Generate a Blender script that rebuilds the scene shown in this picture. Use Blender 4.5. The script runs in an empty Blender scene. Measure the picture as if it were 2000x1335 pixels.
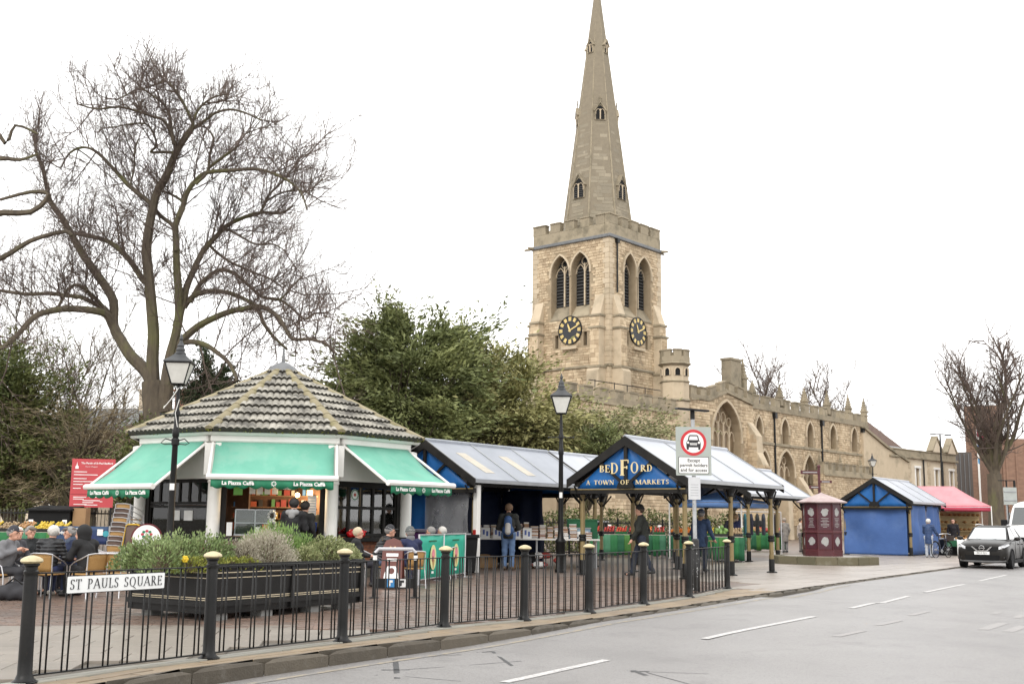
import bpy, bmesh, math, random
import numpy as np
from math import sin, cos, pi, sqrt, atan2, radians
from mathutils import Vector, Matrix
from mathutils.geometry import tessellate_polygon
R = random.Random(7)
NR = np.random.RandomState(7)
SC = bpy.context.scene
COL = SC.collection
# ---------------------------------------------------------------- camera, sky, sun, exposure
F, H = 2200.0, 1.37
TILT, ROLL = math.atan((1016 - 667.5) / F), 0.012
CAMM = Matrix.Rotation(pi / 2 + TILT, 4, 'X') @ Matrix.Rotation(ROLL, 4, 'Z')
cd = bpy.data.cameras.new('camera'); cam = bpy.data.objects.new('camera', cd); COL.objects.link(cam)
cam.matrix_world = Matrix.Translation((0, 0, H)) @ CAMM
cd.sensor_width = 36; cd.lens = F / 2000 * 36; cd.clip_end = 3000; cd.clip_start = .1
SC.camera = cam
SUN_EL, SUN_AZ = radians(42), radians(200)
w = bpy.data.worlds.new('World'); SC.world = w; w.use_nodes = True
wn, wl = w.node_tree.nodes, w.node_tree.links
bg = wn['Background']
sky = wn.new('ShaderNodeTexSky'); sky.sky_type = 'NISHITA'; sky.sun_disc = False
sky.sun_elevation = SUN_EL; sky.sun_rotation = SUN_AZ; sky.dust_density = 6; sky.air_density = 1.5
ov = wn.new('ShaderNodeMixRGB'); ov.inputs[0].default_value = .94       # cloud deck: the blue sky almost wholly covered by even white cloud
ov.inputs[2].default_value = (13.2, 13.1, 13.0, 1)
wl.new(sky.outputs[0], ov.inputs[1]); wl.new(ov.outputs[0], bg.inputs[0])
bg.inputs[1].default_value = .1
sl = bpy.data.lights.new('sun', 'SUN'); sl.energy = .9; sl.angle = radians(25); sl.color = (1, .97, .93)
so = bpy.data.objects.new('sun', sl); COL.objects.link(so)
so.rotation_euler = Vector((-sin(SUN_AZ) * cos(SUN_EL), -cos(SUN_AZ) * cos(SUN_EL), -sin(SUN_EL))).to_track_quat('-Z', 'Y').to_euler()
SC.view_settings.view_transform = 'Standard'; SC.view_settings.look = 'None'
SC.view_settings.exposure = .6; SC.view_settings.gamma = 1; SC.view_settings.use_curve_mapping = False
try: SC.cycles.use_denoising = True
except Exception: pass
SC.cycles.max_bounces = 6; SC.cycles.transparent_max_bounces = 12

# ---------------------------------------------------------------- helpers
def ray(px, py): return CAMM.to_3x3() @ Vector(((px - 1000) / F, (667.5 - py) / F, -1))
def at(px, py, Y):
    d = ray(px, py); return Vector((0, 0, H)) + d * (Y / d.y)
def gnd(px, py, z=0.0):
    d = ray(px, py); return Vector((0, 0, H)) + d * ((z - H) / d.z)
def X3(px, Y, z=0.0):
    "ground position at depth Y seen in column px (near the horizon row)"
    p = at(px, 1040, Y); return Vector((p.x, Y, z))
def heading(deg):      # matrix whose local x runs away from the camera, deg to the right of straight ahead
    return radians(90 - deg)
class B:
    def __init__(s): s.v = []; s.f = []; s.m = []; s.t = []
    def add(s, vs, fs, m=0, t=None):
        o = len(s.v); s.v.extend([tuple(v) for v in vs]); tt = R.random() if t is None else t
        for f in fs:
            s.f.append(tuple(i + o for i in f)); s.m.append(m); s.t.append(tt)
        return s
    def bx(s, x0, x1, y0, y1, z0, z1, m=0, t=None, M=None):
        vs = [(x0,y0,z0),(x1,y0,z0),(x1,y1,z0),(x0,y1,z0),(x0,y0,z1),(x1,y0,z1),(x1,y1,z1),(x0,y1,z1)]
        if M is not None: vs = [M @ Vector(v) for v in vs]
        return s.add(vs, [(0,3,2,1),(4,5,6,7),(0,1,5,4),(1,2,6,5),(2,3,7,6),(3,0,4,7)], m, t)
    def quad(s, a, b, c, d, m=0, t=None): return s.add([a, b, c, d], [(0,1,2,3)], m, t)
    def ext(s, poly, vec, m=0, t=None):
        "polygon (3-D points) extruded by vec, closed"
        n = len(poly); vec = Vector(vec); a = [Vector(p) for p in poly]
        c = sum(a, Vector()) / n; nn = Vector()
        for i in range(n): nn += (a[i] - c).cross(a[(i + 1) % n] - c)
        if nn.dot(vec) > 0: a = a[::-1]
        b = [p + vec for p in a]
        fs = [tuple(range(n)), tuple(range(2 * n - 1, n - 1, -1))]
        fs += [(i, i + n, (i + 1) % n + n, (i + 1) % n) for i in range(n)]
        return s.add(a + b, fs, m, t)
    def tube(s, pts, rad, n=6, m=0, t=None, cap=True):
        pts = [Vector(p) for p in pts]; k = len(pts)
        if not hasattr(rad, '__len__'): rad = [rad] * k
        vs = []; fs = []; u = None
        for i, p in enumerate(pts):
            d = (pts[min(i + 1, k - 1)] - pts[max(i - 1, 0)]); d = d.normalized() if d.length > 1e-9 else Vector((0,0,1))
            if u is None: u = d.cross(Vector((0,1,0)) if abs(d.y) < .9 else Vector((1,0,0)))
            u = (u - d * u.dot(d)); u = u.normalized() if u.length > 1e-6 else d.orthogonal().normalized()
            v = d.cross(u)
            for j in range(n):
                a = 2 * pi * j / n; vs.append(p + (u * cos(a) + v * sin(a)) * rad[i])
        for i in range(k - 1):
            for j in range(n):
                j2 = (j + 1) % n
                fs.append((i*n+j, i*n+j2, (i+1)*n+j2, (i+1)*n+j))
        if cap: fs.append(tuple(range(n - 1, -1, -1))); fs.append(tuple(range((k-1)*n, k*n)))
        return s.add(vs, fs, m, t)
    def lathe(s, prof, c=(0,0,0), n=16, m=0, t=None, ph=0., M=None):
        vs = []; fs = []; k = len(prof)
        for r, z in prof:
            for j in range(n):
                a = 2*pi*j/n + ph; vs.append(Vector((c[0]+r*cos(a), c[1]+r*sin(a), c[2]+z)))
        if M is not None: vs = [M @ v for v in vs]
        for i in range(k - 1):
            for j in range(n):
                j2 = (j+1) % n; fs.append((i*n+j, i*n+j2, (i+1)*n+j2, (i+1)*n+j))
        fs.append(tuple(range(n-1, -1, -1))); fs.append(tuple(range((k-1)*n, k*n)))
        return s.add(vs, fs, m, t)
    def ball(s, c, r, nu=10, nv=6, m=0, t=None, M=None):
        if not hasattr(r, '__len__'): r = (r, r, r)
        vs = [Vector((0,0,-r[2]))]
        for i in range(1, nv):
            b = -pi/2 + pi*i/nv
            for j in range(nu):
                a = 2*pi*j/nu; vs.append(Vector((r[0]*cos(b)*cos(a), r[1]*cos(b)*sin(a), r[2]*sin(b))))
        vs.append(Vector((0,0,r[2]))); L = len(vs) - 1
        if M is not None: vs = [M @ v for v in vs]
        vs = [v + Vector(c) for v in vs]
        fs = [(0, 1+(j+1)%nu, 1+j) for j in range(nu)]
        for i in range(nv-2):
            for j in range(nu):
                j2=(j+1)%nu; fs.append((1+i*nu+j, 1+i*nu+j2, 1+(i+1)*nu+j2, 1+(i+1)*nu+j))
        o = 1+(nv-2)*nu
        fs += [(o+j, o+(j+1)%nu, L) for j in range(nu)]
        return s.add(vs, fs, m, t)
    def sheet(s, P, m=0, t=None, th=0.0):
        "grid of points P[i][j]"
        a, b = len(P), len(P[0]); vs = [p for r in P for p in r]
        return s.add(vs, [(i*b+j, i*b+j+1, (i+1)*b+j+1, (i+1)*b+j) for i in range(a-1) for j in range(b-1)], m, t)

def mkmesh(name, v, f, mats, mi=None, ti=None, smooth=False, ang=None):
    me = bpy.data.meshes.new(name); me.from_pydata(v, [], f)
    for m in (mats if isinstance(mats, (list, tuple)) else [mats]): me.materials.append(m)
    if mi is not None and len(mi): me.polygons.foreach_set('material_index', np.array(mi, dtype=np.int32))
    if ti is not None and len(ti):
        a = me.attributes.new('tint', 'FLOAT', 'FACE'); a.data.foreach_set('value', np.array(ti, dtype=np.float32))
    if smooth:
        me.polygons.foreach_set('use_smooth', np.ones(len(me.polygons), dtype=bool))
        if ang: me.set_sharp_from_angle(angle=radians(ang))
    me.update(); return me
def link(name, me, parent=None, label=None, kind=None):
    o = bpy.data.objects.new(name, me); COL.objects.link(o)
    if parent is not None: o.parent = parent
    if label: o['label'] = label
    if kind: o['kind'] = kind
    return o
def obj(name, b, mats, parent=None, smooth=False, ang=40, label=None, kind=None, bevel=0, sub=0, solid=0):
    o = link(name, mkmesh(name, b.v, b.f, mats, b.m, b.t, smooth, ang), parent, label, kind)
    if solid:
        md = o.modifiers.new('solid', 'SOLIDIFY'); md.thickness = solid
    if bevel:
        md = o.modifiers.new('bevel', 'BEVEL'); md.width = bevel; md.segments = 1; md.limit_method = 'ANGLE'; md.angle_limit = radians(40)
    if sub:
        md = o.modifiers.new('sub', 'SUBSURF'); md.levels = sub; md.render_levels = sub
    return o
def thing(name, label, cat, loc=(0,0,0), rz=0, group=None):
    o = bpy.data.objects.new(name, None); COL.objects.link(o); o.location = loc; o.rotation_euler = (0,0,rz)
    o['label'] = label; o['category'] = cat
    if group: o['group'] = group
    return o
def tag(o, label, cat, group=None, loc=None, rz=None):
    o['label'] = label; o['category'] = cat
    if group: o['group'] = group
    if loc is not None: o.location = loc
    if rz is not None: o.rotation_euler = (0,0,rz)
    return o
def copytree(o, parent=None, label=None):
    c = o.copy(); COL.objects.link(c); c.parent = parent
    if label: c['label'] = label
    for ch in list(o.children): copytree(ch, c)
    return c
def again(o, parent, loc=None, rz=None, sc=None):
    "another object sharing the mesh of o, as a part of parent"
    c = bpy.data.objects.new(o.name.split('.')[0], o.data); COL.objects.link(c); c.parent = parent
    if loc is not None: c.location = loc
    if rz is not None: c.rotation_euler = (0,0,rz) if not hasattr(rz, '__len__') else rz
    if sc is not None: c.scale = sc
    return c
def lerp(a, b, k): return a + (b - a) * k
def V(*a): return Vector(a)

# ---------------------------------------------------------------- materials
def M(name, c, c2=None, rough=.7, var='noise', ns=3., amt=1., bump=0., bs=30., metal=0., spec=.5, stain=None, coat=0., stretch=None, alpha=None, trans=0.):
    m = bpy.data.materials.new(name); m.use_nodes = True; nt = m.node_tree; n, l = nt.nodes, nt.links
    p = n['Principled BSDF']
    p.inputs['Roughness'].default_value = rough; p.inputs['Metallic'].default_value = metal
    p.inputs['Specular IOR Level'].default_value = spec; p.inputs['Coat Weight'].default_value = coat
    if trans: p.inputs['Transmission Weight'].default_value = trans
    if alpha is not None: p.inputs['Alpha'].default_value = alpha
    g = n.new('ShaderNodeNewGeometry'); pos = g.outputs['Position']
    if stretch:
        mp = n.new('ShaderNodeMapping'); mp.inputs['Scale'].default_value = stretch; l.new(pos, mp.inputs['Vector']); pos = mp.outputs[0]
    def noise(sc, det=5, rg=.6):
        t = n.new('ShaderNodeTexNoise'); t.inputs['Scale'].default_value = sc; t.inputs['Detail'].default_value = det; t.inputs['Roughness'].default_value = rg
        l.new(pos, t.inputs['Vector']); return t.outputs['Fac']
    def ramp(s, lo, hi):
        r = n.new('ShaderNodeMapRange'); r.inputs[1].default_value = lo; r.inputs[2].default_value = hi; l.new(s, r.inputs[0]); return r.outputs[0]
    col = None
    if c2 is None: c2 = tuple(x * .82 for x in c)
    nf = ramp(noise(ns), .32, .68)
    if var == 'noise': fac = nf
    else:
        if var == 'tint':
            a = n.new('ShaderNodeAttribute'); a.attribute_name = 'tint'; a.attribute_type = 'GEOMETRY'; sfac = a.outputs['Fac']
        else:
            a = n.new('ShaderNodeObjectInfo'); sfac = a.outputs['Random']
        mx = n.new('ShaderNodeMath'); mx.operation = 'MULTIPLY_ADD'; mx.inputs[1].default_value = .65; l.new(sfac, mx.inputs[0])
        m2 = n.new('ShaderNodeMath'); m2.operation = 'MULTIPLY'; m2.inputs[1].default_value = .35; l.new(nf, m2.inputs[0]); l.new(m2.outputs[0], mx.inputs[2]); fac = mx.outputs[0]
    mix = n.new('ShaderNodeMixRGB'); mix.inputs[1].default_value = (*c, 1); mix.inputs[2].default_value = (*c2, 1)
    if amt != 1:
        q = n.new('ShaderNodeMath'); q.operation = 'MULTIPLY'; q.inputs[1].default_value = amt; l.new(fac, q.inputs[0]); fac = q.outputs[0]
    l.new(fac, mix.inputs[0]); col = mix.outputs[0]
    for st in (stain or []):
        sc, ss, lo, hi = st[:4]
        f2 = ramp(noise(ss, 6, .65), lo, hi)
        if len(st) > 4:
            q = n.new('ShaderNodeMath'); q.operation = 'MULTIPLY'; q.inputs[1].default_value = st[4]; l.new(f2, q.inputs[0]); f2 = q.outputs[0]
        m3 = n.new('ShaderNodeMixRGB'); m3.inputs[2].default_value = (*sc, 1); l.new(col, m3.inputs[1]); l.new(f2, m3.inputs[0]); col = m3.outputs[0]
    l.new(col, p.inputs['Base Color'])
    if bump:
        bp = n.new('ShaderNodeBump'); bp.inputs['Strength'].default_value = bump; bp.inputs['Distance'].default_value = .02
        l.new(noise(bs, 4), bp.inputs['Height']); l.new(bp.outputs[0], p.inputs['Normal'])
    return m
def glow(name, c, s):
    m = bpy.data.materials.new(name); m.use_nodes = True; p = m.node_tree.nodes['Principled BSDF']
    p.inputs['Base Color'].default_value = (*c, 1); p.inputs['Emission Color'].default_value = (*c, 1); p.inputs['Emission Strength'].default_value = s
    return m
def glassmat(name, c=(1,1,1), mix=.7, rough=.02):
    "thin pane: mostly see-through, mirror-like sheen"
    m = bpy.data.materials.new(name); m.use_nodes = True; nt = m.node_tree; n, l = nt.nodes, nt.links; n.clear()
    o = n.new('ShaderNodeOutputMaterial'); t = n.new('ShaderNodeBsdfTransparent'); t.inputs[0].default_value = (*c, 1)
    g = n.new('ShaderNodeBsdfGlossy'); g.inputs['Roughness'].default_value = rough; fr = n.new('ShaderNodeFresnel'); fr.inputs[0].default_value = 1.5
    a = n.new('ShaderNodeMath'); a.operation = 'ADD'; a.inputs[1].default_value = 1 - mix - .04; l.new(fr.outputs[0], a.inputs[0])
    x = n.new('ShaderNodeMixShader'); l.new(a.outputs[0], x.inputs[0]); l.new(t.outputs[0], x.inputs[1]); l.new(g.outputs[0], x.inputs[2]); l.new(x.outputs[0], o.inputs[0])
    return m
MOSS = (.16, .16, .05)
m_white = M('white_paint', (.78,.77,.74), (.70,.69,.65), .55, ns=2, stain=[((.45,.42,.34), 1.2, .62, .8, .4)])
m_black = M('black_iron', (.006,.0065,.007), (.013,.0125,.012), .42, bump=.12, bs=60, spec=.28, stain=[((.05,.035,.022), 9, .64, .76, .5)])
m_blackwood = M('dark_timber', (.012,.0115,.011), (.022,.02,.018), .6, spec=.2)
m_gold = M('gold_paint', (.25,.185,.08), (.19,.14,.06), .5, ns=6)
m_cap = M('pale_gold_cap', (.58,.50,.31), (.42,.35,.20), .45, ns=9, bump=.1, stain=[((.25,.21,.13), 14, .58, .72, .6)])
m_grey = M('grey_metal', (.35,.36,.37), (.28,.29,.30), .4, metal=.3)
m_alu = M('aluminium', (.72,.72,.73), (.6,.6,.62), .28, metal=.8)
m_dark = M('near_black', (.008,.008,.009), (.012,.012,.012), .7, spec=.2)
m_glass = glassmat('window_glass', (.9,.93,.92), .95)
m_skin = M('skin', (.62,.36,.26), (.55,.29,.20), .5, ns=14)
m_print = M('white_print', (.85,.85,.83), rough=.5)
m_blackprint = M('black_print', (.015,.015,.017), rough=.5)
m_rubber = M('rubber', (.011,.011,.012), rough=.75, spec=.2)

# ---------------------------------------------------------------- lettering
def text(name, s, size, mat, parent, M4, depth=.004, align='CENTER', sx=1., bold=0., label=None):
    cu = bpy.data.curves.new(name, 'FONT'); cu.body = s; cu.size = size; cu.align_x = align; cu.align_y = 'CENTER'
    cu.extrude = depth; cu.resolution_u = 2; cu.offset = bold
    to = bpy.data.objects.new(name, cu); me = bpy.data.meshes.new_from_object(to); bpy.data.objects.remove(to)
    me.transform(Matrix.Diagonal((sx, 1, 1, 1))); me.transform(M4); me.materials.clear(); me.materials.append(mat); me.name = name
    return link(name, me, parent, label)
def frame4(o, ax, up):
    ax = Vector(ax).normalized(); up = Vector(up).normalized(); n = ax.cross(up)
    return Matrix(((ax.x, up.x, n.x, o[0]), (ax.y, up.y, n.y, o[1]), (ax.z, up.z, n.z, o[2]), (0,0,0,1)))
# Roman capitals drawn with strokes: v stem, h bar, d diagonal, a arc, s serif
TK, TN = .15, .06
def _arc(cx, cy, rx, ry, a0, a1): return ('a', cx, cy, rx, ry, a0, a1)
GLY = {
 'A': (.82, [('d',.06,0,.41,1,TN),('d',.41,1,.74,0,TK),('h',.2,.6,.34,TN),('s',.06,0,.2),('s',.75,0,.24)]),
 'B': (.66, [('v',.17,0,1,TK),_arc(.3,.76,.24,.24,-90,90),_arc(.32,.27,.28,.27,-90,90),('h',.1,.32,.97,TN),('h',.17,.32,.52,TN),('h',.1,.34,.03,TN)]),
 'D': (.82, [('v',.17,0,1,TK),_arc(.32,.5,.42,.5,-90,90),('h',.06,.34,.97,TN),('h',.06,.34,.03,TN)]),
 'E': (.62, [('v',.17,0,1,TK),('h',.06,.55,.97,TN),('h',.17,.46,.52,TN),('h',.06,.58,.03,TN),('v',.54,.8,1,.05),('v',.57,0,.2,.05),('v',.46,.42,.62,.05)]),
 'F': (.58, [('v',.17,0,1,TK),('h',.06,.55,.97,TN),('h',.17,.46,.52,TN),('v',.54,.78,1,.05),('v',.46,.42,.62,.05),('s',.17,0,.26)]),
 'K': (.76, [('v',.17,0,1,TK),('d',.2,.42,.58,1,TN),('d',.3,.55,.66,0,TK),('s',.17,0,.26),('s',.17,1,.26),('s',.6,1,.24),('s',.67,0,.22)]),
 'L': (.58, [('v',.17,0,1,TK),('h',.06,.54,.03,TN),('v',.52,0,.22,.05),('s',.17,1,.26)]),
 'M': (1.0, [('v',.13,0,1,TN),('d',.14,1,.5,.08,TK),('d',.5,.08,.84,1,TN),('v',.86,0,1,TK),('s',.12,0,.2),('s',.86,0,.26),('s',.1,1,.16),('s',.9,1,.16)]),
 'N': (.84, [('v',.13,0,1,TN),('d',.12,1,.7,0,TK),('v',.71,0,1,TN),('s',.13,0,.22),('s',.08,1,.16),('s',.71,1,.22)]),
 'O': (.88, [_arc(.44,.5,.36,.5,0,360)]),
 'P': (.64, [('v',.17,0,1,TK),_arc(.3,.73,.27,.27,-90,90),('h',.06,.32,.97,TN),('h',.17,.32,.47,TN),('s',.17,0,.26)]),
 'Q': (.9, [_arc(.44,.5,.36,.5,0,360),('d',.46,.05,.86,-.24,.11)]),
 'R': (.74, [('v',.17,0,1,TK),_arc(.3,.74,.25,.26,-90,90),('h',.06,.32,.97,TN),('h',.17,.32,.49,TN),('d',.32,.5,.66,0,TK),('s',.17,0,.26),('s',.68,0,.18)]),
 'S': (.56, [_arc(.28,.75,.19,.25,40,270),_arc(.28,.26,.21,.26,-140,90),('v',.45,.78,.98,.05),('v',.09,.02,.24,.05)]),
 'T': (.70, [('v',.35,0,1,TK),('h',.04,.66,.97,TN),('v',.06,.78,1,.05),('v',.64,.78,1,.05),('s',.35,0,.28)]),
 'U': (.82, [('v',.17,.3,1,TK),('v',.66,.28,1,TN),_arc(.41,.3,.26,.3,180,360),('s',.17,1,.28),('s',.66,1,.22)]),
 'W': (1.14,[('d',.06,1,.32,0,TK),('d',.32,0,.57,.9,TN),('d',.5,1,.8,0,TK),('d',.8,0,1.06,1,TN),('s',.07,1,.22),('s',1.06,1,.2),('s',.52,1,.2)]),
 ' ': (.5, []),
}
def roman(b, s, x, y, h, wt=1., M4=None, gap=.06, m=0, sw=1.0):
    "appends letters with cap height h from x on; returns the x after the last; the letters lie in x,y and stand in +z"
    for ch in s:
        wd, st = GLY[ch]; k = [0]
        def em(poly, tens=None):
            k[0] += 1; z0, z1 = .0, (.006 + .0004 * k[0])
            P = [Vector((x + px * h * sw, y + py * h, z0)) for px, py in poly]; vv = Vector((0, 0, z1))
            if M4 is not None:
                q = M4.to_3x3() @ vv; P = [M4 @ p for p in P]; vv = q
            b.ext(P, vv, m)
        for t in st:
            if t[0] == 'v': a = t[4] * wt / 2; em([(t[1]-a,t[2]),(t[1]+a,t[2]),(t[1]+a,t[3]),(t[1]-a,t[3])])
            elif t[0] == 'h': a = t[4] * wt / 2; em([(t[1],t[3]-a),(t[2],t[3]-a),(t[2],t[3]+a),(t[1],t[3]+a)])
            elif t[0] == 's': em([(t[1]-t[3]/2,t[2]-(.05*wt if t[2] else 0)),(t[1]+t[3]/2,t[2]-(.05*wt if t[2] else 0)),(t[1]+t[3]/2,t[2]+(0 if t[2] else .05*wt)),(t[1]-t[3]/2,t[2]+(0 if t[2] else .05*wt))])
            elif t[0] == 'd':
                a = t[5] * wt * .55; em([(t[1]-a,t[2]),(t[1]+a,t[2]),(t[3]+a,t[4]),(t[3]-a,t[4])])
            else:
                _, cx, cy, rx, ry, a0, a1 = t; n = max(6, int(abs(a1-a0)/22))
                for i in range(n):
                    q = []
                    for j in (i, i+1):
                        an = radians(lerp(a0, a1, j/n)); wd2 = wt*(TN + (TK-TN)*abs(cos(an))**1.5)
                        q.append(((cx+rx*cos(an), cy+ry*sin(an)), (cx+(rx-wd2)*cos(an), cy+(ry-wt*TN)*sin(an))))
                    k[0] -= 1 if i else 0
                    em([q[0][0], q[1][0], q[1][1], q[0][1]])
        x += (wd + gap) * h * sw
    return x
def roman_w(s, h, gap=.06, sw=1.0): return sum((GLY[c][0] + gap) for c in s) * h * sw

# ---------------------------------------------------------------- walls with openings, coursed stones, pointed arches
def arch(x0, x1, z0, zs, zt, n=6):
    a = (x1 - x0) / 2; r = max(zt - zs, a * .3); rad = (a * a + r * r) / (2 * a); th = math.asin(min(1, r / rad))
    left = [(x0 + rad - rad * cos(th * i / n), zs + rad * sin(th * i / n)) for i in range(n + 1)]
    right = [(x1 - (p[0] - x0), p[1]) for p in left[::-1]][1:]
    return [(x0, z0)] + left + right + [(x1, z0)] if z0 < zs - 1e-6 else left + right
def inpoly(x, z, P):
    c = False; n = len(P)
    for i in range(n):
        (xa, za), (xb, zb) = P[i], P[i-1]
        if (za > z) != (zb > z) and x < (xb - xa) * (z - za) / (zb - za) + xa: c = not c
    return c
class Wall:
    "a wall plane: origin o, horizontal axis ax, outward normal n; (a, z) are coordinates in it"
    def __init__(s, o, ax, n, up=(0,0,1)): s.o = Vector(o); s.ax = Vector(ax); s.n = Vector(n); s.up = Vector(up)
    def p(s, a, z, d=0.): return s.o + s.ax * a + s.up * z + s.n * d
    def face(s, b, outer, holes=(), rev=.4, m=0, mr=None):
        loops = [[s.p(*q) for q in outer]] + [[s.p(*q) for q in h] for h in holes]
        vs = [v for L in loops for v in L]
        fs = [tuple(f) for f in tessellate_polygon(loops)]
        out = []
        for f in fs:
            nn = (vs[f[1]] - vs[f[0]]).cross(vs[f[2]] - vs[f[0]]); out.append(f if nn.dot(s.n) > 0 else f[::-1])
        b.add(vs, out, m, .5)
        for h in holes:
            k = len(h); vs = [s.p(*q) for q in h] + [s.p(*q, -rev) for q in h]
            b.add(vs, [(i, (i+1) % k, (i+1) % k + k, i + k) for i in range(k)], m if mr is None else mr, .5)
    def box(s, b, a0, a1, z0, z1, d0, d1, m=0, t=None):
        b.ext([s.p(a0, z0, d0), s.p(a1, z0, d0), s.p(a1, z1, d0), s.p(a0, z1, d0)], s.n * (d1 - d0), m, t)
    def prism(s, b, poly, d0, d1, m=0, t=None): b.ext([s.p(*q, d0) for q in poly], s.n * (d1 - d0), m, t)
    def ring(s, b, poly, wd, d0, d1, m=0, t=None):
        "moulding of width wd round an open polyline (outside of it), standing from d0 to d1"
        n = len(poly); c = (sum(q[0] for q in poly) / n, sum(q[1] for q in poly) / n)
        def off(i):
            a = poly[max(i-1, 0)]; e = poly[min(i+1, n-1)]; dx, dz = e[0]-a[0], e[1]-a[1]; L = math.hypot(dx, dz) or 1
            nx, nz = -dz/L, dx/L
            if (poly[i][0]-c[0])*nx + (poly[i][1]-c[1])*nz < 0: nx, nz = -nx, -nz
            return (poly[i][0]+nx*wd, poly[i][1]+nz*wd)
        O = [off(i) for i in range(n)]
        vs = [s.p(*q, d0) for q in poly] + [s.p(*q, d1) for q in poly] + [s.p(*q, d1) for q in O] + [s.p(*q, d0) for q in O]
        fs = []
        for i in range(n - 1):
            for k in range(4):
                k2 = (k + 1) % 4; fs.append((k*n+i, k*n+i+1, k2*n+i+1, k2*n+i))
        fs += [(0, n, 2*n, 3*n), (n-1, 4*n-1, 3*n-1, 2*n-1)]
        b.add(vs, fs, m, t)
    def stones(s, b, inside, a0, a1, z0, z1, ch=.22, sl=.42, dep=.03, joint=.012, m=0, jit=.25):
        z = z0
        while z < z1 - .05:
            c = ch * R.uniform(1 - jit, 1 + jit); c = min(c, z1 - z); a = a0 - R.random() * sl
            while a < a1:
                L = sl * R.uniform(.5, 1.5); x0, x1 = max(a, a0), min(a + L, a1); a += L
                if x1 - x0 < .06: continue
                if not all(inside(q, r) for q in (x0 + .02, (x0+x1)/2, x1 - .02) for r in (z + .02, z + c - .02)): continue
                d = dep * R.uniform(.3, 1.2); j = joint / 2
                A = [(x0+j, z+j), (x1-j, z+j), (x1-j, z+c-j), (x0+j, z+c-j)]
                e = min(.012, d * .5)
                I = [(x0+j+e, z+j+e), (x1-j-e, z+j+e), (x1-j-e, z+c-j-e), (x0+j+e, z+c-j-e)]
                b.add([s.p(*q, .001) for q in A] + [s.p(*q, d) for q in I], [(4,5,6,7),(0,1,5,4),(1,2,6,5),(2,3,7,6),(3,0,4,7)], m)
            z += c

def leaves(name, pts, size, mats, parent=None, tint=None, aspect=.5, flat=0., kind=None, dirs=None, label=None):
    "many small two-triangle leaf faces at points pts (n x 3)"
    n = len(pts); sz = size * NR.uniform(.6, 1.4, (n, 1))
    d = NR.normal(size=(n, 3)) if dirs is None else dirs + NR.normal(size=(n, 3)) * .45
    d[:, 2] *= (1 - flat); d /= np.linalg.norm(d, axis=1, keepdims=True) + 1e-9
    q = NR.normal(size=(n, 3)); q = np.cross(d, q); q /= np.linalg.norm(q, axis=1, keepdims=True) + 1e-9
    a = pts - d * sz * .5; c = pts + d * sz * .5; m1 = pts + q * sz * aspect * .5; m2 = pts - q * sz * aspect * .5
    k = np.cross(d, q) * sz * .12
    v = np.stack([a, m1 + k, c, m2 + k], 1).reshape(-1, 3)
    me = bpy.data.meshes.new(name); me.vertices.add(n * 4); me.vertices.foreach_set('co', v.astype(np.float32).ravel())
    me.loops.add(n * 4); me.loops.foreach_set('vertex_index', np.arange(n * 4, dtype=np.int32))
    me.polygons.add(n); me.polygons.foreach_set('loop_start', np.arange(0, n * 4, 4, dtype=np.int32))
    try: me.polygons.foreach_set('loop_total', np.full(n, 4, dtype=np.int32))
    except Exception: pass
    at_ = me.attributes.new('tint', 'FLOAT', 'FACE'); at_.data.foreach_set('value', (NR.rand(n) if tint is None else tint).astype(np.float32))
    me.materials.append(mats); me.update(calc_edges=True); me.validate()
    return link(name, me, parent, label, kind)
# ================================================================ ground, road, kerb, paving
m_soil = M('bare_earth', (.09,.08,.055), (.12,.11,.07), .95)
m_road = M('asphalt', (.255,.244,.237), (.205,.195,.189), .42, ns=.35, bump=.5, bs=120, stain=[((.11,.105,.103), .22, .5, .72, .6), ((.30,.29,.28), 70, .48, .66, .5), ((.09,.086,.084), 38, .54, .66, .75), ((.13,.124,.12), 1.3, .55, .7, .5)])
m_kerb = M('kerb_granite', (.115,.097,.072), (.06,.05,.037), .75, var='obj', ns=6, bump=.4, bs=45, stain=[((.15,.14,.12), 9, .55, .75, .6), ((.06,.062,.03), 2.5, .6, .75, .5)])
m_slab = M('paving_slab_stone', (.285,.252,.215), (.22,.195,.165), .38, var='obj', ns=5, bump=.12, bs=50, stain=[((.15,.135,.115), .6, .5, .72, .6), ((.33,.31,.28), 3, .6, .75, .4)])
m_tan = M('tan_flag_stone', (.31,.235,.15), (.20,.155,.105), .6, var='obj', ns=5, bump=.25, bs=40, stain=[((.17,.14,.11), 1.1, .45, .65, .6)])
m_brick = M('paving_brick_clay', (.225,.145,.108), (.125,.10,.085), .3, var='tint', ns=3, bump=.25, bs=60, stain=[((.085,.07,.06), .45, .48, .68, .65), ((.27,.23,.20), 1.4, .58, .74, .45)])
m_mortar = M('sand_bed', (.12,.105,.085), (.09,.08,.065), .8, ns=20)
m_line = M('road_paint', (.55,.54,.52), (.42,.41,.40), .6, ns=14, stain=[((.24,.235,.235), 22, .52, .62, .8)])
m_worn = M('worn_road_paint', (.31,.285,.27), (.25,.242,.24), .55, ns=8, stain=[((.255,.244,.237), 12, .4, .58, .95)])
m_yellow = M('worn_yellow_paint', (.36,.30,.20), (.24,.215,.18), .6, ns=5, stain=[((.19,.185,.18), 6, .45, .6, .9)])
m_tar = M('tar_seal', (.035,.035,.037), rough=.5)
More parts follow.
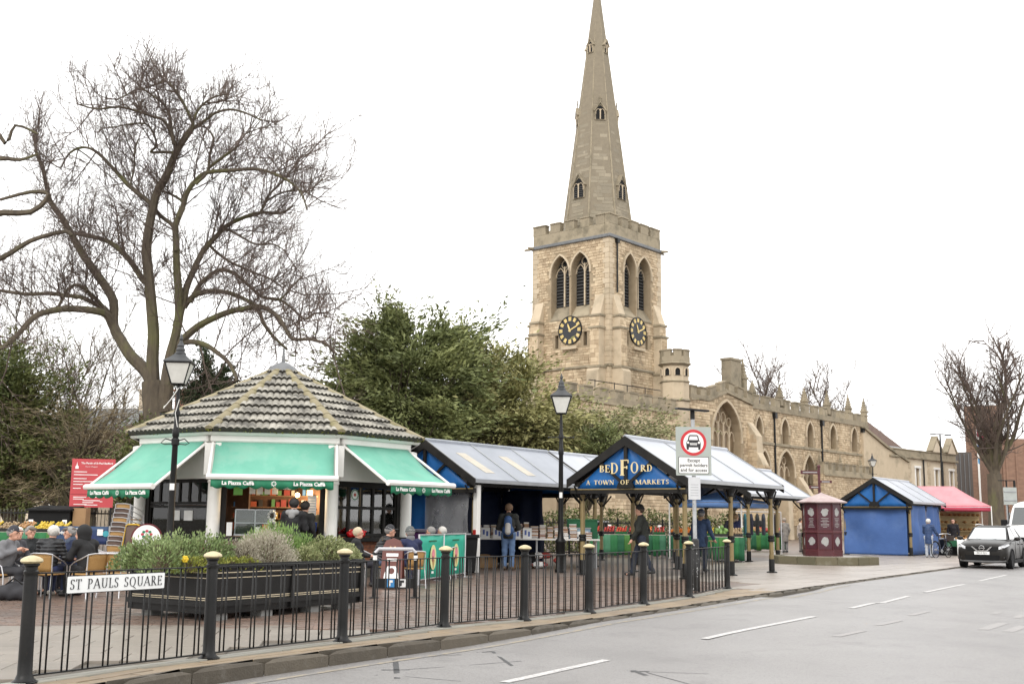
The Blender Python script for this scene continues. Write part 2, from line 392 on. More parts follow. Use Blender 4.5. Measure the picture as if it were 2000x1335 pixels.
def farpave(name, c1, c2, mc, sc):
    m = bpy.data.materials.new(name); m.use_nodes = True; nt = m.node_tree; n, l = nt.nodes, nt.links; p = n['Principled BSDF']
    g = n.new('ShaderNodeNewGeometry'); mp = n.new('ShaderNodeMapping'); mp.inputs['Rotation'].default_value = (0,0,radians(-8)); l.new(g.outputs['Position'], mp.inputs['Vector'])
    b = n.new('ShaderNodeTexBrick'); b.inputs['Color1'].default_value = (*c1,1); b.inputs['Color2'].default_value = (*c2,1); b.inputs['Mortar'].default_value = (*mc,1)
    b.inputs['Scale'].default_value = sc; b.inputs['Mortar Size'].default_value = .03; b.inputs['Bias'].default_value = 0; b.inputs['Brick Width'].default_value = .5; b.inputs['Row Height'].default_value = .25
    l.new(mp.outputs[0], b.inputs['Vector']); no = n.new('ShaderNodeTexNoise'); no.inputs['Scale'].default_value = .5; no.inputs['Detail'].default_value = 6; l.new(g.outputs['Position'], no.inputs['Vector'])
    r = n.new('ShaderNodeMapRange'); r.inputs[1].default_value = .4; r.inputs[2].default_value = .65; r.inputs[4].default_value = .55; l.new(no.outputs['Fac'], r.inputs[0])
    mx = n.new('ShaderNodeMixRGB'); mx.inputs[2].default_value = (*mc,1); l.new(r.outputs[0], mx.inputs[0]); l.new(b.outputs[0], mx.inputs[1]); l.new(mx.outputs[0], p.inputs['Base Color'])
    p.inputs['Roughness'].default_value = .42; return m
m_farbrick = farpave('far_paving_brick', (.225,.145,.108), (.125,.10,.085), (.13,.11,.095), 2.5)

b = B(); b.quad((-900,-60,-.5), (900,-60,-.5), (900,1500,-.5), (-900,1500,-.5)); obj('ground', b, m_soil, kind='structure')
KP = [(225,1335),(353,1312),(450,1297),(645,1273),(747,1260),(859,1247),(955,1236),(1005,1230),(1097,1219),(1200,1206),(1312,1189),(1439,1169),(1556,1151),(1631,1140),(1720,1128),(1813,1115.5),(1876,1107)]
kp = [gnd(*p).xy for p in KP]
d0 = (kp[3] - kp[0]).normalized(); d1 = (kp[-1] - kp[-5]).normalized()
kp = [kp[0] - d0 * 14] + kp + [kp[-1] + d1 * q for q in (6, 14, 30, 60, 140)]
for _ in range(2): kp = [kp[0]] + [kp[i] * .5 + (kp[i-1] + kp[i+1]) * .25 if 2 < i < len(kp) - 4 else kp[i] for i in range(1, len(kp) - 1)] + [kp[-1]]
kl = [0]
for i in range(1, len(kp)): kl.append(kl[-1] + (kp[i] - kp[i-1]).length)
def kerb(s, d=0.0):
    "point at length s along the kerb, d metres in from its face (towards the square)"
    i = 0
    while i < len(kl) - 2 and kl[i+1] < s: i += 1
    k = (s - kl[i]) / (kl[i+1] - kl[i]); p = kp[i].lerp(kp[i+1], k)
    ta = (kp[i] - kp[max(i-1,0)]).normalized() if i else (kp[1]-kp[0]).normalized(); tb = (kp[i+1] - kp[i]).normalized(); tc = (kp[min(i+2,len(kp)-1)] - kp[i+1]); tc = tc.normalized() if tc.length > 0 else tb
    t = ((ta + tb).lerp(tb + tc, k)).normalized(); return p + Vector((-t.y, t.x)) * d
ZR = [(-90,-.15),(-2.9,-.15),(-.6,-.125),(.2,-.09),(1.3,-.035),(4.9,-.03),(5.3,-.085),(6.6,-.07),(7.2,-.03),(14,-.025),(400,-.025)]
def zr(X):
    for (a, za), (c, zc) in zip(ZR, ZR[1:]):
        if X <= c: return lerp(za, zc, (X - a) / (c - a))
    return -.02
ss = [q * .5 for q in range(0, int(kl[-6] * 2))] + [kl[-6] + q for q in (0, 5, 12, 25, 60, 130)]
offs = [.0, -.25, -.6, -1.2, -2.4, -4, -8, -16, -40, -90]
b = B(); rows = []
for s in ss:
    zz = zr(kerb(s).x); rows.append([(*kerb(s, o if o else .08), (zz if o > -1 else lerp(zz, -.085, min(1, (-o - 1) / 3)))) for o in offs])
b.sheet([r[::-1] for r in rows]); obj('road', b, m_road, kind='structure', smooth=True)
def road_z(x, y):
    best = min(ss, key=lambda s: (kerb(s) - Vector((x, y))).length_squared); o = (kerb(best) - Vector((x, y))).length; zz = zr(kerb(best).x)
    return zz if o < 1 else lerp(zz, -.085, min(1, (o - 1) / 3))
def roadpt(px, py, dz=.004):
    p = gnd(px, py, -.085); z = road_z(p.x, p.y); p = gnd(px, py, z); return Vector((p.x, p.y, road_z(p.x, p.y) + dz))
def stripe(name, a, c, wd, mat, par=None, dz=.0035, n=6):
    A, C = roadpt(*a, dz), roadpt(*c, dz); t = (C - A); q = Vector((-t.y, t.x, 0)).normalized() * wd / 2; bb = B()
    P = [A.lerp(C, i / n) for i in range(n + 1)]
    for p in P: p.z = road_z(p.x, p.y) + dz
    bb.sheet([[p - q for p in P], [p + q for p in P]]); return bb
rm = bpy.data.objects.new('road_markings', None); COL.objects.link(rm); rm['kind'] = 'structure'
for a, c in [((985,1332),(1185,1288)), ((1375,1247),(1590,1203)), ((1662,1187),(1775,1163)), ((1806,1156),(1884,1140)), ((1912,1134),(1966,1122))]:
    obj('lane_dash', stripe('', a, c, .11, m_line, dz=.006), m_line, rm)
for a, c, wd in [((1632,1242),(1686,1231),.12), ((1714,1220),(1757,1211),.12), ((1778,1201),(1812,1193),.12), ((1920,1229),(1960,1216),.16), ((1968,1233),(2000,1222),.16), ((1940,1198),(1952,1194),.12), ((1984,1206),(2000,1200),.14)]:
    obj('worn_marking', stripe('', a, c, wd, m_worn), m_worn, rm)
for a, c, wd in [((772,1287),(776,1324),.06), ((735,1317),(782,1318),.05), ((776,1318),(900,1329),.02), ((745,1308),(800,1307),.05), ((790,1307),(1018,1290),.02), ((962,1272),(1000,1299),.04), ((930,1274),(962,1272),.04), ((1232,1311),(1268,1310),.06), ((1236,1308),(1262,1318),.06), ((1262,1312),(1350,1336),.02), ((1262,1311),(1385,1315),.012), ((765,1286),(900,1278),.015)]:
    obj('tar_seam', stripe('', a, c, wd, m_tar, dz=.002), m_tar, rm)
yl = B(); P = [q * .5 for q in range(10, 70)]
yl.sheet([[(*kerb(s, -.3), zr(kerb(s).x) + .004) for s in P], [(*kerb(s, -.22), zr(kerb(s).x) + .004) for s in P]]); obj('gutter_line', yl, m_yellow, rm)

# kerb stones
ke = bpy.data.objects.new('kerb', None); COL.objects.link(ke); ke['kind'] = 'structure'
s = .4
while s < kl[-6] + 8:
    L = .91 if s < 40 else 1.8; a0, a1, c0, c1 = kerb(s + .006, .0), kerb(s + L - .006, .0), kerb(s + L - .006, .15), kerb(s + .006, .15)
    j = R.uniform(-.006, .006); bb = B(); zt = .004 + j; e0, e1 = a0.lerp(c0, .14), a1.lerp(c1, .14)
    z0 = -.3
    bb.add([(*a0,z0),(*a1,z0),(*c1,z0),(*c0,z0),(*a0,zt-.03),(*a1,zt-.03),(*e1,zt),(*e0,zt),(*c1,zt),(*c0,zt)],
           [(0,1,5,4),(4,5,6,7),(7,6,8,9),(0,4,7,9,3),(1,2,8,6,5),(2,3,9,8)])
    obj('kerb_stone', bb, m_kerb, ke); s += L
# paving: bed, slabs, bricks
pv = B(); P = [q * 1.0 for q in range(0, int(kl[-6]))] + [kl[-6] + q for q in (0, 20, 60, 130)]
ring = [(*kerb(s, .14), -.03) for s in P]
pv.add(ring + [(ring[-1][0], 400, -.03), (-300, 400, -.03), (-300, -10, -.03), (ring[0][0], -10, -.03)], [tuple(range(len(ring) + 4))]); obj('pavement_bed', pv, m_mortar, kind='structure')
YB = 14.6
pavement = bpy.data.objects.new('pavement', None); COL.objects.link(pavement); pavement['kind'] = 'structure'
FP = [gnd(*p) for p in [(47,1333),(407,1286),(668,1253),(867,1225),(1023,1211),(1151,1196),(1257,1180),(1346,1166),(1421,1150)]]
def kd(x, y):
    "(s, d): length along the kerb and distance in from it, of a point"
    best = min(range(0, len(ss)), key=lambda i: (kerb(ss[i]) - Vector((x, y))).length_squared); s = ss[best]; p = kerb(s); t = (kerb(s + .2) - kerb(max(0, s - .2))).normalized()
    q = Vector((x, y)) - p; return s + q.dot(t), q.dot(Vector((-t.y, t.x)))
fkd = [kd(p.x, p.y) for p in FP]; fs0 = [f[0] for f in fkd]
def fence_d(s):
    if s <= fs0[0]: return fkd[0][1]
    for (a, da), (c, dc) in zip(fkd, fkd[1:]):
        if s <= c: return lerp(da, dc, (s - a) / (c - a))
    return fkd[-1][1]
def piece(name, q, mat, par, top=0.0, th=.04, ch=.006):
    bb = B(); c = sum(q, Vector((0, 0))) / 4; i4 = [p + (c - p).normalized() * ch for p in q]
    bb.add([(*p, top - th) for p in q] + [(*p, top - .004) for p in q] + [(*p, top) for p in i4], [(0,1,5,4),(1,2,6,5),(2,3,7,6),(3,0,4,7),(4,5,9,8),(5,6,10,9),(6,7,11,10),(7,4,8,11),(8,9,10,11)]); return obj(name, bb, mat, par)
s = 4.0
while s < fs0[-1] + .6:      # tan flags between kerb and railing
    L = .62; fd = fence_d(s + L / 2)
    if fd > .5:
        nrow = 2; lim = fd - .09
        for r in range(nrow):
            o0, o1 = lerp(.165, lim, r / nrow), lerp(.165, lim, (r + 1) / nrow) - .008; sh = .3 * r
            piece('tan_flag', [kerb(s + sh, o0), kerb(s + L - .008 + sh, o0), kerb(s + L - .008 + sh, o1), kerb(s + sh, o1)], m_tan, pavement, R.uniform(-.006, .002))
    s += L
s = 4.0; m_edge = M('edging_stone', (.33,.32,.28), (.26,.25,.21), .7, var='obj', bump=.2)
while s < fs0[-1]:
    L = .9; a, c = fence_d(s), fence_d(s + L); piece('edging_stone', [kerb(s, a - .08), kerb(s + L - .01, c - .08), kerb(s + L - .01, c + .08), kerb(s, a + .08)], m_edge, pavement, .012); s += L
ca, sa = cos(radians(8)), sin(radians(8))
def rot8(u, v): return Vector((u * ca - v * sa, u * sa + v * ca))
n = 0
for iv in range(14, 27):      # pale flags behind the railing
    for iu in range(-16, 4):
        u, v = (iu + (.5 if iv % 2 else 0)) * .61, iv * .61
        q = [rot8(u, v), rot8(u + .6, v), rot8(u + .6, v + .6), rot8(u, v + .6)]; c = rot8(u + .3, v + .3)
        if c.y > YB + .1 or c.x < -9.5 or c.y < 7: continue
        if min((kd(*p)[1] - fence_d(kd(*p)[0])) for p in q) < .1: continue
        piece('paving_slab', q, m_slab, pavement, R.uniform(-.004, .002)); n += 1
bk = []
for iv in range(120, 310):     # clay brick paving
    v = iv * .104
    for iu in range(-60, 40):
        u = (iu + (.5 if iv % 2 else 0)) * .206; c = rot8(u + .1, v + .05)
        if c.y < YB - .05 or c.y > 29 or abs(c.x + .0) > c.y * .47 or c.x > 1.2 + (c.y - 14.6) * .42: continue
        bk.append((c.y, u, v))
bk.sort(); near = 0; bb = B(); proto = None
okc = {}
for cy, u, v in bk:
    c = rot8(u + .1, v + .05); key = (round(c.x * 2), round(c.y * 2))
    if key not in okc:
        s_, d_ = kd(c.x, c.y); okc[key] = d_ - (fence_d(s_) if s_ < fs0[-1] else .5)
    if okc[key] < .22: continue
    zt = R.uniform(-.005, .003); tl = R.uniform(-.003, .003)
    if near < 300:
        if proto is None:
            pb = B(); pb.bx(-.1,.1,-.048,.048,-.04,-.003).add([(-.1,-.048,-.003),(.1,-.048,-.003),(.1,.048,-.003),(-.1,.048,-.003),(-.094,-.042,0),(.094,-.042,0),(.094,.042,0),(-.094,.042,0)], [(4,5,6,7),(0,1,5,4),(1,2,6,5),(2,3,7,6),(3,0,4,7)])
            m_brick1 = M('paving_brick_single', (.225,.145,.108), (.125,.10,.085), .3, var='obj', ns=3, bump=.25, bs=60, stain=[((.085,.07,.06), .45, .48, .68, .65), ((.27,.23,.20), 1.4, .58, .74, .45)])
            proto = obj('brick', pb, m_brick1, pavement); proto.location = (*c, zt); proto.rotation_euler = (0, 0, radians(8))
        else: again(proto, pavement, (*c, zt), (tl, tl, radians(8)))
        near += 1
    else:
        q = [rot8(u, v), rot8(u + .2, v), rot8(u + .2, v + .096), rot8(u, v + .096)]
        bb.add([(*p, zt - .03) for p in q] + [(*p, zt + tl * (i % 2)) for i, p in enumerate(q)], [(4,5,6,7),(0,1,5,4),(1,2,6,5),(2,3,7,6),(3,0,4,7)])
obj('brick_paving', bb, m_brick, pavement, kind='stuff')
fp = B(); fp.add([(-300,24.0,-.012), (5.4,24.0,-.012), (*kerb(kd(5.9,23.9)[0], 1.0), -.012)] + [(*kerb(q, 1.0 if q > 40 else 1.0), -.012) for q in [28, 32, 36, 40, 50, 60, kl[-6], kl[-1]] if q > kd(5.9,23.9)[0] + .5] + [(100,400,-.012), (-300,400,-.012)], [tuple(range(5 + len([q for q in [28, 32, 36, 40, 50, 60, kl[-6], kl[-1]] if q > kd(5.9,23.9)[0] + .5])))])
obj('far_brick_paving', fp, m_farbrick, pavement)
sb = B(); s = kd(5.6, 23.5)[0]; s1 = s + 34
while s < s1:                  # smooth slabs of the open pavement beside the stalls
    for r in range(11):
        o0, o1 = .165 + r * .62, .165 + r * .62 + .61
        if r > 6 and s < kd(9, 31)[0]: continue
        if r > 1 and s < kd(6.3, 25.5)[0]: continue
        sh = .45 * (r % 2); q = [kerb(s + sh, o0), kerb(s + sh + .89, o0), kerb(s + sh + .89, o1), kerb(s + sh, o1)]; z = R.uniform(-.001, .004)
        sb.add([(*p, z - .03) for p in q] + [(*p, z) for p in q], [(4,5,6,7),(0,1,5,4),(1,2,6,5),(2,3,7,6),(3,0,4,7)])
    s += .9
m_slab2 = M('pale_paving_slab', (.335,.295,.255), (.275,.24,.205), .38, var='tint', ns=3, bump=.1, stain=[((.19,.16,.135), .35, .48, .68, .7)])
obj('slab_paving', sb, m_slab2, pavement, kind='stuff')
# ================================================================ the church
m_stone = M('church_stone', (.64,.52,.355), (.33,.24,.15), .85, var='tint', ns=1.2, bump=.3, bs=14, stain=[((.20,.155,.10), .35, .5, .7, .6), ((.60,.51,.36), 2.2, .56, .74, .5), ((.12,.10,.07), 1.1, .62, .76, .7)])
m_bed = M('church_mortar', (.34,.27,.18), (.27,.21,.135), .9, ns=2)
m_ash = M('church_dressed_stone', (.56,.465,.335), (.43,.35,.245), .8, var='obj', ns=1.5, bump=.15, bs=10, stain=[((.22,.185,.125), .6, .5, .7, .6)])
m_weath = M('church_weathered_stone', (.35,.295,.205), (.22,.185,.13), .85, var='obj', ns=1.4, bump=.25, bs=10, stain=[((.12,.105,.07), .9, .48, .68, .8), ((.45,.39,.28), 2.5, .6, .75, .5)])
m_spire = M('spire_stone', (.32,.275,.20), (.185,.16,.118), .85, var='tint', ns=.5, bump=.25, bs=8, stain=[((.17,.15,.105), .3, .5, .7, .6), ((.45,.39,.29), .8, .62, .74, .7)])
m_spbed = M('spire_joint', (.225,.19,.135), (.19,.16,.115), .9)
m_lead = M('lead_grey', (.16,.165,.17), (.11,.115,.12), .5)
m_louv = M('louvre_slate', (.045,.045,.045), (.03,.03,.03), .7, var='obj')
m_pane = M('leaded_glass', (.028,.03,.03), (.05,.048,.044), .25, ns=1.2)
m_pane2 = M('brown_leaded_glass', (.13,.09,.055), (.24,.175,.105), .4, ns=1.5)
m_void = M('dark_interior', (.008,.008,.008), rough=.95)
m_gilt = M('gilding', (.75,.58,.25), (.62,.47,.18), .4, metal=.3)
m_dial = M('clock_dial', (.018,.019,.024), rough=.45)
CH_T = 40.5; P0 = at(1190, 450, 88); ex = Vector((sin(radians(CH_T)), cos(radians(CH_T)), 0)); ey = Vector((-ex.y, ex.x, 0))
church = thing('church', 'pale stone church with tall spire, clock tower and battlemented nave', 'church', (P0.x, P0.y, 0), heading(CH_T))
O0 = Vector((P0.x, P0.y, 0))
def cl(px, py, pl, val):
    "pixel onto the church plane x = val or y = val: (coordinate along it, height)"
    n = ex if pl == 'x' else ey; d = ray(px, py); k = (val + O0.dot(n)) / d.dot(n); w = Vector((0, 0, H)) + d * k - O0
    return (w.dot(ey if pl == 'x' else ex), w.z)
WX, WY = 7.45, 7.87
wW = Wall((0,0,0), (0,1,0), (-1,0,0)); wS = Wall((0,0,0), (1,0,0), (0,-1,0))
zstr = 24.05
def gothic(wall, x0, x1, z0, zs, zt, parent, dep=.55, lights=2, louvres=0, hood=.16, sill=None, name='window', pane=None, tracery=True, glassdep=None):
    "a pointed window set in its reveal: returns the hole outline"
    hole = arch(x0, x1, sill if sill is not None else z0, zs, zt); P = arch(x0, x1, z0, zs, zt)
    g = B(); wall.prism(g, P, -dep - .06, -dep + .02); wn_ = obj(name, g, pane or (m_void if louvres else m_pane), parent)
    if hood:
        b = B(); k = [q for q in arch(x0 - .02, x1 + .02, zs - .25, zs, zt + .03)]; wall.ring(b, k, hood, -.02, .1); obj('hood_mould', b, m_ash, wn_)
    if sill is not None:
        b = B(); b.ext([wall.p(x0 - .05, sill - .1, .05), wall.p(x0 - .05, sill, .05), wall.p(x0 - .05, z0, -dep + .04), wall.p(x0 - .05, sill - .1, -dep + .04)], wall.ax * (x1 - x0 + .1)); obj('sill', b, m_weath, wn_)
    def top(x):
        a = (x1 - x0) / 2; r = zt - zs; rad = (a*a + r*r) / (2*a); u = abs(x - (x0 + x1) / 2); return zs + sqrt(max(0, rad*rad - (u + rad - a)**2))
    wd = (x1 - x0) / lights; mw = min(.14, wd * .16)
    for i in range(1, lights):
        x = x0 + wd * i; b = B(); wall.box(b, x - mw/2, x + mw/2, z0, top(x) - .02 if not tracery else lerp(zs, top(x), .5), -dep + .02, -dep + .18); obj('mullion', b, m_ash, wn_)
    if tracery:
        b = B()
        for i in range(lights):
            xa, xb = x0 + wd * i + mw/2, x0 + wd * (i+1) - mw/2; h = min(top((xa+xb)/2), zs + wd * .75); k = arch(xa, xb, zs - .1, zs - wd*.1, h - .05); k = [(q[0], min(q[1], top(q[0]) - .02)) for q in k]
            wall.ring(b, k, mw * .6, -dep + .02, -dep + .15)
        if lights > 2:
            for q in range(1, lights):
                x = x0 + wd * q; hh = top(x); zc = lerp(zs + wd * .7, hh, .5)
                k = [(x + wd * .36 * cos(a), zc + (hh - zs) * .16 * sin(a)) for a in [i * pi / 6 for i in range(13)]]; k = [(u, min(v, top(u) - .03)) for u, v in k]
                wall.ring(b, k, mw * .6, -dep + .02, -dep + .14)
        else:
            xm = (x0 + x1) / 2; zc = zs + (zt - zs) * .62; rr = wd * .3
            wall.ring(b, [(xm + rr * cos(a), zc + rr * sin(a)) for a in [i * pi / 5 for i in range(11)]], mw * .6, -dep + .02, -dep + .14)
        obj('tracery', b, m_ash, wn_)
    if louvres:
        for i in range(louvres):
            z = lerp(z0 + .05, zt - .2, i / louvres)
            for q in range(lights):
                xa, xb = x0 + wd * q + mw/2, x0 + wd * (q+1) - mw/2
                while xb - xa > .1 and top(xa) < z + .15: xa += .05
                while xb - xa > .1 and top(xb) < z + .15: xb -= .05
                if xb - xa < .15: continue
                b = B(); b.ext([wall.p(xa, z, -dep + .12), wall.p(xa, z + .03, -dep + .12), wall.p(xa, z + .17, -dep + .03), wall.p(xa, z + .14, -dep + .03)], wall.ax * (xb - xa)); obj('louvre', b, m_louv, wn_)
    return hole
# ---- tower
holes = {'W': [], 'S': []}
def tri(px, py, pl, val): return cl(px, py, pl, val)
for key, pl, wall, arr in (('W', 'x', wW, [(1077,1112,500,536,597,624), (1116,1151.5,493,528,593,616)]), ('S', 'y', wS, [(1218,1241.5,496,530,595,617), (1244,1270.5,504,540,601,626)])):
    for (pa, pb, pt, psp, pbm, psl) in arr:
        xm = (pa + pb) / 2; a0, a1 = cl(pa, psp, pl, 0)[0], cl(pb, psp, pl, 0)[0]; a0, a1 = min(a0, a1), max(a0, a1)
        zt, zs, z0, zl = (cl(xm, q, pl, 0)[1] for q in (pt, psp, pbm, psl))
        holes[key].append(gothic(wall, a0, a1, z0, zs, zt, church, dep=.75, lights=2, louvres=15, sill=zl, name='belfry_window'))
for key, pl, wall, cx, cyy in (('W', 'x', wW, 1114.6, 645), ('S', 'y', wS, 1244.5, 647.5)):
    ac, zc = cl(cx, cyy, pl, 0); rr = 1.16
    ck = thing('clock', '', ''); del ck['label']; del ck['category']; ck.parent = church
    b = B(); wall.prism(b, [(ac + rr * cos(t*pi/18), zc + rr * sin(t*pi/18)) for t in range(36)], .02, .10); obj('dial', b, m_dial, ck)
    b = B(); wall.ring(b, [(ac + (rr-.05) * cos(t*pi/18), zc + (rr-.05) * sin(t*pi/18)) for t in range(37)], .08, .02, .14); obj('rim', b, m_black, ck)
    for t in range(12):
        an = pi/2 - t * pi/6; b = B(); u = (cos(an), sin(an)); q = (-u[1], u[0])
        pl_ = lambda r_, w_: (ac + u[0]*r_*rr + q[0]*w_, zc + u[1]*r_*rr + q[1]*w_)
        for off in ((-.10, -.03, .04, .12) if t % 3 else (-.12, -.04, .04, .12)):
            wall.prism(b, [pl_(.66, off*.8 - .025), pl_(.95, off - .03), pl_(.95, off + .03), pl_(.66, off*.8 + .025)], .10, .115)
        wall.prism(b, [pl_(.95, -.15), pl_(.99, -.15), pl_(.99, .15), pl_(.95, .15)], .10, .112); obj('numeral', b, m_gilt, ck)
    sg = -1 if pl == 'x' else 1     # the west face is seen with its axis running away to the picture's left
    for an, L, wd in ((radians(90 + 22) , .55, .07), (radians(90 - 67), .9, .05)):
        an2 = an if sg == 1 else pi - an; u = (cos(an2), sin(an2)); q = (-u[1], u[0]); b = B()
        P = [(ac + u[0]*r_*rr + q[0]*w_, zc + u[1]*r_*rr + q[1]*w_) for r_, w_ in ((-.12, -wd), (L*.7, -wd), (L, 0), (L*.7, wd), (-.12, wd))]; wall.prism(b, P, .12, .14); obj('hand', b, m_gilt, ck)
    b = B(); wall.box(b, ac - .8, ac + .8, zc - rr - .42, zc - rr - .18, 0, .28); obj('clock_ledge', b, m_ash, church)
for key, pl, wall, arr in (('W', 'x', wW, [(1087.5,655,681), (1143,647,674)]), ('S', 'y', wS, [(1225,648,674), (1263,656,682)])):
    for px, ya, yb in arr:
        a, z1 = cl(px, ya, pl, 0); z0 = cl(px, yb, pl, 0)[1]; h = [(a - .17, z0), (a + .17, z0), (a + .17, z1), (a - .17, z1)]; holes[key].append(h); b = B(); wall.prism(b, h, -.5, -.4); obj('slit_window', b, m_void, church)
b = B()
wW.face(b, [(0,0), (WY,0), (WY,zstr), (0,zstr)], holes['W'], .8); wS.face(b, [(0,0), (WX,0), (WX,zstr), (0,zstr)], holes['S'], .8)
b.quad((WX,0,0), (WX,WY,0), (WX,WY,zstr), (WX,0,zstr)); b.quad((0,WY,0), (0,WY,zstr), (WX,WY,zstr), (WX,WY,0))
obj('tower_wall', b, m_bed, church)
b = B()
def clear(hs, mg=.12):
    bbx = [(min(q[0] for q in h) - mg, max(q[0] for q in h) + mg, h) for h in hs]
    return lambda a, z: not any(x0 < a < x1 and any(inpoly(a + da, z + dz, h) for da, dz in ((0,0),(mg,0),(-mg,0),(0,-mg),(0,mg))) for x0, x1, h in bbx)
for wall, wd, k in ((wW, WY, 'W'), (wS, WX, 'S')): wall.stones(b, clear(holes[k]), .45, wd - .45, 4, zstr - .05, .23, .42, .045)
obj('tower_stone', b, m_stone, church, kind='stuff')
for wall, wd in ((wW, WY), (wS, WX)):
    for a_in, sgn in ((0, 1), (wd, -1)):
        z = 8.0; i = 0
        while z < zstr - .4:
            L = .62 if i % 2 else .42; q = B(); e = (a_in, a_in + sgn * L); wall.box(q, min(e) + (.004 if sgn > 0 else -.035), max(e) + (.035 if sgn < 0 and a_in == wd else 0), z + .01, z + .41, -.03, .05 if wall is wS else .047); obj('quoin', q, m_ash, church); z += .42; i += 1
def around(z0, z1, d, nm, mat, d0=-.1):
    b = B(); b.bx(-d, WX + d, -d, 0 - d0, z0, z1).bx(-d + .001, -d0, -d0 + .001, WY + d, z0 + .001, z1 - .001).bx(-d, WX + d, WY + d0, WY + d + .002, z0, z1).bx(WX + d0, WX + d + .003, -d + .002, WY + d - .002, z0 + .002, z1 - .002); return obj(nm, b, mat, church, bevel=.04)
around(zstr - .1, zstr + .18, .2, 'string_course', m_lead)
zs2 = cl(1166, 714, 'x', 0)[1]; around(zs2 - .1, zs2 + .12, .14, 'string_course', m_weath)
# parapet and merlons
ptop = zstr + 1.12; around(zstr + .18, ptop, .02, 'parapet', m_weath, -.45)
mt = zstr + 1.95
mer = [('x', [(1042,1066),(1075,1094),(1104,1121.5),(1134,1151.5),(1164,1190)]), ('y', [(1190,1206),(1214,1226.5),(1233,1246),(1251,1266),(1270,1288)])]
for pl, arr in mer:
    for pa, pb in arr:
        a0, a1 = cl(pa, 430, pl, 0)[0], cl(pb, 430, pl, 0)[0]; a0, a1 = min(a0, a1), max(a0, a1)
        if pl == 'x': a1 = min(a1, WY + .02); a0 = max(a0, .46 if a0 < .2 else a0)
        else: a0 = max(a0, -.02)
        wl_ = wW if pl == 'x' else wS; q = B(); wl_.box(q, a0, a1, ptop - .02, mt - .12, -.45, .024); mo = obj('merlon', q, m_weath, church); q = B(); wl_.box(q, a0 - .05, a1 + .05, mt - .12, mt, -.5, .09); obj('coping', q, m_weath, mo, bevel=.03)
for side in ('n', 'e'):
    for i in range(5):
        a = i * 1.72; q = B()
        if side == 'n': q.bx(a, a + .95, WY - .45, WY + .02, ptop, mt)
        else: q.bx(WX - .45, WX + .02, a + .5, a + 1.4, ptop, mt)
        obj('merlon', q, m_weath, church)
b = B(); b.bx(.4, WX - .4, .4, WY - .4, zstr - .3, zstr + .1); obj('tower_roof', b, m_lead, church)
# buttresses: pairs set near each corner
zt_b, zc_b, zm_b, zl_b = cl(1186, 573, 'x', 0)[1], cl(1186, 616, 'x', 0)[1], cl(1186, 640, 'x', 0)[1], cl(1186, 716, 'x', 0)[1]
def buttress(wall, a0, a1):
    b = B(); W2 = [(0, zl_b), (.82, zl_b), (.82, zm_b), (.70, zm_b + .18), (.70, zc_b), (.06, zt_b), (0, zt_b)]
    b.ext([wall.p(a0, z, d) for d, z in W2], wall.ax * (a1 - a0)); b.ext([wall.p(a0 - .12, z, d) for d, z in [(0, 0), (1.15, 0), (1.1, zl_b - .35), (.84, zl_b), (0, zl_b)]], wall.ax * (a1 - a0 + .24)); o = obj('buttress', b, m_ash, church, bevel=.03)
    q = B(); wall.box(q, a0 - .1, a1 + .1, zm_b - .06, zm_b + .1, 0, .92); obj('string_course', q, m_weath, o)
    q = B(); wall.box(q, a0 - .2, a1 + .2, zl_b - .08, zl_b + .08, 0, .98); obj('string_course', q, m_weath, o)
    q = B(); wall.box(q, a0 - .08, a1 + .08, zc_b - .06, zc_b + .1, 0, .80); obj('string_course', q, m_weath, o)
    q = B(); wall.stones(q, lambda x, z: True, a0 + .03, a1 - .03, zl_b + .1, zc_b - .1, .32, .5, .03); 
    for k in range(len(q.v)): q.v[k] = tuple(Vector(q.v[k]) + wall.n * (.70 if q.v[k][2] > zm_b + .1 else .82))
    obj('dressed_stone', q, m_stone, o, kind='stuff')
buttress(wW, .42, 1.35); buttress(wS, .42, 1.3); buttress(wW, WY - 1.2, WY - .3); buttress(wS, WX - 1.2, WX - .3)
wN = Wall((0,WY,0), (1,0,0), (0,1,0)); wE = Wall((WX,0,0), (0,1,0), (1,0,0)); buttress(wN, .3, 1.2); buttress(wE, .3, 1.2)
b = B(); dx = cl(1203, 520, 'y', 0)[0]; b.tube([(dx, -.14, zstr), (dx, -.14, zt_b + .2)], .07, 8); b.bx(dx - .16, dx + .16, -.3, -.04, zstr - .45, zstr - .1); obj('drainpipe', b, m_black, church)
# gargoyle spouts at the string course ends
for p, v in (((-.2, WY - .1, zstr + .02), (-.5, .1, 0)), ((WX - .1, -.2, zstr + .02), (.25, -.5, 0)), ((WX + .2, .1, zstr), (.55, 0, 0)), ((-.2, WY + .2, zstr), (0, .6, 0))):
    b = B(); b.tube([p, Vector(p) + Vector(v)], [.13, .08], 6); obj('gargoyle', b, m_weath, church)
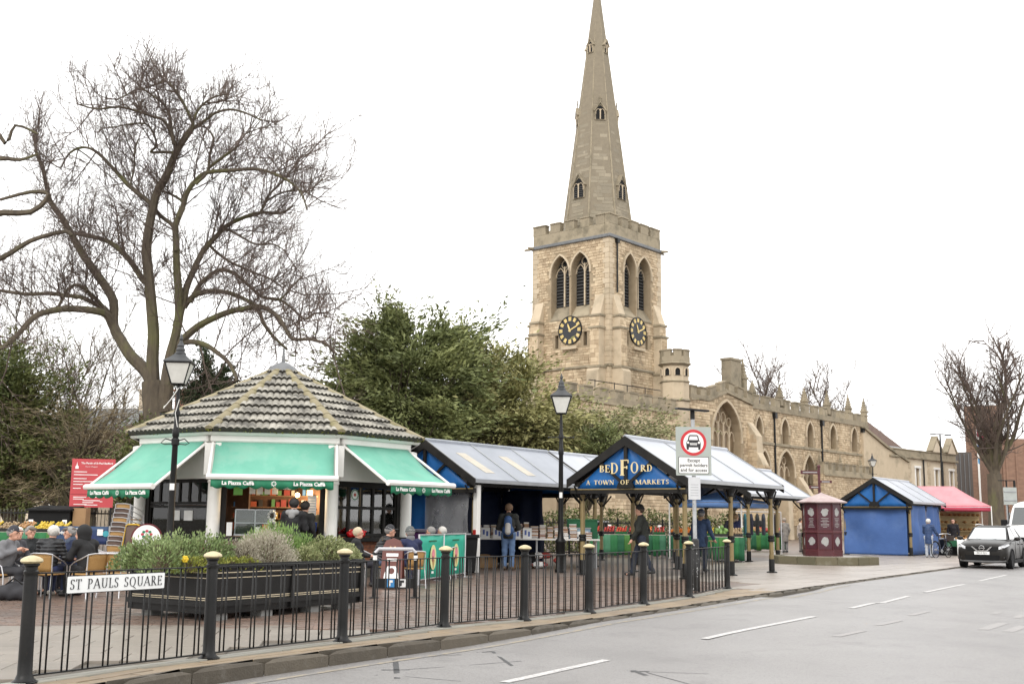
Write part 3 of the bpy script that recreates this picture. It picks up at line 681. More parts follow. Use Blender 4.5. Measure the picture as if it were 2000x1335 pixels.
# spire
cx_, cy_ = WX / 2, WY / 2; Yc = (O0 + ex * cx_ + ey * cy_).y; zb = zstr + .1; zap = at(1158, -48, Yc).z
ap0 = 2.98; spire = link('spire', None, church); spire.empty_display_size = .1
b = B(); k8 = 1 / cos(pi/8); b.lathe([(ap0 * k8, zb), (.05, zap)], (cx_, cy_, 0), 8, ph=pi/8); obj('spire_core', b, m_spbed, spire)
b = B(); spf = {}
for i in range(8):
    an = i * pi / 4; nx, ny = cos(an), sin(an); Ls = math.hypot(ap0, zap - zb); up = Vector((-nx * ap0, -ny * ap0, zap - zb)) / Ls; nn = Vector((nx * (zap - zb), ny * (zap - zb), ap0)) / Ls
    wl_ = Wall((cx_ + nx * ap0, cy_ + ny * ap0, zb), (-ny, nx, 0), nn, up); spf[i] = wl_; hw = ap0 * math.tan(pi/8)
    if i in (3, 4, 5, 6, 7): wl_.stones(b, lambda a, z: abs(a) < hw * (1 - z / Ls) + .015, -hw, hw, 0, Ls * .985, .30, .75, .02, .012, jit=.15)
obj('spire_stone', b, m_spire, spire, kind='stuff')
for i in range(8):
    an = i * pi / 4 + pi / 8; r0 = ap0 * k8; b = B(); b.tube([(cx_ + r0 * cos(an), cy_ + r0 * sin(an), zb), (cx_, cy_, zap)], [.09, .03], 6); obj('spire_rib', b, m_weath, spire)
def lucarne(i, z, wd, hh, cross=True, lv=True):
    "gabled two-light window standing on the spire face i"
    an = i * pi / 4; n = Vector((cos(an), sin(an), 0)); t = Vector((-sin(an), cos(an), 0)); apz = ap0 * (1 - (z - zb) / (zap - zb)); o = Vector((cx_, cy_, 0)) + n * (apz + .1)
    wl_ = Wall(o, t, n); lu = link('lucarne', None, spire); lu.empty_display_size = .1; a = wd / 2; b = B(); dpt = hh * ap0 / (zap - zb) + .7
    wl_.prism(b, [(-a - .12, z - .05), (a + .12, z - .05), (a + .12, z + hh * .55), (0, z + hh * 1.05), (-a - .12, z + hh * .55)], -dpt, 0); obj('lucarne_body', b, m_weath, spire)
    b = B(); wl_.ring(b, [(a + .12, z + hh * .5), (0, z + hh * 1.02), (-a - .12, z + hh * .5)], .1, -dpt, .1); obj('gable_coping', b, m_weath, spire)
    bpy.data.objects.remove(lu)
    b = B(); wl_.prism(b, arch(-a, a, z, z + hh * .45, z + hh * .85), 0, .012); obj('lucarne_window', b, m_void, spire)
    b = B(); wl_.box(b, -.05, .05, z, z + hh * .62, .012, .07); wl_.ring(b, arch(-a, 0, z + hh*.3, z + hh * .42, z + hh * .62, 4), .04, .012, .06); wl_.ring(b, arch(0, a, z + hh*.3, z + hh * .42, z + hh * .62, 4), .04, .012, .06); obj('mullion', b, m_ash, spire)
    if lv:
        for q in range(6):
            zz = z + hh * .5 * q / 6; b = B(); wl_.box(b, -a + .02, -.05, zz, zz + .07, .012, .06); wl_.box(b, .05, a - .02, zz, zz + .07, .012, .06); obj('louvre', b, m_louv, spire)
    if cross:
        b = B(); zt = z + hh * 1.05; wl_.box(b, -.04, .04, zt, zt + .7, -.1, -.02); wl_.box(b, -.16, .16, zt + .35, zt + .43, -.1, -.02); obj('finial', b, m_weath, spire)
zl1 = at(1128, 386, Yc - 2).z; zl2 = at(1169, 231, Yc - 2).z; zl3 = at(1149, 100, Yc - 1).z
for i in (4, 6, 0, 2): lucarne(i, zl1, .95, 2.0, False); lucarne(i, zl3, .42, 1.15, False, False)
for i in (5, 3, 7, 1): lucarne(i, zl2, .72, 1.45, True, False)

# ---- transept front, turret, nave, porch
YT, YN, YP = -5.0, -4.0, -5.1
wT = Wall((0, YT, 0), (1,0,0), (0,-1,0)); wN_ = Wall((0, YN, 0), (1,0,0), (0,-1,0)); wP = Wall((0, YP, 0), (1,0,0), (0,-1,0))
T = lambda px, py: cl(px, py, 'y', YT); N = lambda px, py: cl(px, py, 'y', YN); PP = lambda px, py: cl(px, py, 'y', YP)
def battlement(wall, pts, ml=.95, gap=.62, low=.38, hi=.58, th=.4, par=church, proud=.03):
    "parapet with merlons along a polyline (a, z of the string course)"
    b = B()
    for (a0, z0), (a1, z1) in zip(pts, pts[1:]):
        wall.prism(b, [(a0, z0), (a1, z1), (a1, z1 + low), (a0, z0 + low)], -th, proud)
    pr = obj('parapet', b, m_weath, par); b = B(); wall.ring(b, pts[::-1] if pts[0][0] < pts[-1][0] else pts, .16, -.05, .16); obj('string_course', b, m_weath, par)
    a = pts[0][0] + .05
    def zat(a):
        for (a0, z0), (a1, z1) in zip(pts, pts[1:]):
            if a <= a1: return lerp(z0, z1, (a - a0) / (a1 - a0))
        return pts[-1][1]
    while a < pts[-1][0] - .3:
        L = min(ml, pts[-1][0] - a); za, zb_ = zat(a), zat(a + L); q = B(); wall.prism(q, [(a, za + low - .01), (a + L, zb_ + low - .01), (a + L, zb_ + low + hi), (a, za + low + hi)], -th, proud + .002)
        mo = obj('merlon', q, m_weath, par); q = B(); wall.prism(q, [(a - .02, za + low + hi), (a + L + .02, zb_ + low + hi), (a + L + .02, zb_ + low + hi + .1), (a - .02, za + low + hi + .1)], -th - .05, proud + .07); obj('coping', q, m_weath, mo); a += ml + gap
xl, xr = -12.0, T(1470, 800)[0]; xt = T(1334, 740)[0]; xg = T(1382, 782)[0]; xpk = T(1418, 768)[0]; zst = T(1379, 782)[1]; zpk = T(1418, 767)[1]; zend = T(1468, 795)[1] + .15
hT = []; xa, xb = T(1391, 830)[0], T(1446, 830)[0]; zt_, zs_, z0_ = T(1418, 784)[1], T(1418, 856)[1], T(1418, 893)[1]
hT.append(gothic(wT, xa, xb, z0_, zs_, zt_, church, dep=.7, lights=5, hood=.22, name='great_window', pane=m_pane2))
for px in (1165, 1225): 
    a = cl(px, 820, 'y', YT)[0]; hT.append(gothic(wT, a - 1.3, a + 1.3, 3.4, 6.2, 8.3, church, dep=.5, lights=3, name='aisle_window'))
b = B(); zl_ = 9.7
wT.face(b, [(xl,0), (xr,0), (xr,zend), (xpk,zpk), (xg,zst), (xt,zst), (xt,zl_), (xl,zl_)], hT, .75); b.bx(xl, xr, YT + .8, -.02, 0, zl_ - .6, t=.5); obj('transept_wall', b, m_bed, church)
b = B(); out = [(xl,0), (xr,0), (xr,zend), (xpk,zpk), (xg,zst), (xt,zst), (xt,zl_), (xl,zl_)]; ck_ = clear(hT, .3); wT.stones(b, lambda a, z: inpoly(a, z, out) and ck_(a, z), xl, xr, 1.5, 12, .24, .42, .05); obj('transept_stone', b, m_stone, church, kind='stuff')
battlement(wT, [(xl, zl_), (xt - 1.1, zl_)], 1.1, .75, .35, .55); battlement(wT, [(xt + 1.0, zst), (xg, zst), (xpk, zpk), (xr, zend)], .9, .6)
b = B(); wT.prism(b, [(xt, zst - .4), (xg, zst - .4), (xpk, zpk - .4), (xr, zend - .4), (xr, 8), (xt, 8)], -9, -.8); obj('transept_roof', b, m_lead, church)
# corner buttress of the transept
b = B(); b.ext([wT.p(xr - 1.0, z, d) for d, z in [(0,0), (1.5,0), (1.4,6.2), (.9,7.2), (.85,8.6), (0,9.8)]], Vector((1.0,0,0))); obj('buttress', b, m_ash, church, bevel=.03)
b = B(); b.ext([wT.p(xr, z, d) for d, z in [(-1.4,0), (0,0), (0,zend), (-1.4,zend)]], Vector((.02,0,0))); obj('transept_return', b, m_ash, church)
bw_ = Wall((xr - 1.0, YT, 0), (0,-1,0), (-1,0,0)); b = B(); PB = [(.02,0),(1.48,0),(1.38,6.2),(.88,7.2),(.83,8.6),(.02,9.7)]; bw_.stones(b, lambda a, z: inpoly(a, z, PB), 0, 1.5, .3, 9.6, .3, .5, .04)
wf_ = Wall((xr - 1.0, YT - 1.42, 0), (1,0,0), (0,-1,0)); wf_.stones(b, lambda a, z: True, .03, .97, .3, 6.1, .3, .5, .1); obj('buttress_stone', b, m_stone, church, kind='stuff')
# stair turret
tur = link('stair_turret', None, church); tur.location = (xt, YT + .75, 0); tr = 1.12; zt1, zt2, zt3 = T(1334, 745)[1], T(1334, 712)[1], T(1334, 683)[1]; zt0 = T(1334, 782)[1]
b = B(); b.lathe([(tr, 0), (tr, zt1), (tr * .94, zt1 + .12)], n=8, ph=pi/8); b.lathe([(tr*.94, zt1 + .1), (tr * .94, zt2)], n=8, ph=pi/8); obj('turret_wall', b, m_ash, tur)
for pr_ in ([(tr, zt0 - .1), (tr + .14, zt0), (tr, zt0 + .14)], [(tr, zt1 - .1), (tr + .1, zt1), (tr, zt1 + .1)], [(tr, zt2 - .1), (tr + .22, zt2 + .05), (tr + .05, zt2 + .2)]):
    b = B(); b.lathe(pr_, n=8, ph=pi/8); obj('turret_moulding', b, m_weath, tur)
b = B(); b.lathe([(tr + .08, zt2 + .15), (tr + .08, zt3 - .55)], n=8, ph=pi/8); obj('turret_parapet', b, m_weath, tur)
for i in range(8):
    an = i * pi/4; n = Vector((cos(an), sin(an), 0)); t = Vector((-sin(an), cos(an), 0)); wl_ = Wall(n * ((tr) * cos(pi/8)), t, n); hw = tr * math.tan(pi/8) * .92
    b = B(); wl_.prism(b, arch(-.2, .2, zt1 + .45, zt2 - .55, zt2 - .3), -.1, -.02 + .004); obj('turret_window', b, m_void, tur)
    b = B(); wl_.ring(b, arch(-.2, .2, zt1 + .45, zt2 - .55, zt2 - .3), .08, -.05, .06); obj('hood_mould', b, m_ash, tur)
    q = B(); wl_.box(q, -hw * .72, hw * .72, zt3 - .56, zt3 - .1, -.2, .075); obj('merlon', q, m_weath, tur); q = B(); wl_.box(q, -hw * .78, hw * .78, zt3 - .1, zt3, -.25, .13); obj('coping', q, m_weath, tur)
fpole = B(); pa, pb = at(1342, 562, 93), at(1345, 700, 93); fpole.tube([O0 * 0 + Vector(((pb - O0).dot(ex), (pb - O0).dot(ey), pb.z - 3)), Vector(((pb - O0).dot(ex), (pb - O0).dot(ey), pa.z))], .04, 6); obj('flagpole', fpole, m_white, church)
# scaffold rail over the aisle roof
b = B()
for px in (1162, 1200, 1225, 1260, 1298): a = cl(px, 760, 'y', -3)[0]; b.tube([(a, -3, 9.3), (a, -3, 11.6)], .035, 5)
a0, a1 = cl(1150, 740, 'y', -3)[0], cl(1300, 740, 'y', -3)[0]; b.tube([(a0, -3, 11.5), (a1, -3, 11.6)], .035, 5); b.tube([(a0, -3, 10.8), (a1, -3, 10.9)], .03, 5); obj('roof_handrail', b, m_black, church)
# chimney pier and crocketed pinnacle behind the gable
a0, a1 = cl(1428, 740, 'y', 0)[0], cl(1448, 740, 'y', 0)[0]; zc = cl(1438, 700, 'y', 0)[1]; b = B(); b.bx(a0, a1, 0, 1.0, 9, zc - .2).bx(a0 - .08, a1 + .08, -.08, 1.08, zc - .2, zc); obj('chimney', b, m_weath, church)
def pinnacle(x, y, z, h, par=church, w_=.34):
    b = B(); b.bx(x - w_/2, x + w_/2, y - w_/2, y + w_/2, z, z + h * .38).bx(x - w_*.65, x + w_*.65, y - w_*.65, y + w_*.65, z + h * .38, z + h * .44)
    b.lathe([(w_ * .62, z + h * .44), (w_ * .1, z + h * .95), (w_ * .22, z + h * .97), (.02, z + h)], (x, y, 0), 4, ph=pi/4)
    for q in range(4):
        zz = z + h * (.5 + .1 * q); rr = w_ * (.62 - .12 * q)
        for i in range(4): b.ball((x + rr * cos(i*pi/2 + pi/4) * .9, y + rr * sin(i*pi/2 + pi/4) * .9, zz), w_ * .16, 5, 3)
    return obj('pinnacle', b, m_weath, par)
a = cl(1455, 740, 'y', 0)[0]; pinnacle(a, .2, cl(1455, 765, 'y', 0)[1], cl(1455, 700, 'y', 0)[1] - cl(1455, 765, 'y', 0)[1], w_=.55)
# nave
xn0, xn1 = xr, N(1694, 820)[0]; zpar = (N(1480, 797)[1] + N(1690, 830)[1]) / 2; zmid = (N(1483, 869)[1] + N(1690, 884)[1]) / 2
hN = []
for (pa, pb, pt, pbm) in [(1475.5,1488,813,868), (1525.5,1539.5,818.5,869.5), (1575,1587.5,825,873), (1620,1632,830,876), (1662,1673,835.5,881)]:
    a0, a1 = N(pa, 840)[0], N(pb, 840)[0]; a0, a1 = min(a0,a1), max(a0,a1); zt, zb_ = N((pa+pb)/2, pt)[1], N((pa+pb)/2, pbm)[1]; hN.append(gothic(wN_, a0, a1, zb_, lerp(zb_, zt, .5), zt, church, dep=.45, lights=2, name='clerestory_window', hood=.2, tracery=False, pane=m_pane2))
for (pa, pb, pt, pbm) in [(1483,1503,880,935), (1520,1551,881,950), (1568,1593,889,967)]:
    a0, a1 = N(pa, 920)[0], N(pb, 920)[0]; zt, zb_ = N((pa+pb)/2, pt)[1], N((pa+pb)/2, pbm)[1]; hN.append(gothic(wN_, a0, a1, zb_, lerp(zb_, zt, .34), zt, church, dep=.6, lights=3, name='aisle_window', hood=.22, pane=m_pane2))
b = B(); wN_.face(b, [(xn0,0), (xn1,0), (xn1,zpar), (xn0,zpar)], hN, .65); b.quad((xn1,YN,0), (xn1,10,0), (xn1,10,zpar), (xn1,YN,zpar)); obj('nave_wall', b, m_bed, church)
b = B(); ck2 = clear(hN, .3); wN_.stones(b, ck2, xn0, xn1, 1.2, zpar, .22, .34, .05); obj('nave_stone', b, m_stone, church, kind='stuff')
b = B(); wN_.box(b, xn0, xn1, zmid - .12, zmid + .1, -.02, .13); obj('string_course', b, m_weath, church)
battlement(wN_, [(xn0, zpar), (xn1, zpar)], 1.0, .95, .36, .66)
b = B(); b.bx(xn0, xn1, YN + .7, 10, zpar - .6, zpar - .1); obj('nave_roof', b, m_lead, church)
for px, pt in ((1475,742), (1528,750), (1576,757), (1620,763), (1661,770), (1691,777)):
    a = N(px, 790)[0]; zt = N(px, pt)[1]; pinnacle(a, YN + .25, zpar + .55, zt - zpar - .55, w_=.5)
for px in (1511, 1603, 1682):
    a = N(px, 850)[0]; b = B(); b.tube([(a, YN - .12, .3), (a, YN - .12, zpar - .2)], .09, 8); b.bx(a - .2, a + .2, YN - .34, YN - .02, zpar - .75, zpar - .25); obj('drainpipe', b, m_black, church)
for px in (1512, 1560):
    a = N(px, 920)[0]; b = B(); b.ext([wN_.p(a - .4, z, d) for d, z in [(0,0), (1.6,0), (1.5,3.6), (.2,5.6), (0,5.6)]], Vector((.8,0,0))); obj('buttress', b, m_ash, church, bevel=.03)
# porch
xp0, xp1 = PP(1609, 930)[0], PP(1706, 930)[0]; zp = PP(1655, 928)[1]
ha = arch(lerp(xp0, xp1, .36), lerp(xp0, xp1, .72), .05, 2.4, 3.9)
b = B(); wP.face(b, [(xp0,0), (xp1,0), (xp1,zp), (xp0,zp)], [ha], .8); b.quad((xp0,YP,0), (xp0,YP,zp), (xp0,YN,zp), (xp0,YN,0)); b.quad((xp1,YP,0), (xp1,YN,0), (xp1,YN,zp), (xp1,YP,zp)); b.bx(xp0 + .3, xp1 - .3, YP + .4, YN, zp - .4, zp - .1)
wP.prism(b, ha, -.85, -.8); obj('porch_wall', b, m_bed, church)
b = B(); ckp = clear([ha], .35); wP.stones(b, ckp, xp0, xp1, .3, zp, .2, .3, .05); obj('porch_stone', b, m_stone, church, kind='stuff')
b = B(); Wall((xp0, YN, 0), (0,-1,0), (-1,0,0)).stones(b, lambda a, z: True, .05, YN - YP - .05, .3, zp, .22, .34, .05); obj('porch_side_stone', b, m_stone, church, kind='stuff')
b = B(); wP.ring(b, ha[1:-1], .3, -.02, .09); obj('porch_arch', b, m_ash, church)
battlement(wP, [(xp0, zp), (xp1, zp)], .9, .65, .4, .6)
for px in (1616, 1656, 1695): a = PP(px, 920)[0]; pinnacle(a, YN - .35, zp - .2, 2.3, w_=.4)
# ================================================================ trees and shrubs
m_bark = M('bark', (.115,.092,.062), (.065,.052,.038), .9, ns=5, bump=.6, bs=18, stretch=(1,1,.35), stain=[((.12,.125,.04), .8, .5, .68, .75)])
m_twig = M('twig_bark', (.085,.06,.052), (.12,.09,.07), .85, ns=2)
m_twig2 = M('brown_twig', (.13,.10,.06), (.09,.065,.04), .85, ns=2)
def leafmat(name, a, c, d=None):
    m = M(name, a, c, .55, var='tint', ns=.6, spec=.3, stain=([(d, .9, .5, .7, .6)] if d else None)); return m
m_yew = leafmat('yew_leaf', (.08,.105,.038), (.33,.355,.14), (.045,.06,.022))
m_yew2 = leafmat('pale_yew_leaf', (.16,.165,.06), (.46,.43,.19), (.10,.115,.045))
m_ivy = leafmat('ivy_leaf', (.14,.15,.065), (.38,.36,.19))
m_cyp = leafmat('cypress_leaf', (.025,.042,.02), (.075,.10,.04))
m_drk = leafmat('dark_evergreen_leaf', (.05,.075,.025), (.20,.22,.07), (.16,.14,.06))
m_hedge = leafmat('hedge_leaf', (.05,.06,.02), (.17,.18,.06))
class Tree:
    def __init__(s, seed): s.r = random.Random(seed); s.tr = B(); s.tw = B(); s.n = 0
    def limb(s, pts, rad, thick=True, n=7):
        (s.tr if thick else s.tw).tube(pts, rad, n, cap=False); 
    def shoot(s, p, d, L, r0, lvl, up=.25, wob=.22, kids=4, seg=5):
        "a branch with side branches; lvl 0 ends"
        r = s.r; pts = [Vector(p)]; d = Vector(d).normalized(); st = L / seg
        for i in range(seg):
            d = (d + Vector((r.uniform(-1,1), r.uniform(-1,1), r.uniform(-1,1))) * wob + Vector((0,0,up)) * .22).normalized(); pts.append(pts[-1] + d * st)
        s.tw.tube(pts, [lerp(r0, r0 * .35, i / seg) for i in range(seg + 1)], 3 if r0 < .02 else 4, cap=False); s.n += 1
        if lvl > 0:
            for k in range(kids):
                q = r.uniform(.2, .98) * seg; i = min(int(q), seg - 1); pp = pts[i].lerp(pts[i+1], q - i); dd = (pts[i+1] - pts[i]).normalized()
                x = dd.orthogonal().normalized(); x.rotate(Matrix.Rotation(r.uniform(0, 2*pi), 3, dd)); nd = dd * r.uniform(.5, 1) + x * r.uniform(.5, 1.0)
                s.shoot(pp, nd, L * r.uniform(.35, .65), r0 * .55, lvl - 1, up, wob, max(2, kids - 1), max(3, seg - 1))
    def clothe(s, pts, rad, per, L, lvl=1, up=.5, r0=.016, kids=3, start=.25, wob=.22):
        "side branches all along a limb"
        r = s.r; pts = [Vector(p) for p in pts]; tot = sum((b - a).length for a, b in zip(pts, pts[1:])); n = int(tot * per * (1 - start))
        for k in range(n):
            t = lerp(start, 1, (k + r.random()) / max(n, 1)) * tot; i = 0
            while i < len(pts) - 2 and t > (pts[i+1] - pts[i]).length: t -= (pts[i+1] - pts[i]).length; i += 1
            sg = pts[i+1] - pts[i]; p = pts[i] + sg * min(1, t / max(sg.length, 1e-6)); dd = sg.normalized(); x = dd.orthogonal().normalized(); x.rotate(Matrix.Rotation(r.uniform(0, 2*pi), 3, dd))
            d = dd * r.uniform(.1, .9) + x * r.uniform(.4, 1.1) + Vector((0,0,up * r.uniform(0, 2)))
            s.shoot(p, d, L * r.uniform(.5, 1.3), r0 * r.uniform(.7, 1.2), lvl, up, wob, kids)
    def done(s, root, m1, m2):
        obj('trunk', s.tr, m1, root, smooth=True); obj('crown', s.tw, m2, root)
def smooth_path(P, k=3):
    out = []
    for i in range(len(P) - 1):
        p0, p1, p2, p3 = P[max(i-1,0)], P[i], P[i+1], P[min(i+2,len(P)-1)]
        for j in range(k):
            t = j / k; out.append(.5 * ((2*p1) + (p2 - p0) * t + (2*p0 - 5*p1 + 4*p2 - p3) * t*t + (3*p1 - p0 - 3*p2 + p3) * t**3))
    out.append(P[-1]); return out
# ---- the big lime: limbs traced, twigs grown
TY = 41.0
tree = thing('lime_tree', 'huge bare lime tree with many spreading limbs behind the octagonal cafe', 'tree')
tg = Tree(3); mpx = TY / F
LIMBS = [  # (points px, start radius px, end radius px, depth drift in metres)
 ([(318,905),(311,860),(306,815),(302,775),(300,745)], 31, 25, 0),
 ([(322,880),(325,830),(322,790),(326,750)], 17, 15, -.3),
 ([(302,770),(292,735),(279,718),(255,694),(236,664),(222,636),(222,590),(204,556),(180,523),(156,487),(141,460),(120,424),(102,400),(94,378),(84,330),(71,297),(70,262)], 21, 4, 2.0),
 ([(222,640),(208,614),(180,606),(150,603),(126,603),(105,606),(75,614),(55,630),(33,655),(8,676),(-25,690)], 13, 5, -3.5),
 ([(226,636),(205,603),(180,590),(158,580),(130,577),(95,573),(50,574),(0,567),(-40,560)], 9, 4, 3),
 ([(205,604),(190,586),(176,573),(160,560),(144,557),(129,569),(118,592),(112,600)], 6, 4, -1),
 ([(300,752),(298,700),(300,655),(296,600),(291,545),(286,490),(291,445),(299,405),(307,375),(327,339),(342,302),(357,276),(374,252)], 19, 8, -1.0),
 ([(292,562),(278,545),(255,510),(225,480),(200,467),(168,460),(148,456)], 10, 5, 2.2),
 ([(374,252),(379,231),(393,207),(420,189),(447,183)], 6, 2, .5), ([(374,252),(400,236),(420,221),(450,214),(480,221),(513,236)], 6, 2, -1),
 ([(376,240),(360,205),(342,176),(324,159),(300,167),(270,176)], 5, 2, 1), ([(342,300),(341,280),(330,252),(318,234),(296,227),(270,218),(232,209),(189,213),(151,203)], 7, 2, -2),
 ([(335,256),(331,225),(318,202),(294,184),(272,173),(250,184),(226,196)], 5, 1.6, 1.5), ([(338,298),(315,297),(294,297),(306,282),(291,246),(264,241),(230,247),(200,251)], 5, 1.5, -1.2),
 ([(298,402),(256,366),(224,332),(189,297),(162,288),(135,300),(118,330)], 8, 2, 1.5), ([(256,366),(262,330),(264,290),(272,270)], 3.5, 2, .6),
 ([(322,765),(330,705),(343,655),(351,612),(358,590),(364,562),(378,528),(398,488),(424,460),(444,440),(478,424),(510,415),(549,416),(572,402)], 17, 3, 2.0),
 ([(509,414),(522,385),(549,357),(566,340)], 5, 2, .8), ([(522,392),(549,377),(582,371),(606,380)], 4, 1.5, -.8),
 ([(350,612),(348,560),(345,520),(344,470),(343,440),(357,404),(366,375),(387,348),(408,336),(450,333),(498,330),(534,339),(564,354),(588,376),(600,410)], 13, 2, -2.0),
 ([(405,336),(410,300),(417,270),(405,252),(393,246)], 5, 2, 1), ([(410,326),(441,303),(468,283)], 5, 3, -1), ([(340,445),(318,425),(300,408)], 6, 5, .8), ([(360,400),(345,385),(322,375),(309,372)], 5, 3, .5),
 ([(372,583),(393,571),(424,568),(458,575),(489,590),(510,602)], 8, 5, -1.5), ([(352,672),(361,659),(387,637),(415,622),(450,608),(484,602),(512,599),(541,617),(558,642),(572,662),(603,662),(637,671),(657,692)], 12, 3, -2.5),
 ([(372,590),(387,560),(407,540),(430,527),(458,534),(489,560),(512,580),(546,585),(572,603),(595,623),(615,612),(643,611)], 8, 2.5, 1.5), ([(500,599),(515,631),(529,651),(545,668),(561,682)], 6, 3, .6),
 ([(345,672),(373,667),(401,673),(424,688),(444,705),(455,722),(464,744)], 9, 4, -1.2), ([(405,478),(418,488),(444,508),(472,522),(501,534),(529,545),(550,560)], 5, 2, 1), ([(436,449),(455,453),(472,463),(501,477),(535,477),(560,492)], 5, 1.6, -1), ([(546,585),(570,560),(590,540)], 4, 2, .5)]
seen = []
for k, (P, ra, rb, dy) in enumerate(LIMBS):
    n = len(P); q0 = min(seen, key=lambda s_: (s_[0] - P[0][0]) ** 2 + (s_[1] - P[0][1]) ** 2) if seen else None; y0 = q0[2] if q0 and math.hypot(q0[0] - P[0][0], q0[1] - P[0][1]) < 40 else TY
    D = [y0 + dy * (i / (n - 1)) ** 1.2 for i in range(n)]; pts = [at(x, y, D[i]) for i, (x, y) in enumerate(P)]
    if k > 1 and q0: pts.insert(0, pts[0].lerp(at(q0[3], q0[4], q0[2]), .6))
    for i in range(n - 1):
        for j in range(5): t = j / 5; seen.append((lerp(P[i][0], P[i+1][0], t), lerp(P[i][1], P[i+1][1], t), lerp(D[i], D[i+1], t), P[max(i-1,0)][0], P[max(i-1,0)][1]))
    if k == 0: pts[0].z = -.1
    pts = smooth_path(pts, 3); m = len(pts); rad = [lerp(ra, rb, (i / (m - 1)) ** .7) * mpx * (.95 if k < 2 else .78) for i in range(m)]; tg.limb(pts, rad, True, 8 if ra > 8 else 6)
    if k > 1:
        big = ra > 10; kk = .62 if min(q_[1] for q_ in P) < 265 else 1.0
        tg.clothe(pts, rad, 2.2, 2.5 * kk, 2, up=.4, r0=.026, kids=7, start=.3 if big else .1, wob=.2)
        tg.clothe(pts, rad, 1.0, 2.6 * kk, 2, up=.4, r0=.024, kids=8, start=.34 if big else .15, wob=.17)
        tg.clothe(pts, rad, 3.4, 1.5, 2, up=.35, r0=.015, kids=4, start=.36 if big else .1, wob=.2)
        tg.clothe(pts, rad, 2.4, 1.9 * kk, 1, up=1.5, r0=.012, kids=3, start=.45 if big else .3, wob=.09)    # straight water shoots
for (x, y, nn, L, dy) in [(70,262,26,2.0,2), (300,166,14,1.5,1), (447,183,16,1.6,.5), (340,172,18,1.9,1), (272,173,14,1.6,1.5), (420,189,14,1.5,.5), (205,480,10,1.7,2), (200,213,10,1.4,-2), (215,350,14,1.8,1), (330,160,14,1.7,1), (540,360,10,1.3,.8), (640,610,16,1.6,1.5), (655,690,10,1.4,-2.5), (600,385,12,1.4,-1), (585,372,10,1.3,-1), (560,640,14,1.5,0), (620,612,14,1.5,1.5)]:
    for q in range(nn):
        p = at(x + tg.r.uniform(-12, 12), y + tg.r.uniform(-8, 12), TY + dy); tg.shoot(p, (tg.r.uniform(-.38,.38), tg.r.uniform(-.4,.4), 1), L * tg.r.uniform(.5, 1.15), .012, 1, .4, .06, 2)
tg.done(tree, m_bark, m_twig)
for x, y, dy in ((240,616,0), (240,635,-.3), (312,320,-.4), (80,640,-2), (232,604,-.2)):   # dense tufts of twigs
    pass
# ---- generic bare trees
def bare_tree(name, label, base, h, seed, spread=.5, limbs=5, r0=.22, mb=m_bark, mt=m_twig, twig=1.0, lean=(0,0), group=None, dens=1., trunk=.3, up=.5):
    root = thing(name, label, 'tree', base, 0, group); t = Tree(seed); r = t.r; top = Vector((lean[0], lean[1], h * trunk))
    t.limb([Vector((0,0,-.1)), Vector((lean[0]*.3, lean[1]*.3, h * trunk * .5)), top], [r0 * 1.3, r0 * 1.02, r0 * .95], True, 8)
    for k in range(limbs):
        an = 2 * pi * (k + r.random() * .6) / limbs; sp = spread * r.uniform(.5, 1.1); L = h * (1 - trunk) * r.uniform(.75, 1.0); P = [top - Vector((0,0,h*.03 * r.random()))]; d = Vector((cos(an) * sp, sin(an) * sp, 1)).normalized()
        if k == 0: d = Vector((r.uniform(-.15,.15), r.uniform(-.15,.15), 1))
        for i in range(6):
            d = (d + Vector((r.uniform(-1,1), r.uniform(-1,1), r.uniform(-.4,.8))) * .22).normalized(); P.append(P[-1] + d * L / 6)
        P = smooth_path(P, 2); n = len(P); ra = r0 * r.uniform(.3, .48) * (1.5 if k == 0 else 1); t.limb(P, [lerp(ra, ra * .14, (i / (n - 1)) ** .75) for i in range(n)], True, 6)
        t.clothe(P, None, 1.5 * dens, h * .15, 2, up=up, r0=max(.014, ra * .22) * twig, kids=4, start=.15); t.clothe(P, None, 2.0 * dens, h * .075, 1, up=up, r0=.012 * twig, kids=3, start=.3)
    t.done(root, mb, mt); return root
bare_tree('roadside_tree', 'bare pollarded tree with upright limbs beside the brick tower at the road end', X3(1948, 74, 0), 13.2, 17, .5, 12, .5, twig=.95, dens=2.4, trunk=.36, up=.5)
bare_tree('far_tree', 'small bare tree showing above the nave behind its chimney', X3(1515, 135, 0), 22.0, 12, .85, 8, .3, twig=1.9, dens=1.3, trunk=.5)
bare_tree('far_tree', 'thin bare tree rising behind the pinnacles at the east end of the nave', X3(1640, 150, 0), 21.5, 13, .8, 6, .28, twig=1.9, dens=1.0, trunk=.5)
bare_tree('far_tree', 'low bare tree behind the last pinnacle of the nave', X3(1700, 150, 0), 15.5, 14, .9, 5, .2, twig=2.2, dens=.7, trunk=.5)
def blob_pts(blobs, n, shell=.55):
    w_ = np.array([b[3] * b[4] * b[5] for b in blobs]) ** (2/3); w_ /= w_.sum(); out = []
    for b, q in zip(blobs, w_):
        k = int(n * q); d = NR.normal(size=(k, 3)); d /= np.linalg.norm(d, axis=1, keepdims=True); rr = (shell + (1 - shell) * NR.rand(k, 1)) * NR.uniform(.82, 1.1, (k, 1))
        out.append(np.array(b[:3]) + d * rr * np.array(b[3:6]))
    return np.concatenate(out)
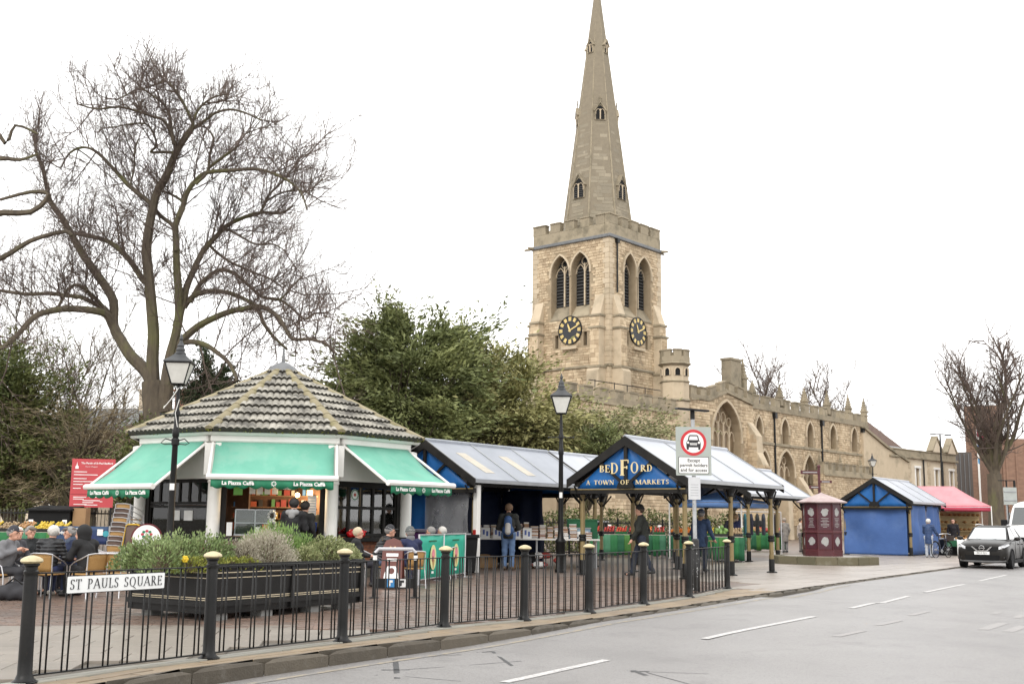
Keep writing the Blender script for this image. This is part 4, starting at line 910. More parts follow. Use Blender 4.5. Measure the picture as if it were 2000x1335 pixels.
def evergreen(name, label, Y, sprays, mat, size=.16, n=26000, trunk=None, sprig=1.0, seed=1, flat=.2, clump=.28, per=46, group=None, asp=.34):
    "crown of leaf clumps: sprays = [(px, py, rx, ry, rdepth)] ellipses (px at depth Y) filled with clumps, each clump many small leaves"
    r = np.random.RandomState(seed); c0 = X3(sprays[0][0], Y); root = thing(name, label, 'tree' if trunk else 'shrub', c0, 0, group); mp = Y / F; cl_ = []
    A = np.array([s_[2] * s_[3] for s_ in sprays], float); A /= A.sum(); nc = n // per
    for (px, py, rx, ry, rd), q in zip(sprays, A):
        k = max(6, int(nc * q)); d = r.normal(size=(k, 3)); d /= np.linalg.norm(d, axis=1, keepdims=True); rr = (r.rand(k, 1) ** .38)
        c = at(px, py, Y); cl_.append(np.array(c) + d * rr * np.array([rx * mp, rd, ry * mp]))
    C = np.concatenate(cl_); C = C[C[:, 2] > .1]; K = len(C)
    ctr = C.mean(0); out = C - ctr; out /= np.linalg.norm(out, axis=1, keepdims=True) + 1e-6; out[:, 2] = out[:, 2] * .5 + r.uniform(-.25, .5, K); out[:, :2] += r.normal(size=(K, 2)) * .4
    t = r.normal(size=(K, per, 1)) * .6 + .3; sp = clump * r.uniform(.6, 1.5, (K, 1, 1)); P = C[:, None, :] + out[:, None, :] * t * sp * 1.9 + r.normal(size=(K, per, 3)) * sp * np.array([.5, .5, .24])
    tint = np.clip(r.rand(K, 1) * .75 + r.rand(K, per) * .4 - .08, 0, 1).ravel(); P = P.reshape(-1, 3); dirs = np.repeat(out, per, 0)
    P -= np.array(c0); ok = P[:, 2] > .02; leaves('crown', P[ok], size, mat, root, tint[ok], asp, flat, dirs=dirs[ok])
    b = B(); rr_ = random.Random(seed)
    base = Vector((0, 0, -.1)); ct = Vector(ctr) - c0
    if trunk: b.tube([base, Vector((ct.x * .4, 0, ct.z * .5)), Vector((ct.x, ct.y, ct.z * 1.1))], [trunk, trunk * .75, trunk * .3], 8, cap=False)
    for i in range(0, K, max(1, K // 110)):
        q = Vector(C[i]) - c0; s_ = Vector((ct.x * .6, ct.y * .6, max(.0, q.z * rr_.uniform(.35, .7)))); m_ = s_.lerp(q, .55) + Vector((rr_.uniform(-.2,.2), rr_.uniform(-.2,.2), .15)); b.tube([s_, m_, q], [.06, .04, .012], 4, cap=False)
    obj('trunk', b, m_bark, root, smooth=True); return root
evergreen('yew_tree', 'tall dark green yew with a ragged pointed top behind the blue roofed stalls', 50, [(775,655,38,48,1.1),(745,690,60,60,1.8),(800,720,75,75,2.3),(868,690,42,55,1.4),(905,668,22,22,.7),(720,760,62,85,2.2),(800,830,95,90,2.6),(880,770,62,90,2),(690,800,40,70,1.5),(772,625,16,18,.5),(850,652,16,18,.6)], m_yew, .25, 46000, .35, seed=2, clump=.47, per=120)
evergreen('yew_tree', 'paler olive green yew in front of the church tower', 53, [(965,760,80,75,2.2),(1000,735,46,52,1.6),(940,820,95,80,2.5),(1040,828,65,60,2),(1000,850,100,70,2.2),(930,690,25,35,.8),(1085,838,40,42,1.4)], m_yew2, .24, 32000, .3, seed=3, clump=.5, per=100)
evergreen('shrub_thicket', 'loose ivy covered thicket between the yew and the church wall', 56, [(1130,835,50,45,1.6),(1180,845,55,45,1.6),(1110,860,60,50,1.5),(1230,835,40,42,1.3),(1275,850,30,35,1)], m_ivy, .2, 9000, .15, seed=4, clump=.5, per=70)
evergreen('dark_shrub', 'dark green shrub against the pale church wall behind the market roofs', 52, [(1175,868,36,30,1)], m_yew, .18, 4000, .1, seed=5)
evergreen('cypress', 'dark twin pointed cypress beside the trunk of the big lime', 49, [(402,715,8,22,.3),(400,745,20,34,.6),(432,730,8,24,.3),(432,765,20,36,.6),(385,790,35,45,1),(420,800,40,40,1),(400,690,5,14,.2)], m_cyp, .17, 13000, .15, seed=6, flat=-.6, clump=.2)
evergreen('dark_evergreen', 'large dark evergreen at the edge of the churchyard beyond the iron railing', 44, [(20,760,75,90,2),(60,830,70,90,1.8),(10,900,70,80,2),(90,890,60,75,1.6),(50,940,80,50,1.5),(-30,820,60,120,2)], m_drk, .19, 34000, .3, seed=7, clump=.46, per=110)
evergreen('evergreen_bush', 'dark round evergreen bush beside the red notice board', 40, [(232,930,45,40,.8),(262,900,30,40,.7),(250,965,50,28,.8),(285,860,25,45,.7)], m_drk, .14, 7000, .08, seed=8)
for i, (px, Y, h, sd, lb) in enumerate([(40,47,11.5,21,'tangled brown bare shrub tree at the left above the dark evergreen'), (120,50,12.2,22,'bare twiggy tree with upright stems between the evergreen and the brick house'), (180,52,9.5,23,'brown bare thorn tree in front of the red brick house'), (235,50,8.0,24,'low bare thorn tree beside the trunk of the big lime')]):
    bare_tree('thorn_tree', lb, X3(px, Y), h, sd, .8, 8, .15, m_bark, m_twig2, 1.2, dens=1.9, trunk=.14, group='bare thorn trees in the churchyard')
m_scrub = leafmat('brown_scrub_twig', (.17,.13,.08), (.33,.27,.16))
evergreen('bramble_thicket', 'tangled brown leafless thicket between the dark evergreen and the red notice board', 43, [(130,900,60,70,1.2),(190,850,60,80,1.2),(110,820,40,60,1),(235,840,40,70,1),(180,950,80,35,1.2),(60,955,70,30,1)], m_scrub, .36, 6500, None, seed=12, clump=.5, per=60, asp=.05)
# tree out of sight to the left whose limbs reach in
lt = thing('bare_tree', 'bare tree whose mossy arching limbs reach in from beyond the edge', 'tree', X3(-190, 39)); t2 = Tree(31); mp2 = 39 / F
LB = Vector(lt.location)
for P, ra, rb in [([(-190,1060),(-185,900),(-170,760),(-140,640)], 20, 14), ([(-150,660),(-90,480),(-20,420),(60,414),(95,380),(60,375),(0,390)], 9, 3), ([(-160,600),(-60,330),(0,310),(40,312),(75,300)], 8, 2), ([(-150,560),(-70,520),(0,505),(60,470),(125,452),(140,460)], 8, 3), ([(-120,520),(-40,240),(10,280),(30,245),(75,262)], 6, 2)]:
    pts = smooth_path([at(x, y, 39) - LB for x, y in P], 3); n = len(pts); t2.limb(pts, [lerp(ra, rb, i / (n-1)) * mp2 for i in range(n)], True, 6)
    if ra < 15: t2.clothe(pts, None, 3.0, 1.1, 2, up=.5, r0=.015, kids=3, start=.35); t2.clothe(pts, None, 1.0, 1.6, 1, up=1.4, r0=.012, kids=2, start=.5, wob=.08)
t2.done(lt, m_bark, m_twig)
# hedge behind the market
hd = thing('hedge', 'clipped evergreen hedge along the churchyard railing behind the stalls', 'hedge', X3(1240, 47))
hp = []
for q in range(9000):
    k = R.random(); a = X3(900, 44.5).lerp(X3(1440, 52), k); a.x += R.gauss(0, .2); a.y += R.gauss(0, .35); a.z = R.uniform(.1, 1.75 + .35 * sin(k * 40) * .4 + R.gauss(0, .08)); hp.append(tuple(a - Vector(hd.location)))
leaves('foliage', np.array(hp), .15, m_hedge, hd, aspect=.5)
# ================================================================ buildings behind
m_cream = M('cream_stucco', (.60,.52,.40), (.52,.44,.33), .8, ns=1, stain=[((.36,.30,.22), .5, .55, .75, .4)])
m_redb = M('red_brick_wall', (.24,.115,.075), (.17,.085,.06), .9, var='tint', ns=2, bump=.2)
m_brnb = M('brown_brick_wall', (.27,.165,.115), (.20,.12,.085), .9, ns=1.5, bump=.2, stretch=(1,1,3))
m_grslate = M('roof_slate', (.19,.20,.205), (.13,.14,.145), .6, ns=2)
m_redtile = M('red_roof_tile', (.135,.09,.07), (.09,.06,.05), .85, ns=3, bump=.4, bs=10)
m_wfr = m_white
def house(name, label, base, hd, wd, dp, eave, ridge, wall, roof, wins, group=None, gable=False, chim=()):
    "box house: local x along the front, -y to the front; wins = [(x, z, w, h)]"
    root = thing(name, label, 'building', base, hd, group); wl_ = Wall((0,0,0), (1,0,0), (0,-1,0)); hs = [[(x - w_/2, z), (x + w_/2, z), (x + w_/2, z + h_), (x - w_/2, z + h_)] for x, z, w_, h_ in wins]
    b = B(); wl_.face(b, [(0,0), (wd,0), (wd,eave), (0,eave)], hs, .18); b.quad((0,0,0), (0,0,eave), (0,dp,eave), (0,dp,0)); b.quad((wd,0,0), (wd,dp,0), (wd,dp,eave), (wd,0,eave)); b.quad((0,dp,0), (0,dp,eave), (wd,dp,eave), (wd,dp,0))
    if gable: b.add([(0,0,eave),(0,dp,eave),(0,dp/2,ridge)], [(0,1,2)]); b.add([(wd,0,eave),(wd,dp,eave),(wd,dp/2,ridge)], [(0,2,1)])
    obj('wall', b, wall, root)
    b = B(); e = .35; q = .0 if gable else dp / 2
    v = [(-e,-e,eave), (wd+e,-e,eave), (wd+e,dp+e,eave), (-e,dp+e,eave), (q - (e if gable else 0), dp/2, ridge), (wd - q + (e if gable else 0), dp/2, ridge)]
    b.add(v, [(0,1,5,4), (2,3,4,5), (1,2,5), (3,0,4), (3,2,1,0)]); rf = obj('roof', b, roof, root, solid=.06)
    for x in chim: b = B(); b.bx(x-.5, x+.5, dp/2-.35, dp/2+.35, ridge - 1.2, ridge + 1.3).bx(x-.58, x+.58, dp/2-.43, dp/2+.43, ridge + 1.3, ridge + 1.45); obj('chimney', b, wall, rf)
    for (x, z, w_, h_) in wins:
        b = B(); wl_.box(b, x - w_/2, x + w_/2, z, z + h_, -.17, -.13); wn_ = obj('window', b, m_pane, root)
        b = B(); fr = .07
        for xx in (x - w_/2, x - fr/2, x + w_/2 - fr): wl_.box(b, xx, xx + fr, z, z + h_, -.125, -.07)
        for k in range(4): zz = z + (h_ - fr) * k / 3; wl_.box(b, x - w_/2, x + w_/2, zz, zz + fr, -.122, -.073)
        obj('frame', b, m_wfr, wn_); b = B(); wl_.box(b, x - w_/2 - .08, x + w_/2 + .08, z - .12, z - .002, -.1, .1); obj('sill', b, m_cream, wn_)
    return root
def front(px, Y): return X3(px, Y)
house('brick_house', 'red brick house with sash windows behind the thorn trees', front(148, 66), radians(-8), 5.2, 7, 5.6, 7.6, m_redb, m_redtile, [(1.2,1.0,.95,1.6), (3.6,1.0,.95,1.6), (1.2,3.5,.95,1.5), (3.6,3.5,.95,1.5)], chim=(4.6,))
house('cream_house', 'cream rendered house half hidden by the dark evergreen and bare shrubs', front(60, 62), radians(-8), 3.0, 6, 6.0, 7.2, m_cream, m_grslate, [(.9,1.2,.9,1.5), (2.3,1.2,.9,1.5), (.9,3.8,.9,1.4), (2.3,3.8,.9,1.4)])
house('pale_house', 'long pale house front above the red notice board', front(-30, 84), radians(-6), 34, 8, 7.2, 9.6, m_cream, m_grslate, [(2.4 + 3.1*i, z, 1.0, 1.7) for i in range(10) for z in (1.0, 4.3)], chim=(10, 20))
house('tiled_house', 'red tiled roof showing between the cafe roof and the yew', front(585, 84), radians(5), 9, 8, 8.6, 10.9, m_redb, m_redtile, [(2,5,1,1.6), (5,5,1,1.6)])
# pale stone hall and what stands beyond the nave
def PX(px, Y): return X3(px, Y)
hall = PX(1742, 118); ang = heading(45)
house('tiled_house', 'brown tiled roof behind the east end of the nave', PX(1672, 128), heading(60), 9.5, 7, 9.2, 13.7, m_redb, m_redtile, [(4,5,1,1.6)])
hr = thing('stone_hall', 'pale stone hall with pedimented bays next to the church', 'building', hall, ang); hw = Wall((0,0,0), (1,0,0), (0,-1,0))
wl_len = 16.2; ze = 8.55
wins = [(6.4,3.2,.85,4.3), (11.1,3.2,.85,4.3), (14.9,3.2,.85,4.3)]
b = B(); hs = [[(x-w_/2,z),(x+w_/2,z),(x+w_/2,z+h_),(x-w_/2,z+h_)] for x,z,w_,h_ in wins]
hw.face(b, [(0,0),(wl_len,0),(wl_len,ze),(0,ze)], hs, .25); b.quad((0,0,0),(0,0,ze),(0,12,ze),(0,12,0)); b.quad((wl_len,0,0),(wl_len,12,0),(wl_len,12,ze),(wl_len,0,ze)); obj('wall', b, m_cream, hr)
for x,z,w_,h_ in wins:
    b = B(); hw.box(b, x-w_/2, x+w_/2, z, z+h_, -.24, -.2); wn_ = obj('window', b, m_pane2, hr); b = B(); hw.box(b, x-w_/2-.2, x-w_/2, z, z+h_, 0, .08); hw.box(b, x+w_/2, x+w_/2+.2, z, z+h_, 0, .08); hw.box(b, x-w_/2-.3, x+w_/2+.3, z+h_, z+h_+.25, 0, .14); hw.box(b, x-w_/2-.2, x+w_/2+.2, z-.15, z-.003, 0, .12); obj('surround', b, m_white, wn_); b = B(); hw.box(b, x-.03, x+.03, z, z+h_, -.195, -.15); hw.box(b, x-w_/2, x+w_/2, z+h_/2-.03, z+h_/2+.03, -.19, -.14); obj('frame', b, m_white, wn_)
for xq in (4.6, 9.2, 13.0, 16.0):
    for k in range(18): b = B(); hw.box(b, xq - (.35 if k % 2 else .25), xq + (.35 if k % 2 else .25), k*.46 + .02, k*.46 + .44, -.02, .06); obj('quoin', b, m_ash, hr)
b = B(); hw.box(b, -.1, wl_len + .15, ze - .1, ze + .14, -.1, .28); hw.box(b, 0, wl_len, ze + .14, ze + .75, -.3, .06); hw.box(b, -.05, wl_len + .05, ze + .75, ze + .88, -.35, .14); obj('cornice', b, m_weath, hr, bevel=.03)
b = B(); b.add([(0,.3,ze+.3),(wl_len,.3,ze+.3),(wl_len,12,ze+.3),(0,12,ze+.3),(3,6,ze+1.9),(wl_len-2,6,ze+1.9)], [(0,1,5,4),(2,3,4,5),(1,2,5),(3,0,4)]); obj('roof', b, m_grslate, hr)
for x in (11.1, 14.9):
    b = B(); hw.prism(b, [(x-1.2,ze+.88),(x+1.2,ze+.88),(x,ze+2.5)], -.4, .2); pd = obj('pediment', b, m_cream, hr); b = B(); hw.ring(b, [(x-1.25,ze+.9),(x,ze+2.5),(x+1.25,ze+.9)], .2, -.42, .32); obj('raking_cornice', b, m_weath, pd)
for x in (7.7, 12.4): b = B(); b.tube([(x,-.15,.2),(x,-.15,ze)], .08, 6); obj('drainpipe', b, m_black, hr)
gb = B(); gw = PX(1697, 114.5)
sh = thing('gabled_hall', 'stone gabled range with a sloping parapet beyond the porch', 'building', gw, heading(46)); b = B(); hw.prism(b, [(-.4,0),(9,0),(9,8.2),(4.2,9.6),(-.4,11.3)], -4, 0); obj('wall', b, m_ash, sh); b = B(); hw.ring(b, [(9.1,8.2),(4.2,9.6),(-.4,11.3)], .25, -4.2, .2); obj('coping', b, m_weath, sh)
# modern brick blocks at the far right
bt = thing('brick_tower', 'tall brown brick tower block with a vertical white banner behind the roadside tree', 'building', PX(1895, 150), heading(112)); b = B(); b.bx(0,4.6,0,6,0,17.2); obj('wall', b, m_brnb, bt)
b = B(); hw.box(b, 1.35, 2.75, 4.0, 14.9, .05, .12); bn = obj('banner', b, m_white, bt); 
for i, c in enumerate([(.55,.05,.12), (.03,.18,.48), (.02,.25,.5)]):
    b = B(); z = (13.2, 11.4, 9.6)[i]; hw.prism(b, [(1.42,z),(2.68,z-1.2),(2.68,z-.5),(1.42,z+.7)], .12, .13); obj('banner_stripe', b, M('banner_colour', c, rough=.6), bn)
b = B(); hw.box(b, .15, .65, 6.3, 8.3, .03, .1); obj('sign_panel', b, m_white, bt)
for k in range(5): b = B(); hw.box(b, -.02, 4.6, 3.4 + 3.6*k, 3.5 + 3.6*k, 0, .03); obj('brick_band', b, m_brnb, bt)
br = thing('brick_block', 'long low reddish brick building behind the roadside tree and the white van', 'building', PX(1966, 120), heading(98)); b = B(); hs = [[(1.5+3*i,.8),(3.4+3*i,.8),(3.4+3*i,3.0),(1.5+3*i,3.0)] for i in range(7)]; hw.face(b, [(0,0),(26,0),(26,10.6),(0,10.6)], hs, .3); b.bx(0,26,.4,9,0,10.5); obj('wall', b, m_brnb, br)
for h in hs: b = B(); hw.prism(b, h, -.3, -.2); obj('window', b, m_pane, br)
for k in range(26): b = B(); hw.box(b, k + .3, k + .5, 3.4, 10.2, 0, .12); obj('brick_pier', b, m_brnb, br)
dk = thing('dark_building', 'dark grey clad building between the stone hall and the brick tower', 'building', PX(1862, 140), heading(100)); b = B(); b.bx(0,2.6,0,8,0,10.4); obj('wall', b, M('grey_cladding', (.10,.085,.075), (.075,.065,.06), .7, stretch=(3,3,.2)), dk)
for k in range(5): b = B(); hw.box(b, .15 + k*.5, .25 + k*.5, .5, 10.2, 0, .12); obj('cladding_fin', b, m_lead, dk)
tb = thing('terrace_building', 'far terrace closing the end of the road beyond the van', 'building', PX(2010, 190), heading(88)); b = B(); b.bx(0,60,0,8,0,9); obj('wall', b, m_brnb, tb)
# ================================================================ the octagonal cafe
m_awn = M('mint_awning_canvas', (.155,.42,.315), (.11,.34,.255), .75, ns=.9, stain=[((.27,.47,.38), 1.6, .5, .75, .6), ((.12,.27,.20), .8, .58, .75, .5)], bump=.08, bs=25)
m_val = M('green_valance', (.015,.20,.10), (.01,.14,.07), .7, ns=5)
m_tile = M('weathered_roof_tile', (.42,.40,.345), (.24,.225,.19), .85, var='obj', ns=5, bump=.35, bs=30, stain=[((.06,.056,.05), 2.1, .47, .6, .8), ((.07,.065,.055), 9, .54, .64, .7)])
m_tedge = M('mossy_shade_tile_edge', (.03,.028,.024), (.05,.046,.036), .9, ns=8)  # mossy butt edges, darkened to paint the shadow line between courses
m_hip = M('mossy_ridge_tile', (.33,.285,.19), (.22,.19,.115), .9, var='obj', ns=5, bump=.4, bs=25, stain=[((.17,.155,.06), 2, .5, .68, .6)])
m_moss = M('moss', (.20,.21,.035), (.13,.14,.03), .95, ns=20)
m_cbrick = M('cafe_brick', (.32,.12,.06), (.20,.075,.045), .85, var='obj', ns=6, bump=.3)
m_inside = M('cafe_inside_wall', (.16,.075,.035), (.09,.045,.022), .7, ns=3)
m_wood = M('varnished_wood', (.22,.115,.045), (.16,.08,.03), .45, ns=3, stretch=(1,1,8))
m_steel = M('steel', (.45,.46,.47), (.36,.37,.38), .3, metal=.7)
bulb = glow('lit_bulb', (1,.72,.35), 9)
YC0 = 26.0; CAL = radians(10); xa_, xb_ = at(421, 990, YC0).x, at(649, 990, YC0).x; ca_ = (xb_ - xa_) / (cos(CAL) + .2 * sin(CAL)); cap_ = ca_ * 1.2071; CC = Vector(((xa_ + xb_) / 2 - .02 - cap_ * sin(CAL), YC0 + cap_ * cos(CAL), 0)); CRI = Matrix.Rotation(-CAL, 3, 'Z')
cafe = thing('cafe', 'white octagonal cafe kiosk with tiled roof and mint green awnings', 'cafe', CC, CAL)
RV = cap_ / cos(pi / 8); zE = at(540, 843, YC0 - .3).z; zS = at(535, 1048, YC0).z; zCap = at(649, 932, YC0).z; zF = at(535, 866, YC0).z; zW = zCap + .02
def vert(k, r=RV): a = -pi/2 - pi/8 + k * pi/4; return Vector((r * cos(a), r * sin(a), 0))
faces = []
for k in range(8):   # face k between vert k and k+1; k = 0 is the front
    p, q = vert(k), vert(k + 1); t = (q - p).normalized(); n = Vector((t.y, -t.x, 0)); faces.append(Wall(p, t, n))
for k in range(8):
    v = vert(k, RV + .02); b = B(); b.lathe([(.19,0),(.19,.12),(.165,.16),(.15,.2),(.148,zCap-.16),(.165,zCap-.15),(.165,zCap-.11),(.15,zCap-.1),(.19,zCap-.03),(.2,zCap)], (v.x, v.y, 0), 16); obj('column', b, m_white, cafe, smooth=True)
    b = B(); vv = vert(k, RV + .03); b.bx(-.2,.2,-.2,.2,zCap,zF - .02, M=Matrix.Translation(vv) @ Matrix.Rotation(-pi/2 - pi/8 + k*pi/4 + pi/2, 4, 'Z')); obj('pilaster_block', b, m_white, cafe, bevel=.02)
W_ = ca_
b = B()
for w_ in faces:
    w_.box(b, .0, W_, zCap, zF, -.14, .04); w_.box(b, .0, W_, zF + .001, zF + .12, -.14, .12); w_.box(b, 0, W_, zCap - .06, zCap + .02, -.12, .07)
obj('frieze', b, m_white, cafe)
b = B()
for rr, z0, z1 in ((RV + .14, zF + .12, zF + .2), (RV + .22, zF + .2, zE - .1), (RV + .34, zE - .1, zE - .02)):
    b.lathe([(rr - .06, z0), (rr, z0 + .015), (rr + .05, z1)], n=8, ph=-pi/2 - pi/8)
obj('fascia', b, m_white, cafe, kind='stuff') if False else obj('fascia', b, m_white, cafe)
# dado, sills
for k in range(8):
    w_ = faces[k]; b = B(); w_.box(b, .1, W_ - .1, 0, zS - .1, -.16, -.03); obj('dado', b, m_mortar, cafe)
    if k in (0, 1, 7):
        z = .02; i = 0; pb = None
        while z < zS - .16:
            a = .16 - (.11 if i % 2 else 0)
            while a < W_ - .16:
                L = min(.215, W_ - .14 - a)
                if L > .05 and z > .28:
                    b = B(); w_.box(b, a, a + L, z, z + .065, -.03, -.012); obj('brick', b, m_cbrick, cafe)
                a += .225
            z += .075; i += 1
    b = B(); w_.box(b, .08, W_ - .08, zS - .1, zS, -.2, .16); obj('sill', b, m_blackwood if k != 0 else m_dark, cafe, bevel=.01)
# windows and openings
zT = zCap - .06; tr_ = lerp(zS, zT, .73)
def bars(w_, xs, zs, z0, z1, par, th=.05, d=-.06, name='glazing_bar', mat=None):
    for x in xs: b = B(); w_.box(b, x - th/2, x + th/2, z0, z1, d - .05, d); obj(name, b, mat or m_blackwood, par)
    for z in zs: b = B(); w_.box(b, xs[0] - th/2, xs[-1] + th/2, z - th/2, z + th/2, d - .048, d + .004); obj(name, b, mat or m_blackwood, par)
for k in range(8):
    w_ = faces[k]; b = B(); w_.box(b, .14, .26, zS, zT, -.14, -.02); w_.box(b, W_-.26, W_-.14, zS, zT, -.14, -.02); w_.box(b, .14, W_-.14, zT - .08, zT + .05, -.141, -.015); fr = obj('window_frame', b, m_blackwood, cafe)
    if k == 0: continue
    if k == 7:
        xs = [.26 + i * (W_ - .52) / 6 for i in range(7)]; bars(w_, xs, [tr_ - .2], tr_ - .2, zT - .08, fr, .06); bars(w_, [.26, W_ - .26], [tr_ - .28], zS, tr_ - .2, fr, .06)
        b = B(); w_.box(b, .26, W_ - .26, tr_ - .24, zT - .08, -.09, -.085); obj('pane', b, m_glass, fr); b = B(); w_.box(b, .26, W_ - .26, zS, tr_ - .3, -.09, -.085); obj('pane', b, m_glass, fr)
        for i in range(6): b = B(); w_.box(b, xs[i] + .05, xs[i+1] - .05, tr_ - .15, zT - .12, -.16, -.13); obj('blind', b, m_white, fr)
    else:
        n = 5; xs = [.26 + i * (W_ - .52) / n for i in range(n + 1)]; zm = lerp(zS, zT, .53); bars(w_, xs, [zS + .05, zm, zT - .1], zS, zT - .08, fr, .07)
        for i in range(n):
            for z0, z1 in ((zS + .06, zm - .03), (zm + .03, zT - .12)): b = B(); w_.box(b, xs[i] + .035, xs[i+1] - .035, z0, z1, -.1, -.095); obj('pane', b, glassmat('reflecting_window_glass', (.8,.82,.82), .84, .03) if i == 0 and z0 < zm - .1 and k == 1 else bpy.data.materials.get('reflecting_window_glass') or m_glass, fr)
        if k == 1:
            for i in range(n):
                for z0, z1 in ((zS + .2, zm - .15), (zm + .12, zT - .25)):
                    b = B(); w_.box(b, xs[i] + .08, xs[i+1] - .08, z0, z1, -.125, -.12); obj('painted_reflection', b, M('tree_reflection_pattern', (.58,.57,.54), (.05,.05,.05), .7, ns=7, stain=[((.5,.5,.48), 19, .5, .6, .6)]) if 'tree_reflection_pattern' not in bpy.data.materials else bpy.data.materials['tree_reflection_pattern'], fr)  # panels behind the panes, painted with the reflections of trees
            xr_ = (xs[1] + xs[2]) / 2; zr_ = lerp(zm, zT, .5); b = B(); w_.prism(b, [(xr_ + .13*cos(t*pi/10), zr_ + .13*sin(t*pi/10)) for t in range(20)], -.094, -.09); o_ = obj('window_sticker', b, m_print, fr); b = B(); w_.ring(b, [(xr_ + .1*cos(t*pi/10), zr_ + .1*sin(t*pi/10)) for t in range(21)], .025, -.09, -.087); w_.prism(b, [(xr_ + .04*cos(t*pi/5), zr_ + .04*sin(t*pi/5)) for t in range(10)], -.09, -.087, 1); obj('window_emblem', b, [m_val, M('emblem_red', (.5,.08,.06), rough=.6)], fr)
# front: open counter with the shop inside
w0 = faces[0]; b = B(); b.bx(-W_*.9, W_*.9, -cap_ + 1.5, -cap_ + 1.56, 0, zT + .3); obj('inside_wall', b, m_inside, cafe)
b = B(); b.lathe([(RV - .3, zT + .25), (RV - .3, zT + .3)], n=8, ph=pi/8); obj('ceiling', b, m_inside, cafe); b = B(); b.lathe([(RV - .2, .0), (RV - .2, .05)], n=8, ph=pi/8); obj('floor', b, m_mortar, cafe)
def inside(x, z, d): return Vector((x - W_/2, -cap_ + d, z))
def ibox(nm, x0, x1, z0, z1, d0, d1, mat, par=cafe, **kw):
    b = B(); b.bx(x0 - W_/2, x1 - W_/2, -cap_ + d0, -cap_ + d1, z0, z1); return obj(nm, b, mat, par, **kw)
ibox('counter', .2, W_ - .2, zS - .1, zS + .02, .05, .55, m_wood)
cab = ibox('display_cabinet', .45, 1.35, zS + .02, zS + .06, .12, .5, m_steel)
for x in (.46, .9, 1.33): ibox('cabinet_post', x, x + .025, zS + .06, zS + .62, .12, .15, m_steel, cab)
for z in (.3, .6): ibox('cabinet_shelf', .46, 1.35, zS + z, zS + z + .02, .12, .5, m_steel, cab)
ibox('cabinet_glass', .46, 1.35, zS + .06, zS + .6, .112, .118, m_glass, cab)
ibox('cabinet_back', .46, 1.35, zS + .06, zS + .6, .5, .52, M('dark_green_glass', (.03,.05,.04), (.05,.06,.04), .2), cab)
pal = [M('packet_colour', c, rough=.6) for c in [(.55,.12,.05), (.5,.35,.1), (.08,.2,.4), (.6,.55,.45), (.12,.3,.1), (.35,.05,.04), (.65,.62,.58), (.05,.04,.03)]]
rr = random.Random(5)
for sh in range(5):
    z = zS + .15 + sh * .27; ibox('shelf', .3, W_ - .3, z - .025, z, 1.28, 1.5, m_wood); x = .34
    while x < W_ - .4:
        w2 = rr.uniform(.06, .16); h2 = rr.uniform(.08, .2)
        if rr.random() < .85: ibox('packet', x, x + w2, z + .001, z + h2, 1.32, 1.4, rr.choice(pal))
        x += w2 + rr.uniform(.01, .06)
for i in range(4): b = B(); x = .75 + i * .17; b.bx(x - W_/2, x + .13 - W_/2, -cap_ + .3, -cap_ + .34, zT - .33, zT - .14); obj('hanging_bag', b, m_print, cafe)
ibox('green_notice', .40, .60, zT - .36, zT - .18, .16, .18, M('lime_green', (.22,.55,.12), rough=.6))
sg = ibox('coffee_sign', 1.36, 1.72, zT - .22, zT - .04, .13, .15, m_print); text('coffee_lettering', 'COLLECT HERE', .05, m_blackprint, sg, frame4(inside(1.54, zT - .10, .128), (1,0,0), (0,0,1)), .001); ibox('arrow_mark', 1.53, 1.55, zT - .2, zT - .16, .126, .129, m_blackprint, sg)
mn = ibox('menu_board', 2.08, 2.28, zS + .5, zS + .95, .3, .32, m_steel)
for i in range(6): ibox('menu_line', 2.1, 2.26, zS + .55 + i*.06, zS + .57 + i*.06, .296, .3, m_print, mn)
ibox('notice_sheet', .92, 1.04, zS + .04, zS + .22, .02, .03, m_print); ibox('orange_poster', 1.08, 1.22, zS + .08, zS + .28, .06, .07, pal[0])
ibox('leaflet_stack', .3, .42, zS + .02, zS + .32, -.08, .0, m_print); nb = ibox('newspaper_rack', 1.9, 2.08, zS + .02, zS + .3, -.05, .05, m_print)
for i in range(3): ibox('newspaper_line', 1.92, 2.06, zS + .06 + i*.08, zS + .10 + i*.08, -.056, -.05, pal[7] if i != 1 else pal[1], nb)
b = B(); p = inside(2.2, zS + .02, .05); b.lathe([(.09,0),(.11,.3),(.12,.3),(.12,.32)], (p.x, p.y, p.z), 12); tag_ = obj('blue_bucket', b, M('blue_plastic', (.01,.05,.28), rough=.4), cafe, smooth=True)
for px in (581, 631):
    p = CRI @ (at(px, 966, YC0 + (.45 if px < 600 else 1.3)) - CC); b = B(); b.ball(p, .055 if px < 600 else .045, 10, 8); lb = obj('lamp_globe', b, bulb, cafe, smooth=True); b = B(); b.tube([p + V(0,0,.05), V(p.x, p.y, zT + .25)], .008, 4); obj('lamp_cord', b, m_black, lb)
    L = bpy.data.lights.new('cafe_lamp', 'POINT'); L.energy = 26 if px < 600 else 45; L.color = (1,.72,.42); L.shadow_soft_size = .06; lo = bpy.data.objects.new('cafe_lamp', L); COL.objects.link(lo); lo.parent = cafe; lo.location = p + V(0,-.08,-.08)
# flower wreath on the counter post
for (x, z) in ((1.29, zS + .48), (1.3, zS + .26)):
    p = inside(x, z, .1)
    b = B()
    for t in range(9): b.ball(p + V(.08*cos(t*2*pi/9), 0, .1*sin(t*2*pi/9)), .028, 6, 4)
    b.ball(p, (.045,.03,.06), 8, 5, 1); obj('flower_decoration', b, [m_print, pal[7]], cafe)
